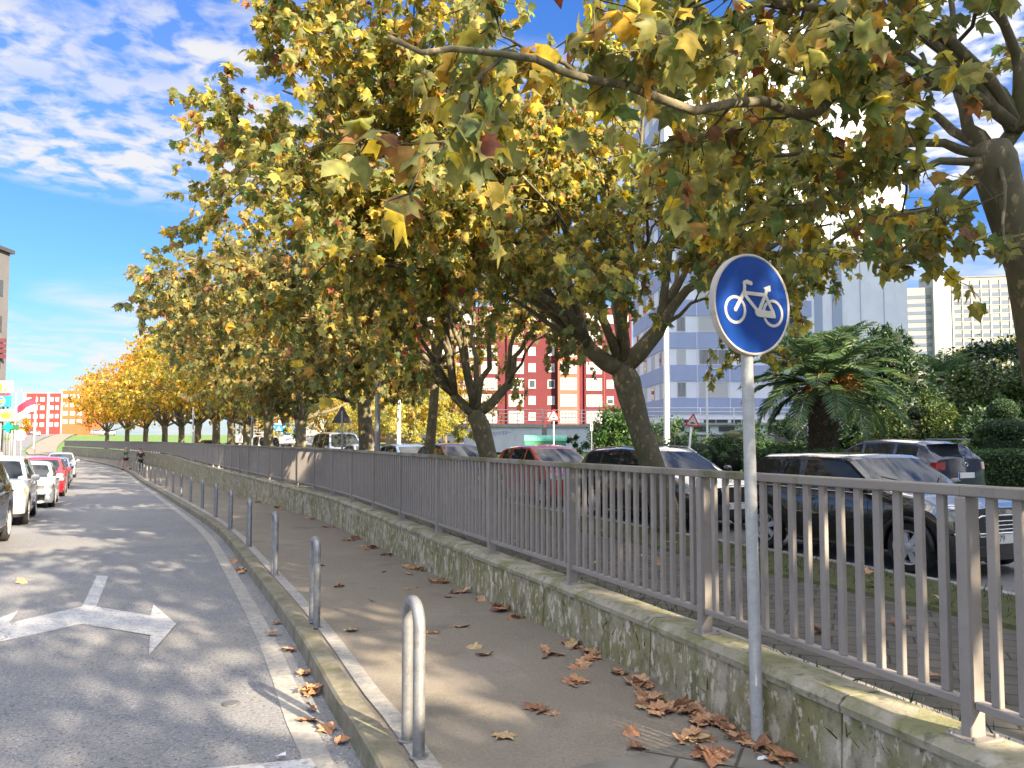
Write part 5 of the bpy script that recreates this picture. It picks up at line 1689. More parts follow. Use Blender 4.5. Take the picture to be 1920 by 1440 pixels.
RP = 'cars parked along the verge beyond the railing'
RZ0 = math.atan2(-.92, .39)
def heading(path, y):
    i = min(range(1, len(path) - 1), key=lambda k: abs(path[k].y - y))
    t = (path[i + 1] - path[i - 1]).normalized()
    return math.atan2(-t.y, -t.x)
make_car('mini', 'small_car', P_black, (5.02, 10.72, .13), RZ0, 'small black two-door car with chrome barred grille parked nearest the camera', group=RP, style='six', plate='0079', extra=mini_extra)
make_car('wagon', 'estate_car', P_black, (3.05, 15.75, .13), math.atan2(-.92, .40), 'black estate car with roof rails parked behind the leaning tree', group=RP, style='five', plate='6', rails=True, extra=chrome_grille)
make_car('hatch', 'hatchback', P_red, (.98, 20.7, .13), math.atan2(-.92, .42), 'bright red hatchback between the forked tree and the black estate car', group=RP, style='seven')
make_car('hatch', 'hatchback', P_dred, (-1.85, 25.7, .13), heading(W, 24), 'dark red hatchback partly behind the forked tree trunk', group=RP, style='five', scale=1.03)
make_car('hatch', 'hatchback', P_blue, (-4.1, 30.6, .13), heading(W, 29), 'blue grey hatchback between the slim tree and the lamp post', group=RP)
make_car('sedan', 'saloon_car', P_silver, (-6.85, 36, .13), heading(W, 34), 'pale blue saloon car behind the stout tree', group=RP)
make_car('van', 'van', P_silver, (-9.5, 42, .14), heading(W, 38), 'tall pale blue van with a long side window behind the dark triangular sign', 'van', RP, scale=1.05, detail=0)
make_car('hatch', 'hatchback', P_silv, (-13.0, 47.5, .15), heading(W, 42), 'silver grey hatchback just left of the tall van', group=RP, detail=0)
make_car('sedan', 'saloon_car', P_blue, (-15.4, 53, .16), heading(W, 46), 'mid blue saloon car right of the white van', group=RP, detail=0)
make_car('van', 'van', P_white, (-18.5, 58, .16), heading(W, 50), 'white van parked farther along beyond the railing', 'van', RP, detail=0)
make_car('hatch', 'hatchback', P_dark, (-22.8, 63.5, .17), heading(W, 55), 'dark grey hatchback left of the white van beyond the railing', group=RP, detail=0)
make_car('suv', 'parked_car', P_dark, (-27.0, 69, .17), heading(W, 60), 'dark tall car at the far end of the row beyond the railing', group=RP, detail=0)
make_car('hatch', 'hatchback', P_navy, (9.35, 19.3, .20), math.atan2(.91, -.42), 'dark navy hatchback seen from behind across the street by the lawn', style='ten', scale=1.06, extra=rear_extra)
# left of the road
LP = 'cars parked along the left side of the road'
def left_car(kind, name, pm, y, label, off=-4.42, **kw):
    i = min(range(1, len(K) - 1), key=lambda k: abs(K[k].y - y - 2.0))
    p = offset(K, off)
    i = min(range(1, len(p) - 1), key=lambda k: abs(p[k].y - y))
    q = p[i]
    make_car(kind, name, pm, (q.x, q.y, zroad(K[i].y) - .125), heading(K, K[i].y), label, group=LP, **kw)
left_car('suv', 'parked_car', P_black, 13.9, 'black car cut off by the left edge of the picture', off=-4.8, clad=True)
left_car('suv', 'parked_car', P_pearl, 20.0, 'white sport utility car facing the camera at the left edge', off=-4.78, clad=True, extra=suv_extra, style='five')
left_car('hatch', 'hatchback', P_white, 26.1, 'white hatchback between the white sport utility car and the red car', style='ten')
left_car('hatch', 'hatchback', P_red, 32.3, 'red car parked on the left side of the road', scale=1.08)
left_car('wagon', 'estate_car', P_navy, 39.0, 'dark blue estate car behind the red car', rails=True, detail=0)
left_car('hatch', 'hatchback', P_blue, 45.5, 'blue hatchback farther back behind the dark blue estate car', detail=0)
left_car('suv', 'parked_car', P_silv, 52.5, 'silver tall car farthest back in the row on the left', detail=0)

# ================================================================== BUILDINGS
M_bwhite = layered('render_white', ((.74, .75, .79), (.68, .69, .73), .6), [((.50, .51, .54), 1.4, .55, .75, .3, (1, 1, .3))], rough=.85, bump=0)
M_bblue = layered('panel_blue', ((.32, .37, .53), (.29, .34, .49), .8), [], rough=.7, bump=0)
M_bred = layered('brick_red', ((.105, .013, .019), (.09, .011, .016), .5), [((.15, .016, .022), 1.2, .55, .75, .4, (1, 1, .3))], rough=.85, bump=0)
M_bpink = layered('brick_orange', ((.38, .10, .065), (.33, .085, .055), .5), [], rough=.85, bump=0)
M_frame = pbr('window_white', (.52, .52, .51), .5)
M_dframe = pbr('window_dark', (.05, .05, .055), .5)
M_pane = glass_mat('window_glass', (.05, .06, .075), .06)
M_shut = pbr('roller_shutter', (.46, .46, .44), .6, var=.08, scale=30, stretch=(.01, .01, 8))
M_curtain = pbr('window_curtain', (.26, .26, .26), .4, var=.4, scale=2.5, stretch=(4, 4, .3))
M_roofgrey = pbr('roof_grey', (.22, .21, .21), .9, var=.2)
M_paintedwall = layered('painted_wall', ((.56, .58, .62), (.50, .52, .56), 1.0), [((.36, .36, .36), 1.5, .55, .72, .6, (1, 1, .3))], rough=.9, bump=.1)
M_pipe = pbr('white_pipe', (.68, .68, .68), .4, var=.1, scale=5)

def window(parent, x, z, w, h, y=0.0, frame=None, pane=None, t=.07, mull=1, trans=None, dep=.05, sill=False):
    """a framed window proud of the wall at local y (front faces -y), with its pane as a sub-part"""
    mb = MB()
    mb.box((x, y - dep / 2, z + h / 2 - t / 2), (w, dep, t)); mb.box((x, y - dep / 2, z - h / 2 + t / 2), (w, dep, t))
    hh = h - 2 * t
    for i in range(mull + 1):
        xx = x - w / 2 + t / 2 + (w - t) * i / mull
        mb.box((xx, y - dep / 2 + .001, z), (t if i in (0, mull) else t * .7, dep, hh))
    if trans: mb.box((x, y - dep / 2 + .003, z - h / 2 + h * trans), (w - 2 * t, dep, t * .7))
    if sill: mb.box((x, y - dep * .8, z - h / 2 - .04), (w + .16, dep * 1.6, .07))
    o = mb.build('window', frame or M_frame, parent)
    MB().box((x, y - .012, z), (w - t, .02, h - t)).build('pane', pane or M_pane, o)
    return o
def bframe(name, P, Q, z0, label, cat='building', group=None):
    """root at the left front corner P, local x towards Q, local y away from the viewer"""
    d = Vector((Q[0] - P[0], Q[1] - P[1], 0))
    r = empty(name, (P[0], P[1], z0), math.atan2(d.y, d.x), label, cat, group)
    return r, d.length

# --- blue and white tower block
def blue_tower():
    r, wid = bframe('tower_block', (13.2, 65), (26.0, 65.6), 2.0, 'pale tower block with blue panel bands rising behind the trees', 'apartment block')
    fh, base = 2.8, 2.05
    nfl = 12
    dep = 14.0
    wl, bl = MB(), MB()
    H = base + fh * nfl + .3
    wl.box((wid / 2, dep / 2, H / 2), (wid, dep, H))
    # the taller plain shaft at the right
    x2 = wid + 8.6
    wl.box(((wid + x2) / 2, dep / 2 + .6, (H + .8) / 2), (x2 - wid + .02, dep, H + .8))
    for k in range(nfl):
        z = base + k * fh + .67
        bl.box((wid / 2, -.02, z), (wid - .5, .10, 1.36)); bl.box((-.02, dep / 2, z), (.10, dep - .6, 1.36))
    wl.build('wall', M_bwhite, r); bl.build('panel_band', M_bblue, r)
    sm = MB()
    for x in (2.55, 5.35, 8.9, 11.6):
        sm.box((x, -.035, base + fh * nfl / 2), (.05, .10, fh * nfl))
    sm.build('panel_joint', M_bwhite, r)
    vs = MB()
    for x in (wid + .55, wid + 2.3): vs.box((x, .56, H / 2 + 1), (.85, .12, H - 3))
    for x in (wid + 4.4, wid + 6.5): vs.box((x, .585, H / 2 + 1), (.04, .06, H - 3))
    vs.build('vertical_strip', pbr('strip_blue', (.32, .37, .47), .7), r)
    rf = MB(); rf.box((wid / 2, dep / 2, H + .16), (wid + .6, dep + .6, .3)); rf.box(((wid + x2) / 2, dep / 2 + .6, H + .98), (x2 - wid + .7, dep + .6, .34)); rf.build('roof', M_bwhite, r)
    for k in range(nfl):
        z = base + k * fh + 2.05
        window(r, 3.95, z, 2.5, 1.32, pane=M_shut if k % 3 != 1 else M_curtain, mull=1 if k % 3 != 1 else 3)
        window(r, 10.2, z, 2.3, 1.32, mull=3, pane=M_pane if k % 2 == 0 else M_curtain)
        o = window(r, 1.2, z, .8, 1.32, mull=1, pane=M_shut if k % 2 else M_curtain)
    # the left flank
    for k in range(nfl):
        z = base + k * fh + 2.05
        mb = MB()
        for yy, w_ in ((2.2, 1.0), (5.2, 1.3), (8.4, 1.3), (11.6, 1.0)):
            f = MB(); f.box((-.03, yy, z), (.06, w_, 1.34)); f = f.build('window', M_frame, r)
            MB().box((-.065, yy, z), (.02, w_ - .2, 1.16)).build('pane', M_pane if (k + int(yy)) % 2 else M_shut, f)
    for x0, w_ in ((4.1, 2.2), (6.3, 1.9), (10.1, 2.6), (12.0, 1.0), (1.2, 1.2)):
        window(r, x0, 1.15, w_, .98, mull=2, pane=M_pane)
blue_tower()

def railing_pipes(name, pts, h, label, n=4, group=None, step=2.6, r=.035):
    """white pipe railing along plan points (x, y, z)"""
    o = Vector(pts[0])
    t = empty(name, o, 0, label, 'railing', group)
    P = [Vector(p) - o for p in pts]
    for k in range(n):
        z = h * (k + 1) / n
        MB().tube([(p.x, p.y, p.z + z) for p in P], r, 6).build('rail', M_pipe, t, smooth=True)
    for a, b in zip(P, P[1:]):
        m = max(1, round((b - a).length / step))
        for i in range(m + 1):
            q = a.lerp(b, i / m)
            MB().tube([(q.x, q.y, q.z - .4), (q.x, q.y, q.z + h + .02)], r * 1.15, 6).build('post', M_pipe, t, smooth=True)
    return t

# --- terrace in front of the tower
te = empty('terrace', (9.0, 58, .6), 0, 'raised pale terrace with slatted base in front of the tower block', 'terrace')
m_ = MB(); m_.box((9.0, 9, 1.17), (18.0, 18, 2.34)); m_.build('wall', M_paintedwall, te)
m_ = MB(); m_.box((9.0, 8.95, 2.43), (18.3, 18.3, .18)); m_.build('slab', M_concrete, te)
m_ = MB()
for k in range(6): m_.box((9.3, -.03, .35 + k * .24), (17.0, .06, .17))
m_.build('slats', pbr('slat_brown', (.13, .11, .10), .8), te)
m_ = MB()
for k in range(9): m_.box((1.5 + k * 1.9, -.04, 2.05), (1.2, .06, .36))
m_.build('vents', M_dframe, te)
railing_pipes('pipe_railing', [(8.9, 66, 3.1), (9.2, 58.2, 3.1), (27, 58.2, 3.1)], 1.15, 'white pipe railing on the terrace of the tower block')

# --- red brick block
def red_block():
    r, wid = bframe('brick_block', (-17.0, 130), (20.6, 131.5), 2.6, 'long dark red apartment block with white-framed windows and glazed bays', 'apartment block')
    fh, nfl, dep = 2.8, 7, 12
    z0 = 2.0
    H = z0 + fh * nfl + .5
    wl = MB(); wl.box((wid / 2, dep / 2, H / 2), (wid, dep, H))
    wl.build('wall', M_bred, r)
    MB().box((wid / 2, dep / 2, H + .1), (wid + .4, dep + .4, .22)).build('roof', M_roofgrey, r)
    def lx(u): return (u - 960) / F * 130.5 + 17.0
    bays = [(917, 30), (968, 28), (1065, 31), (1115, 29), (880, 24)]
    for u, w in bays:
        x, w_ = lx(u), w / F * 130.5
        prj = 1.3 if u == 1065 else .35
        b = MB(); b.box((x, -prj / 2, H / 2 + .6), (w_ + .7, prj, H - 1.2)); b = b.build('bay', M_bpink if u == 1065 else M_bred, r)  # the projecting bay's orange is sunlight put into its wall colour
        for k in range(nfl):
            window(r, x, z0 + k * fh + 1.25, w_, 2.05, y=-prj, mull=5, trans=.45, t=.13, pane=M_curtain, dep=.08)
    for u, w in [(998, 13), (1034, 13), (1146, 13), (1175, 13), (862, 14), (836, 13), (806, 15)]:
        x, w_ = lx(u), w / F * 130.5
        for k in range(nfl):
            o = window(r, x, z0 + k * fh + 1.35, w_, 1.4, mull=1, pane=[M_shut, M_pane, M_curtain][(k * 7 + int(u)) % 3], t=.12, sill=True)
            if (k + int(u)) % 2: MB().box((x, -.04, z0 + k * fh + 1.75), (w_ - .1, .05, .6)).build('shutter', M_shut, o)
    dg = MB()
    for u in (900, 985, 1048, 1087, 1135): dg.box((lx(u), -.02, H / 2), (.12, .08, H - 1))
    dg.build('downpipe', pbr('pipe_red', (.2, .03, .035), .6), r)
    MB().box((wid / 2, -.05, 1.2), (wid, .14, .5)).build('base_band', M_concrete, r)
red_block()
# pale orange wing farther left
def orange_block():
    r, wid = bframe('orange_block', (-40.5, 150), (-19.5, 150), 1.5, 'paler orange-pink apartment block left of the dark red one', 'apartment block')
    H = 20
    wl = MB(); wl.box((wid / 2, 6, H / 2), (wid, 12, H)); wl.box((wid * .37, -1.2, H / 2), (wid * .30, 2.4, H)); wl.build('wall', M_bpink, r)
    MB().box((wid / 2, 6, H + .1), (wid + .4, 12.4, .2)).build('roof', M_roofgrey, r)
    for k in range(6):
        for x in (2.2, 12.5, 15.5, 19):
            window(r, x, 3.2 + k * 2.8, 1.5, 1.5, mull=2, t=.14, pane=[M_shut, M_curtain][(k + int(x)) % 2])
        window(r, wid * .37, 3.2 + k * 2.8, 3.2, 1.8, y=-2.4, mull=4, t=.14, pane=M_curtain)
orange_block()
# glazed grey hall and blue fence left of it
gh = empty('glazed_hall', (-30.5, 110, 1.0), 0, 'low grey-green glazed hall behind the dark triangular sign', 'building')
MB().box((2.0, 5, 3.4), (9.0, 10, 6.8)).build('wall', pbr('hall_grey', (.40, .47, .46), .5, var=.15, scale=.5), gh)
m_ = MB()
for k in range(10): m_.box((-2.4 + k * .98, -.05, 3.4), (.06, .1, 6.7))
for k in range(4): m_.box((2.0, -.05, .6 + k * 1.9), (9.0, .08, .06))
m_.build('mullions', pbr('mullion_grey', (.6, .63, .63), .5), gh)
MB().box((2.0, 4.9, 6.9), (9.4, 10.4, .25)).build('roof', M_roofgrey, gh)
bb = empty('blue_bin', (-27.0, 88, 1.0), 0, 'bright blue recycling container by the white parapet', 'container')
MB().box((.8, .6, 1.9), (2.9, 1.3, 1.5), 0, .2).build('body', pbr('bin_blue', (.03, .22, .62), .5), bb)
MB().box((.8, .6, 2.72), (3.0, 1.4, .18), 0, .08).build('lid', pbr('bin_blue_dark', (.02, .15, .45), .5), bb)
pw = empty('parapet', (-30.5, 86, .9), 0, 'white parapet wall below the blue container', 'wall')
MB().box((4.2, 0, .7), (9.0, .4, 1.4)).build('wall', M_paintedwall, pw); MB().box((4.2, 0, 1.45), (9.1, .5, .1)).build('coping', M_concrete, pw)
railing_pipes('pipe_railing', [(-30, 85.8, 2.35), (-22, 85.8, 2.35)], 1.3, 'pale pipe railing on the white parapet')

# --- retaining wall with graffiti
gw = empty('graffiti_wall', (-9.0, 72, .7), 0, 'pale blue-white retaining wall with purple graffiti', 'wall')
m_ = MB(); m_.box((5.9, .3, 1.18), (11.8, .6, 2.36)); m_.box((14.4, 1.2, 1.18), (4.2, .6, 2.36)); m_.build('wall', M_paintedwall, gw)
m_ = MB(); m_.box((5.9, .25, 2.50), (11.9, .8, .28)); m_.box((14.4, 1.15, 2.50), (4.3, .8, .28)); m_.build('coping', M_concrete, gw)
m_ = MB()
for k in range(4): m_.box((12.05, .9 + k * .3, .25 + .3 * k), (.6, .6, .5 + .6 * k))
m_.build('steps', M_concrete, gw)
m_ = MB(); m_.box((8.0, 20, 1.2), (22.0, 38, 2.3)); m_.build('terrace_fill', M_concrete, gw)
Mg = Matrix(((1, 0, 0, 8.05), (0, 0, -1, -.012), (0, 1, 0, 1.85), (0, 0, 0, 1))) @ Matrix.Rotation(R(4), 4, 'Z')
text_mesh('graffiti', 'qorza~', .62, pbr('graffiti_purple', (.10, .06, .42), .6), gw, Mg, .006, 'CENTER', -.008, 1.0)
railing_pipes('pipe_railing', [(-9, 72.3, 3.3), (2.9, 72.3, 3.3), (3.0, 74, 3.3), (4.0, 73.4, 3.3), (12.0, 73.4, 3.3)], 1.4, 'white pipe railing on top of the graffiti wall')

# --- breeze-block garden wall
def block_wall():
    a, b = Vector((5.4, 49, .85)), Vector((17.2, 45.0, .85))
    r = empty('block_wall', a, math.atan2(b.y - a.y, b.x - a.x), 'low pierced concrete block garden wall below the tower', 'wall')
    Lw = (b - a).length
    st_ = pbr('wall_stone', (.36, .35, .33), .9, var=.3, scale=3)
    for k in range(7):
        MB().box((k * Lw / 6, 0, .58), (.42, .42, 1.16), 0, .03).build('pier', st_, r)
    lo, la = MB(), MB()
    for k in range(6):
        x0, x1 = k * Lw / 6 + .21, (k + 1) * Lw / 6 - .21
        lo.box(((x0 + x1) / 2, 0, .12), (x1 - x0, .25, .24)); lo.box(((x0 + x1) / 2, 0, 1.02), (x1 - x0, .28, .1))
        m = 8; s = (x1 - x0) / m
        for i in range(m):
            for j in range(2):
                cx, cz = x0 + s * (i + .5), .42 + .365 * j
                for sg in (-1, 1):
                    la.box((0, 0, 0), (.42, .10 + .004 * sg, .07), 0, 0, Matrix.Translation((cx, 0, cz)) @ Matrix.Rotation(sg * R(44), 4, 'Y'))
        for i in range(1, m): la.box((x0 + s * i, .002, .60), (.05, .13, .72))
        la.box(((x0 + x1) / 2, .003, .60), (x1 - x0, .125, .05))
    lo.build('base_and_coping', st_, r); la.build('pierced_blocks', pbr('block_pale', (.44, .43, .42), .9), r)
block_wall()

# --- the distant slab hospital
def slab():
    r, wid = bframe('slab_block', (173.0, 300), (262, 285), 4, 'huge distant slab block with rows of windows above the trees at right', 'building')
    H = 62
    wl = MB(); wl.box((wid / 2, 9, H / 2), (wid, 18, H)); wl.build('wall', pbr('slab_beige', (.30, .275, .25), .8, var=.1, scale=.2), r)
    fl = 18
    mu, gl = MB(), MB()
    for k in range(fl):
        z = 4 + k * 3.2
        gl.box((wid / 2, -.06, z), (wid - 1.5, .12, 1.5))
    nm = 26
    for i in range(nm + 1): mu.box((.5 + (wid - 1) * i / nm, -.16, H / 2), (.35 if i % 2 else .6, .28, H - 2))
    for k in range(fl): mu.box((wid / 2, -.10, 4 + k * 3.2 - 1.0), (wid - 1, .2, .28))
    gl.build('window_bands', pbr('slab_glass', (.10, .125, .17), .3), r); mu.build('mullions', pbr('slab_white', (.38, .35, .32), .7), r)
    sh = MB(); sh.box((-3.2, 8, H / 2 + 1.5), (6.4, 16, H + 3)); sh.build('stair_shaft', pbr('shaft_white', (.42, .42, .43), .8), r)
    MB().box((wid / 2, 9, H + .25), (wid + .6, 18.6, .5)).build('roof', M_roofgrey, r)
    s2 = MB(); s2.box((-11.5, 10, H / 2 - 1.5), (10.2, 16, H - 3)); s2.build('side_wing', pbr('slab_beige', (.55, .5, .45)), r)
    g2 = MB()
    for k in range(17): g2.box((-11.5, 1.94, 4 + k * 3.2), (9.4, .12, 1.5))
    g2.build('side_glazing', MATS['slab_glass'], r)
slab()

# --- far left: red and orange blocks beyond the bend
def far_blocks():
    def z_at(v, Y): return 1.7 + (828 - v) / F * Y
    Y = 250
    specs = [('red_block', 47, 85, 738, 'distant red apartment block with white corner strip beyond the bend', M_farred), ('narrow_block', 88.5, 108.5, 737.5, 'distant narrow red apartment block between the wider red and orange ones', M_farred), ('orange_tower', 110, 150, 732, 'distant orange apartment block half behind the yellow trees', M_farorange)]
    for i, (nm, u0, u1, vt, lab, mt) in enumerate(specs):
        x0, x1 = (u0 - 960) / F * Y, (u1 - 960) / F * Y
        r, wid = bframe(nm, (x0, Y + i * .8), (x1, Y + i * .8), 3.0, lab, 'apartment block')
        H = z_at(vt, Y) - 3
        MB().box((wid / 2, 6, H / 2), (wid, 12, H)).build('wall', mt, r)
        MB().box((wid / 2, 6, H + .1), (wid + .3, 12.3, .25)).build('roof', M_roofgrey, r)
        e = MB(); e.box((-.35, 5.9, H / 2 + .2), (.9, 12.1, H + .4)); e.build('corner_strip', M_frame, r)
        n = max(1, round(wid / 2.3))
        for k in range(4):
            for j in range(n):
                window(r, wid * (j + .5) / n, H - 1.9 - k * 2.75, min(1.5, wid / n * .62), 1.35, mull=1, t=.2, pane=[M_shut, M_curtain][(j + k) % 2], dep=.1)
M_farred = pbr('far_red', (.30, .03, .028), .85, var=.1, scale=.3)
M_farorange = pbr('far_orange', (.36, .10, .035), .85, var=.1, scale=.3)
far_blocks()
# road climbing away on the hill beyond the bend
def far_road():
    mb = MB(); vs = []
    for i in range(9):
        t = i / 8
        cx, y = -86 + (-152 + 86) * t ** .9, 136 + 122 * t
        tt = min(1, max(0, (y - 120) / 150)); z = -.95 + 5.2 * tt * tt * (3 - 2 * tt) + .12
        for d in (-8, 0): vs.append((cx + d, y, z))
    mb.add(vs, [(2 * i, 2 * i + 1, 2 * i + 3, 2 * i + 2) for i in range(8)])
    mb.build('hill_road', M_street, kind='structure')
    mb = MB(); mb.add([(x + (8.6 if i % 2 == 0 else 6.5), y, z + .08) for i, (x, y, z) in enumerate(vs)], [(2 * i, 2 * i + 1, 2 * i + 3, 2 * i + 2) for i in range(8)])
    mb.build('hill_pavement', M_lane, kind='structure')
far_road()
def hillz(y):
    tt = min(1, max(0, (y - 120) / 150)); return -.95 + 5.2 * tt * tt * (3 - 2 * tt) + .12
HC = 'distant cars on the hill road'
for (x, y, rz, k, pm, lab) in [(-141, 228, 2.2, 'hatch', P_white, 'small distant white car on the hill road beyond the bend'), (-150, 240, 2.1, 'hatch', P_dark, 'small distant dark car farther up the hill road'),
                              (-124, 236, .4, 'suv', P_silv, 'small distant silver car below the orange block'), (-131, 243, .4, 'hatch', P_blue, 'small distant blue car below the red blocks')]:
    make_car(k, 'distant_car', pm, (x, y, hillz(y) + .02), rz, lab, group=HC, detail=0)
bush('street_tree', (-132.0, 205, hillz(205)), [((0, 0, 4.3), (2.7, 2.5, 2.2)), ((1.2, 0, 3.6), (2.2, 2, 1.8)), ((-1.2, 0, 3.6), (2, 2, 1.7))], 'plane_orange', .5, 1600, 'distant brownish round tree in front of the red block', 'tree', stem=st(3.5, .2), mat=M_leaf)

# --- shop building edge and signs at the left
sb = empty('shop_building', (-41.0, 62, -.6), 0, 'grey building edge cut off by the left side of the picture', 'building')
MB().box((-10, -9, 8.8), (20, 18, 17.6)).build('wall', pbr('shop_grey', (.12, .12, .125), .7, var=.15, scale=.6), sb)
MB().box((-9.9, -9, 17.75), (20.4, 18.4, .3)).build('roof', M_dframe, sb)
m_ = MB()
for k in range(5): m_.box((.02, -9, 3.0 + k * 2.9), (.06, 16.5, 1.3))
m_.build('window_bands', M_pane, sb)
m_ = MB()
for k in range(4): m_.box((.32, -1.0, 9.1 + k * .42), (.5, .12, .32))
m_.build('wall_sign', pbr('sign_darkred', (.10, .03, .04), .5), sb)
def panel_sign(name, u0, u1, v0, v1, Y, mat, label, deco=None, post=True):
    c = at((u0 + u1) / 2, (v0 + v1) / 2, Y)
    w, h = (u1 - u0) / F * Y, (v1 - v0) / F * Y
    r = empty(name, (c.x, Y, -.55), 0, label, 'sign')
    zc = c.z + .55
    b = MB(); b.box((0, 0, zc), (w, .18, h), 0, .02); b = b.build('panel', mat, r)
    if post:
        for sx in (-.3, .3): MB().tube([(sx * w, .16, 0), (sx * w, .16, zc + h * .3)], .06, 8).build('post', M_galv, r, smooth=True)
    if deco: deco(b, zc, w, h)
    return r
M_yel = pbr('sign_yellow', (.80, .70, .03), .5)
def deco_yellow(b, z, w, h):
    mb = MB()
    for i, (x, hh) in enumerate([(-.40, .35), (-.28, .55), (-.12, .42), (.02, .60), (.12, .60), (.26, .22)]):
        mb.box((x * w, -.095, z - h * .42 + hh * h / 2 + .06), (.09 * w, .02, hh * h))
    mb.build('emblem', M_yel, b)
def deco_ring(b, z, w, h):
    mb = MB(); mb.tube([(.40 * h * math.cos(q), -.10, z + .40 * h * math.sin(q)) for q in [2 * math.pi * i / 28 for i in range(28)]], .05, 6, closed=True)
    mb.build('ring', pbr('ring_pale', (.45, .75, .85), .4), b)
    mb = MB(); mb.box((0, -.10, z), (.62 * h, .03, .24 * h), 0, .01); mb.build('emblem', M_yel, b)
def deco_crown(b, z, w, h):
    mb = MB()
    mb.prism([(-.34, -.28), (.34, -.28), (.42, .22), (.2, .0), (.12, .34), (0, .06), (-.12, .34), (-.2, .0), (-.42, .22)], .03, Matrix(((h * .9, 0, 0, .1), (0, 0, -1, -.09), (0, h * .9, 0, z + .03), (0, 0, 0, 1))))
    mb.build('crown_emblem', M_yel, b)
    MB().box((0, -.095, z - h * .40), (w * .98, .02, h * .10)).build('white_stripe', M_signwhite, b)
panel_sign('billboard', -30, 24, 714.5, 736.5, 60, pbr('bill_white', (.75, .74, .68), .5), 'white sign panel with yellow shapes above the red bar at the left edge', deco_yellow)
panel_sign('red_sign', -30, 19, 737.5, 741.5, 59.6, pbr('bill_red', (.35, .05, .05), .5), 'narrow dark red sign strip between the yellow-white and blue panels', None, False)
panel_sign('blue_sign', -16, 20, 742, 763, 59.2, pbr('bill_blue', (.02, .22, .55), .4), 'blue square sign panel with a pale ring and yellow middle', deco_ring)
panel_sign('crown_sign', -8, 28, 767, 790.5, 53, pbr('bill_grey', (.20, .20, .21), .5), 'grey sign panel with a yellow crown above the green cross', deco_crown)
def pharmacy():
    c = at(16.5, 801, 49)
    r = empty('pharmacy_cross', (c.x, 49, -.55), 0, 'lit green pharmacy cross on a bracket at the left edge', 'sign')
    z = c.z + .55
    s = 15 / F * 49
    mb = MB(); a = s * .36
    poly = [(-a, -s), (a, -s), (a, -a), (s, -a), (s, a), (a, a), (a, s), (-a, s), (-a, a), (-s, a), (-s, -a), (-a, -a)]
    mb.prism([(x * .62, y * .62) for x, y in poly], .2, Matrix(((1, 0, 0, 0), (0, 0, -1, .1), (0, 1, 0, z), (0, 0, 0, 1))))
    o = mb.build('cross_case', pbr('cross_case', (.01, .16, .06), .4), r)
    mb = MB(); mb.prism([(x * .52, y * .52) for x, y in poly], .02, Matrix(((1, 0, 0, 0), (0, 0, -1, -.102), (0, 1, 0, z), (0, 0, 0, 1))))
    mb.build('cross_light', emit_mat('cross_green', (.0, .85, .42), .8), o)
    MB().box((.1, 0, z - .02), (1.0, .08, .34)).build('arm_board', pbr('cross_dark', (.02, .12, .05), .5), r)
    MB().tube([(-.0, .16, 0), (0, .16, z)], .05, 8).build('post', M_galv, r)
pharmacy()
def round_back():
    c = at(39.5, 816, 44)
    r = empty('road_sign', (c.x, 44, -.55), 0, 'white round road sign on a thin pole above the parked cars at left', 'sign')
    z = c.z + .55
    M = Matrix.Translation((0, -.05, z)) @ Matrix.Rotation(R(90), 4, 'X')
    MB().lathe([(.30, -.02), (.31, 0), (.30, .02)], 28, M=M).build('disc', pbr('disc_white', (.78, .78, .76), .4), r)
    MB().tube([(0, 0, 0), (0, 0, z + .25)], .032, 8).build('pole', M_galv, r, smooth=True)
round_back()
def flag():
    c = at(36, 766, 72)
    r = empty('flag', (c.x + 1.6, 72, -.6), 0, 'red and white flag hanging beside the grey crown sign', 'flag')
    z = c.z + .6
    MB().tube([(.0, 0, 0), (0, 0, z + 1.2)], .04, 8).build('pole', M_galv, r, smooth=True)
    for nm, t0, t1, mt in (('red_cloth', 0, .55, pbr('flag_red', (.55, .03, .07), .8)), ('white_cloth', .55, 1, pbr('flag_white', (.7, .68, .68), .8))):
        vs, n = [], 8
        for i in range(n + 1):
            t = t0 + (t1 - t0) * i / n
            for j in range(5):
                s = j / 4
                vs.append((-.05 - 1.7 * s - .1 * math.sin(6 * t), .12 * math.sin(7 * s + 3 * t), z + 1.1 - 1.3 * t - .75 * s + .1 * math.sin(5 * s)))
        m = MB(); m.add(vs, [(i * 5 + j, i * 5 + j + 1, i * 5 + j + 6, i * 5 + j + 5) for i in range(n) for j in range(4)])
        m.build(nm, mt, r, smooth=True)
flag()

# unseen blocks added at right to shade garden, small car and tower foot
def shade_blocks():
    for nm, P, Q, dep, z0, H, lab in (('low_shade_block', (19.0, -14), (66, -14), 16, .3, 16.6, 'pale low block added on the right outside the picture to cast shade'),
                                      ('tall_shade_block', (40, 12), (90, 12), 16, .3, 41, 'tall pale block added on the right outside the picture to cast shade')):
        r, wid = bframe(nm, P, Q, z0, lab, 'apartment block')
        MB().box((wid / 2, dep / 2, H / 2), (wid, dep, H)).build('wall', M_bwhite, r)
        MB().box((wid / 2, dep / 2, H + .15), (wid + .5, dep + .5, .3)).build('roof', M_roofgrey, r)
        k = 0
        for f in range(int(H / 2.8)):
            m = MB(); m.box((-.02, dep / 2, 1.8 + f * 2.8), (.06, dep - 2, 1.2)); m.box((wid / 2, dep + .02, 1.8 + f * 2.8), (wid - 3, .06, 1.2))
            m.build('window_band', M_pane, r)
shade_blocks()

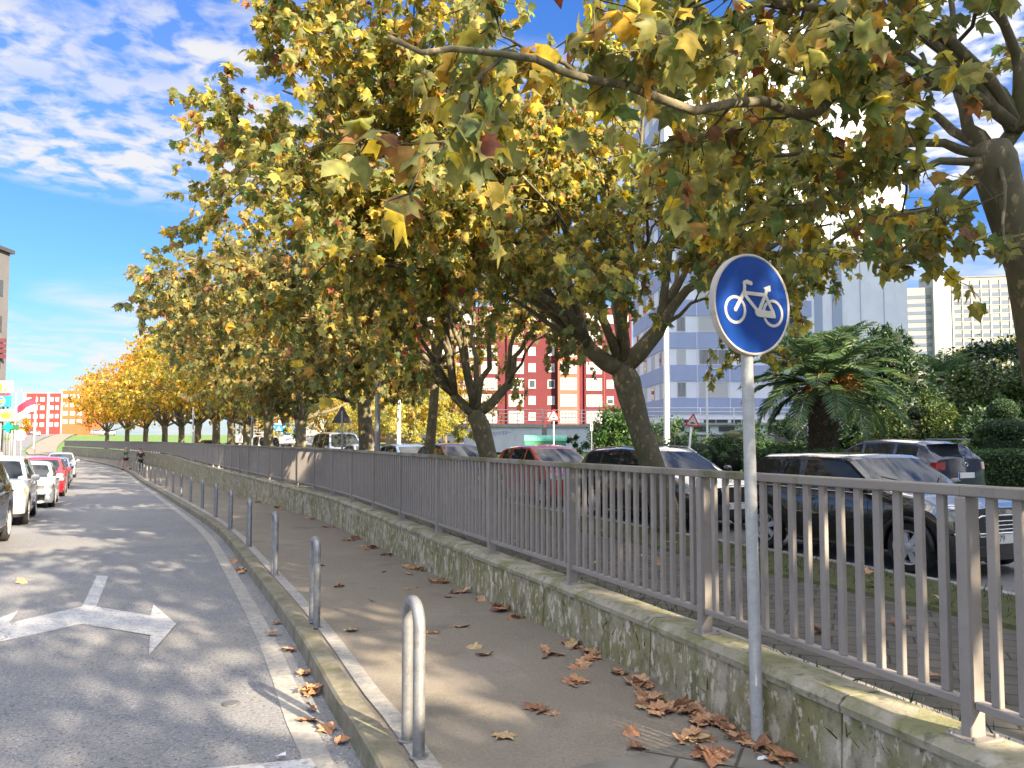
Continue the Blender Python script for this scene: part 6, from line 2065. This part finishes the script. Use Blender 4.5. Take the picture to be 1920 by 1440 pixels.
# ================================================================== STREET FURNITURE
def pole(name, u, Y, z0, ztop, r, mat, label, cat='lamp post', head=None, group=None, lean=0.0, fu=None):
    x = ((fu if fu else u) - 960) / F * Y
    t = empty(name, (x, Y, z0), 0, label, cat, group)
    h = ztop - z0
    MB().tube([(0, 0, -.1), (lean * .5, 0, h * .5), (lean, 0, h)], [r * 1.15, r, r * .8], 12).build('pole', mat, t, smooth=50)
    MB().lathe([(r * 2.0, 0), (r * 2.0, .03), (r * 1.3, .06)], 12).build('foot', mat, t)
    if head: head(t, h)
    return t
M_lamp = pbr('lamp_grey', (.30, .32, .34), .45, .3)
def head_arm(dx, ln, rise=.25):
    def f(t, h):
        MB().tube([(0, 0, h - .05), (dx * ln * .3, 0, h + rise * .8), (dx * ln * .7, 0, h + rise)], .03, 8).build('arm', M_lamp, t, smooth=True)
        b = MB(); b.box((dx * ln, 0, h + rise), (.62, .26, .12), 0, .05); o = b.build('lamp_head', M_lamp, t, smooth=40)
        MB().box((dx * ln, 0, h + rise - .065), (.42, .2, .03), 0, .01).build('lens', M_lens, o)
    return f
M_wpole = pbr('pole_white', (.74, .73, .70), .45, var=.08, scale=3)
pole('lamp_post', 706, 24.0, .16, 6.2, .085, M_galv, 'grey lamp post with its head hidden among the leaves beside the stout tree', head=head_arm(-1, .75), fu=708)
pole('tall_pole', 1250, 38.0, .4, 10.5, .135, M_wpole, 'thick tall white pole right of the leaning tree', 'pole', head=head_arm(-1, 1.2))
pole('terrace_lamp', 1326, 52.0, .8, 6.55, .075, M_wpole, 'slim white lamp post in front of the tower terrace', head=head_arm(1, .45, .05))
pole('white_pole', 748, 55.0, .4, 9.0, .13, M_wpole, 'white pole in front of the pale yellow trees', 'pole', head=head_arm(1, 1.0))
pole('lamp_post', 473, 45.0, .2, 6.5, .07, M_galv, 'thin grey lamp post left of the pedestrian crossing sign', head=head_arm(-1, .7))
pole('lamp_post', 451, 60.0, .3, 8.0, .11, M_wpole, 'sunlit pale lamp post farther left among the yellow trees', head=head_arm(-1, .9))
pole('lamp_post', 362, 60.0, .2, 5.3, .07, M_wpole, 'lamp post with a curved top standing against the yellow trees', head=head_arm(-1, .8, .4))
pole('street_light', 65, 160.0, .4, 9.2, .11, M_wpole, 'distant white street light in front of the red block', head=head_arm(1, .7))
pole('street_light', 29, 120.0, -.6, 9.3, .07, M_wpole, 'distant thin street light above the flag', head=head_arm(1, .8))

def tri_sign(u, v, Y, side, zbase, label, back=False, lean=0.0, poleu=None, rz=0.0):
    c = at(u, v, Y)
    x0 = ((poleu or u) - 960) / F * Y
    t = empty('warning_sign', (x0, Y, zbase), 0, label, 'sign')
    z = c.z - zbase; dx = c.x - x0
    hgt = side * .866
    Mz = Matrix.Translation((dx, -.05, z)) @ Matrix.Rotation(rz, 4, 'Z') @ Matrix.Rotation(R(90), 4, 'X') @ Matrix.Rotation(-math.atan2(dx, z), 4, 'Z')
    def tri(s, rr=.05):
        out = []
        for k in range(3):
            a = R(90 + 120 * k); R_ = s / math.sqrt(3)
            cx, cy = (R_ - 2 * rr * s) * math.cos(a), (R_ - 2 * rr * s) * math.sin(a)
            for q in (-50, -25, 0, 25, 50):
                out.append((cx + rr * s * math.cos(a + R(q)), cy + rr * s * math.sin(a + R(q))))
        return out
    pl = MB().tube([(0, .0, -.1), (dx, 0, z + hgt * .45)], .035, 10).build('pole', M_wpole if not back else M_galv, t, smooth=True)
    if back:
        o = MB().prism(tri(side), .02, Mz).build('plate', pbr('sign_back', (.055, .055, .06), .5, .2), t)
        MB().box((dx, -.075, z), (.06, .02, side * .6)).build('back_rib', M_galv, o)
        return
    o = MB().prism(tri(side), .02, Mz).build('plate', pbr('sign_red', (.50, .02, .025), .35), t)
    MB().prism([(x * .70, y * .70) for x, y in tri(side)], .024, Mz).build('white_field', M_signwhite, o)
    s = side
    hump = [(-.17 * s, -.115 * s), (-.17 * s, -.085 * s), (-.12 * s, -.08 * s), (-.07 * s, -.03 * s), (0, -.005 * s), (.07 * s, -.03 * s), (.12 * s, -.08 * s), (.17 * s, -.085 * s), (.17 * s, -.115 * s)]
    MB().prism(hump, .028, Mz).build('hump_symbol', M_black, o)
tri_sign(1038, 781, 40, .74, .4, 'red and white triangular hump warning sign above the red hatchback')
tri_sign(1298, 791, 25.6, .52, .30, 'red and white triangular hump warning sign on a leaning pole by the hedge', lean=.1, poleu=1285, rz=R(-12))
tri_sign(642, 782, 26.5, .72, .16, 'dark back of a triangular road sign left of the stout tree', back=True)
def crossing():
    c = at(524, 803.5, 62)
    t = empty('crossing_sign', (c.x, 62, .4), 0, 'blue square pedestrian crossing sign with white triangle on a white pole', 'sign')
    z = c.z - .4
    MB().tube([(0, 0, 0), (0, 0, z + 1.6)], .09, 10).build('pole', M_wpole, t, smooth=True)
    o = MB().box((0, -.13, z), (.62, .04, .62), 0, .01).build('plate', pbr('cross_blue', (.02, .18, .50), .4), t)
    MB().prism([(-.22, -.2), (.22, -.2), (0, .2)], .01, Matrix.Translation((0, -.153, z)) @ Matrix.Rotation(R(90), 4, 'X')).build('white_triangle', M_signwhite, o)
    MB().tube([(0, -.17, z - .16), (.0, -.17, z + .05)], .035, 6).build('figure_symbol', M_black, o)
crossing()
for (u, Y, vt, lab) in [(1109, 44, 797, 'small plate on a thin grey post left of the tall green bush'), (1215, 42, 794, 'small plate on a thin grey post between the leaning tree and the white pole')]:
    z = 1.7 + (828 - vt) / F * Y
    t = empty('parking_sign', ((u - 960) / F * Y, Y, .5), 0, lab, 'sign')
    MB().tube([(0, 0, 0), (0, 0, z - .5)], .03, 8).build('pole', M_galv, t)
    o = MB().box((0, -.04, z - .62), (.16, .02, .42), 0, .005).build('plate', M_signwhite, t)
    MB().lathe([(.055, 0), (.055, .008)], 14, M=Matrix.Translation((0, -.051, z - .55)) @ Matrix.Rotation(R(90), 4, 'X')).build('red_mark', pbr('mark_red', (.4, .04, .04), .4), o)

def dumpster():
    t = empty('dumpster', (1.0, 56, .8), 0, 'green waste container with ribbed lid in front of the graffiti wall', 'container')
    g1, g2 = pbr('dumpster_green', (.05, .22, .13), .5, var=.2, scale=2), pbr('dumpster_lid', (.10, .36, .25), .4)
    mb = MB()
    vs = [(x * (3.0 if z else 2.6) / 2 + 1.4, y * (1.3 if z else 1.1) / 2, z) for z in (0.25, 0.95) for x, y in ((-1, -1), (1, -1), (1, 1), (-1, 1))]
    mb.add(vs, [(0, 1, 5, 4), (1, 2, 6, 5), (2, 3, 7, 6), (3, 0, 4, 7), (3, 2, 1, 0), (4, 5, 6, 7)])
    mb.build('body', g1, t)
    lid = MB(); vs = []
    for i in range(9):
        a = math.pi * i / 8
        for x in (-1.55, 1.55): vs.append((x + 1.4, -.68 * math.cos(a), .95 + .42 * math.sin(a)))
    lid.add(vs, [(2 * i, 2 * i + 1, 2 * i + 3, 2 * i + 2) for i in range(8)] + [tuple(range(0, 18, 2)), tuple(range(17, 0, -2))])
    l = lid.build('lid', g2, t)
    rb = MB()
    for k in range(7):
        rb.tube([(k * .5 - .1, -.69 * math.cos(a), .95 + .43 * math.sin(a)) for a in [math.pi * i / 8 for i in range(9)]], .03, 5)
    rb.build('ribs', g2, l)
    for x in (.3, 2.5):
        MB().lathe([(.12, -.05), (.12, .05)], 12, M=Matrix.Translation((x, -.4, .12)) @ Matrix.Rotation(R(90), 4, 'X')).build('castor', M_rubber, t)
dumpster()

# garden terrace with a sun lounger, handrail
m_ = MB(); m_.box((19.0, 38.5, 1.35), (10.0, 5, 1.75)); o = m_.build('garden_terrace', pbr('stone_dark', (.12, .115, .11), .9, var=.3, scale=2), kind='structure')
def lounger():
    t = empty('sun_lounger', (15.45, 36.6, 2.23), .1, 'white sun lounger on the dark garden terrace right of the palm', 'lounger')
    for s in (-.3, .3):
        MB().tube([(0, s, .36), (1.35, s, .30)], .025, 6).build('side_rail', M_pipe, t)
        MB().tube([(.0, s, .36), (-.42, s, .88)], .025, 6).build('back_rail', M_pipe, t)
        for x in (.1, 1.2): MB().tube([(x, s, .35), (x + .03, s, 0)], .022, 6).build('leg', M_pipe, t)
    b = MB()
    for k in range(9): b.box((.12 + k * .14, 0, .345 - k * .006), (.10, .58, .02))
    b.build('seat_slats', M_pipe, t)
    b = MB()
    for k in range(5): b.box((0, 0, 0), (.02, .58, .09), 0, 0, Matrix.Translation((-.06 - k * .08, 0, .44 + k * .1)) @ Matrix.Rotation(R(-39), 4, 'Y'))
    b.build('backrest', M_pipe, t)
lounger()
t_ = empty('handrail', (*U(1491, 36), .6), 0, 'white sloping handrail left of the palm trunk', 'handrail')
MB().tube([(0, 0, 0), (0, 0, 1.32), (.12, 0, 1.5), (.66, .2, 1.98), (1.1, .3, 2.2)], .035, 8).build('rail', M_pipe, t_, smooth=True)
MB().tube([(.66, .2, .2), (.66, .2, 1.97)], .03, 6).build('post', M_pipe, t_)

# ================================================================== PEOPLE (far off on the lane)
M_skin = pbr('skin', (.45, .27, .19), .6)
def person(loc, rz, h, label, top, legs, legs_mat, hair, stride=.25, arms='bent', shorts=None, group=None):
    t = empty('person', loc, rz, label, 'person', group)
    s = h / 1.75
    def skin(name, verts, edges, radii, mat, rootv=0):
        me = bpy.data.meshes.new(name)
        me.from_pydata([Vector(v) * s for v in verts], edges, [])
        o = bpy.data.objects.new(name, me); COL.objects.link(o)
        md = o.modifiers.new('skin', 'SKIN')
        for i, r in enumerate(radii):
            rr = r if isinstance(r, tuple) else (r, r)
            me.skin_vertices[0].data[i].radius = (rr[0] * s, rr[1] * s)
            me.skin_vertices[0].data[i].use_root = i == rootv
        o.modifiers.new('sub', 'SUBSURF').levels = 1
        dg = bpy.context.evaluated_depsgraph_get()
        m2 = bpy.data.meshes.new_from_object(o.evaluated_get(dg))
        bpy.data.objects.remove(o)
        m2.materials.clear(); m2.materials.append(mat)
        m2.polygons.foreach_set('use_smooth', [True] * len(m2.polygons))
        q = bpy.data.objects.new(name, m2); COL.objects.link(q); q.parent = t
        return q
    k = stride
    V = [(0, 0, .95), (0, 0, 1.15), (0, .01, 1.36), (0, .01, 1.47), (0, .02, 1.56), (0, .03, 1.67), (0, .02, 1.74),
         (.09, 0, .88), (.10, k * .6, .50), (.10, k * .2 + .0, .08), (.10, k * .2 + .14, .03),
         (-.09, 0, .88), (-.10, -k * .3, .50), (-.10, -k * 1.3, .14), (-.10, -k * 1.3 + .12, .05),
         (.19, 0, 1.40), (.25, -k * .4, 1.15), (.22, -k * .4 + .2, 1.02), (.21, -k * .4 + .29, 1.02),
         (-.19, 0, 1.40), (-.25, k * .4 - .05, 1.15), (-.22, k * .4 + .18, 1.06), (-.21, k * .4 + .27, 1.08)]
    E = [(0, 1), (1, 2), (2, 3), (3, 4), (4, 5), (5, 6), (0, 7), (7, 8), (8, 9), (9, 10), (0, 11), (11, 12), (12, 13), (13, 14), (2, 15), (15, 16), (16, 17), (17, 18), (2, 19), (19, 20), (20, 21), (21, 22)]
    Rr = [(.15, .11), (.135, .10), (.15, .10), .06, .075, .095, .07, .085, .058, .04, .035, .085, .058, .04, .035, .055, .042, .032, .028, .055, .042, .032, .028]
    skin('body', V, E, Rr, M_skin)
    skin('shirt', V[:3] + [V[15], V[16], V[19], V[20], (0, .01, 1.45)], [(0, 1), (1, 2), (2, 3), (3, 4), (2, 5), (5, 6), (2, 7)], [(.165, .125), (.15, .115), (.165, .115), .07, .052, .07, .052, .07], top)
    lv = [V[0], V[7], V[8], V[11], V[12]] + ([V[9], V[13]] if legs else [])
    if not legs:
        lv[2] = tuple(np.array(V[7]) * .45 + np.array(V[8]) * .55); lv[4] = tuple(np.array(V[11]) * .45 + np.array(V[12]) * .55)
    skin('trousers' if legs else 'shorts', lv, [(0, 1), (1, 2), (0, 3), (3, 4)] + ([(2, 5), (4, 6)] if legs else []), [(.17, .125), .10, .078, .10, .078] + ([.058, .058] if legs else []), legs_mat)
    skin('hair', [(0, .0, 1.66), (0, -.01, 1.72), (0, .0, 1.765)], [(0, 1), (1, 2)], [.095, .105, .07], hair)
    for s_ in (V[10], V[14]):
        MB().box(tuple(Vector(s_) * s + Vector((0, -.02, .0))), (.09, .27, .09), 0, .03).build('shoe', M_black, t, smooth=40)
M_green = pbr('shirt_green', (.015, .10, .05), .8)
M_darkcl = pbr('dark_clothes', (.02, .02, .024), .8)
M_whitecl = pbr('white_clothes', (.6, .6, .6), .8)
M_jeans = pbr('jeans', (.05, .07, .13), .8)
M_hair = pbr('hair', (.06, .045, .035), .7)
M_hairgrey = pbr('hair_grey', (.35, .33, .31), .7)
person((at(236, 860, 63).x, 63, zroad(63) + .005), 2.7, 1.8, 'runner in a green top and dark shorts on the bike lane', M_green, False, M_darkcl, M_hairgrey, .36)
person((at(264, 850, 60).x, 60, zroad(60) + .005), .6, 1.75, 'person in dark clothes walking on the bike lane beside the wall', M_darkcl, True, M_darkcl, M_hair, .2)
person((at(3, 850, 47).x, 47, -.56), 1.2, 1.7, 'person in a white top and jeans on the left pavement', M_whitecl, True, M_jeans, M_hair, .2)

# ================================================================== FALLEN LEAVES
def fallen():
    cols = [(.52, .275, .14), (.43, .21, .105), (.58, .34, .19), (.27, .13, .07), (.52, .36, .18)]
    mats = [layered('dry_leaf_%s' % n, (c, tuple(x * .75 for x in c), 30.0), [(tuple(x * .45 for x in c), 60.0, .58, .70, .6, None)], rough=.7, bump=.4, bscale=120) for n, c in zip(('tan', 'brown', 'pale', 'dark', 'ochre'), cols)]
    meshes = []
    for k in range(12):
        rr = random.Random(100 + k)
        # a finer leaf: outline split, then curled
        ol = LEAF[1:].copy()
        pts = []
        for i in range(len(ol)):
            a, b = ol[i], ol[(i + 1) % len(ol)]
            pts += [a, a * .6 + b * .4 + np.array([rr.gauss(0, .03), rr.gauss(0, .03), 0])]
        pts = np.array(pts); c = np.array([0, .36, 0])
        inner = c + (pts - c) * .55
        V = np.concatenate([[c], inner, pts])
        fold, cx, cy, tw = rr.uniform(.0, .3), rr.uniform(-.25, .4), rr.uniform(-.2, .4), rr.uniform(-.3, .3)
        z = fold * np.abs(V[:, 0]) * .7 + cx * (V[:, 0]) ** 2 + cy * (V[:, 1] - .4) ** 2 + tw * V[:, 0] * V[:, 1] + np.array([rr.gauss(0, .03) for _ in V])
        V = np.stack([V[:, 0] * (1 - .25 * abs(fold)), V[:, 1] - .36, z - z.min()], 1) * .122
        n = len(pts)
        Fc = [(0, 1 + i, 1 + (i + 1) % n) for i in range(n)] + [(1 + i, 1 + n + i, 1 + n + (i + 1) % n, 1 + (i + 1) % n) for i in range(n)]
        mb = MB(); mb.add(V, Fc)
        mb.tube([tuple(V[1 + n]), tuple(V[1 + n] + np.array([.004, -.035, .006])), tuple(V[1 + n] + np.array([.0, -.06, .002]))], .0016, 4)
        for q in range(2):
            o = mb.build('fallen_leaf', mats[(k + q * 2) % 5], smooth=False); meshes.append(o.data); bpy.data.objects.remove(o)
    G = 'fallen plane leaves on the ground'
    spots = []
    def px(u, v, n, du, dv, lab): spots.append((u, v, n, du, dv, lab))
    lp = 'dry brown fallen leaf in the heap around the foot of the sign pole'
    lw = 'dry brown fallen leaf in the drift along the foot of the low wall'
    lk = 'dry brown fallen leaf in the gutter against the kerb'
    ll = 'single dry fallen leaf lying out on the bike lane asphalt'
    for q in [(1200, 1285, 9, 18, 9), (1218, 1312, 10, 20, 10), (1240, 1335, 8, 18, 8), (1300, 1338, 8, 20, 8), (1345, 1358, 11, 22, 10), (1388, 1350, 6, 12, 10), (1298, 1388, 9, 22, 8), (1325, 1420, 8, 26, 9), (1402, 1388, 4, 10, 6), (1466, 1395, 8, 18, 10), (1480, 1425, 7, 20, 9), (1425, 1378, 3, 8, 8)]: px(*q, lp)
    for q in [(660, 1013, 10, 14, 3), (693, 1028, 11, 16, 4), (728, 1043, 4, 10, 3), (778, 1068, 15, 26, 5), (824, 1091, 10, 16, 5), (856, 1112, 4, 14, 2), (912, 1127, 3, 10, 3), (945, 1146, 7, 14, 4), (975, 1159, 4, 12, 3), (1078, 1213, 7, 18, 6), (1112, 1232, 9, 18, 7), (1085, 1250, 3, 10, 4), (1027, 1228, 4, 16, 8), (1078, 1282, 4, 12, 7), (495, 943, 8, 12, 2), (528, 954, 7, 12, 2.5), (590, 972, 10, 16, 3), (615, 990, 5, 10, 3), (1165, 1262, 3, 12, 4)]: px(*q, lw)
    for q in [(455, 1068, 8, 10, 4), (448, 1053, 2, 8, 2), (530, 1168, 1, 4, 2), (508, 1191, 1, 4, 2), (560, 1217, 2, 6, 2), (575, 1264, 2, 8, 3), (600, 1297, 7, 12, 9), (583, 1330, 1, 3, 2), (573, 1351, 1, 3, 2), (637, 1391, 1, 4, 2), (625, 1366, 1, 4, 2), (40, 1092, 1, 2, 2)]: px(*q, lk)
    for q in [(890, 1216, 1, 2, 2), (908, 1230, 1, 3, 2), (862, 1176, 1, 2, 2), (1000, 1330, 3, 18, 5), (1040, 1340, 1, 4, 2), (945, 1379, 1, 3, 2), (812, 1187, 1, 3, 2), (640, 1100, 2, 6, 2), (660, 1185, 1, 3, 2), (1182, 1381, 1, 4, 3), (1192, 1406, 1, 3, 3), (700, 1126, 1, 3, 2), (720, 1073, 1, 4, 2), (765, 1103, 2, 10, 3), (840, 1120, 1, 4, 2), (1165, 1330, 0, 4, 2), (670, 1160, 0, 3, 2), (600, 1060, 1, 5, 2), (585, 1030, 1, 5, 2), (1003, 1165, 1, 4, 2)]: px(*q, ll)
    n_ = 0
    for u, v, n, du, dv, lab in spots:
        for i in range(n):
            lane = lab != lk
            p = gpt(u + rng.gauss(0, du * .6), v + rng.gauss(0, dv * .6), .01 if lane else -.12)
            if lane and lab != ll:
                # keep on this side of the wall
                q = min(W, key=lambda w: (w.xy - p.xy).length)
                k = W.index(q); t = (W[k + 1] - W[k]).normalized(); nr = Vector((t.y, -t.x, 0))
                d = (Vector((p.x, p.y, 0)) - q).dot(nr)
                if d > -.06: p -= nr * (d + .06 + .1 * rng.random())
            if not lane:
                q = min(K, key=lambda w: (w.xy - p.xy).length)
                k = K.index(q); t = (K[k + 1] - K[k]).normalized(); nr = Vector((t.y, -t.x, 0))
                d = (Vector((p.x, p.y, 0)) - q).dot(nr)
                if d > -.05: p -= nr * (d + .05 + .06 * rng.random())
            o = bpy.data.objects.new('fallen_leaf', meshes[rng.randrange(len(meshes))])
            COL.objects.link(o)
            flat = rng.random() < .75
            o.rotation_euler = (rng.gauss(0, .16 if flat else .5), rng.gauss(0, .16 if flat else .5), rng.random() * 6.28)
            s = .75 + .55 * rng.random()
            o.scale = (s, s, s)
            o.location = (p.x, p.y, zroad(p.y) + (.006 + .018 * rng.random() * (i > 2) if lane else -.118) + (0 if flat else .02))
            tag(o, lab, 'leaf', G); n_ += 1
    # on the verges and path behind the railing
    lv = 'dry fallen leaf on the verge behind the railing'
    for i in range(46):
        off = [.45, .65, .85, 3.6, 4.1, 1.6, 2.6][i % 7]
        k = rng.randrange(18, 46)
        p = offset(W, off)[k]
        o = bpy.data.objects.new('fallen_leaf', meshes[rng.randrange(len(meshes))]); COL.objects.link(o)
        s = .8 + .5 * rng.random(); o.scale = (s, s, s)
        z = .285 - (off - .3) * .25 if off < .95 else (.15 if off < 3.3 else .20)
        o.location = (p.x + rng.gauss(0, .1), p.y + rng.gauss(0, .15), z)
        o.rotation_euler = (rng.gauss(0, .4), rng.gauss(0, .4), rng.random() * 6.28)
        tag(o, lv, 'leaf', G); n_ += 1
    print('fallen leaves', n_)
fallen()
p = gpt(1428, 1423, .013)
sc_ = MB(); sc_.add([(-.03, -.012, 0), (.0, -.022, .006), (.032, -.006, .004), (.026, .02, .012), (-.01, .024, .004)], [(0, 1, 4), (1, 2, 3), (1, 3, 4)])
o = sc_.build('paper_scrap', pbr('paper', (.75, .76, .80), .7)); o.location = p; tag(o, 'small white scrap of paper on the paving slabs near the sign pole', 'litter')
p = gpt(527, 1417, -.105)
sc2 = MB(); sc2.add([(-.03, -.012, 0), (.0, -.022, .010), (.03, -.006, .006), (.02, .02, .016), (-.01, .024, .004)], [(0, 1, 4), (1, 2, 3), (1, 3, 4)])
o = sc2.build('paper_scrap', pbr('paper_lilac', (.62, .60, .75), .7)); o.location = p; tag(o, 'small crumpled lilac paper on the white road bar', 'litter')
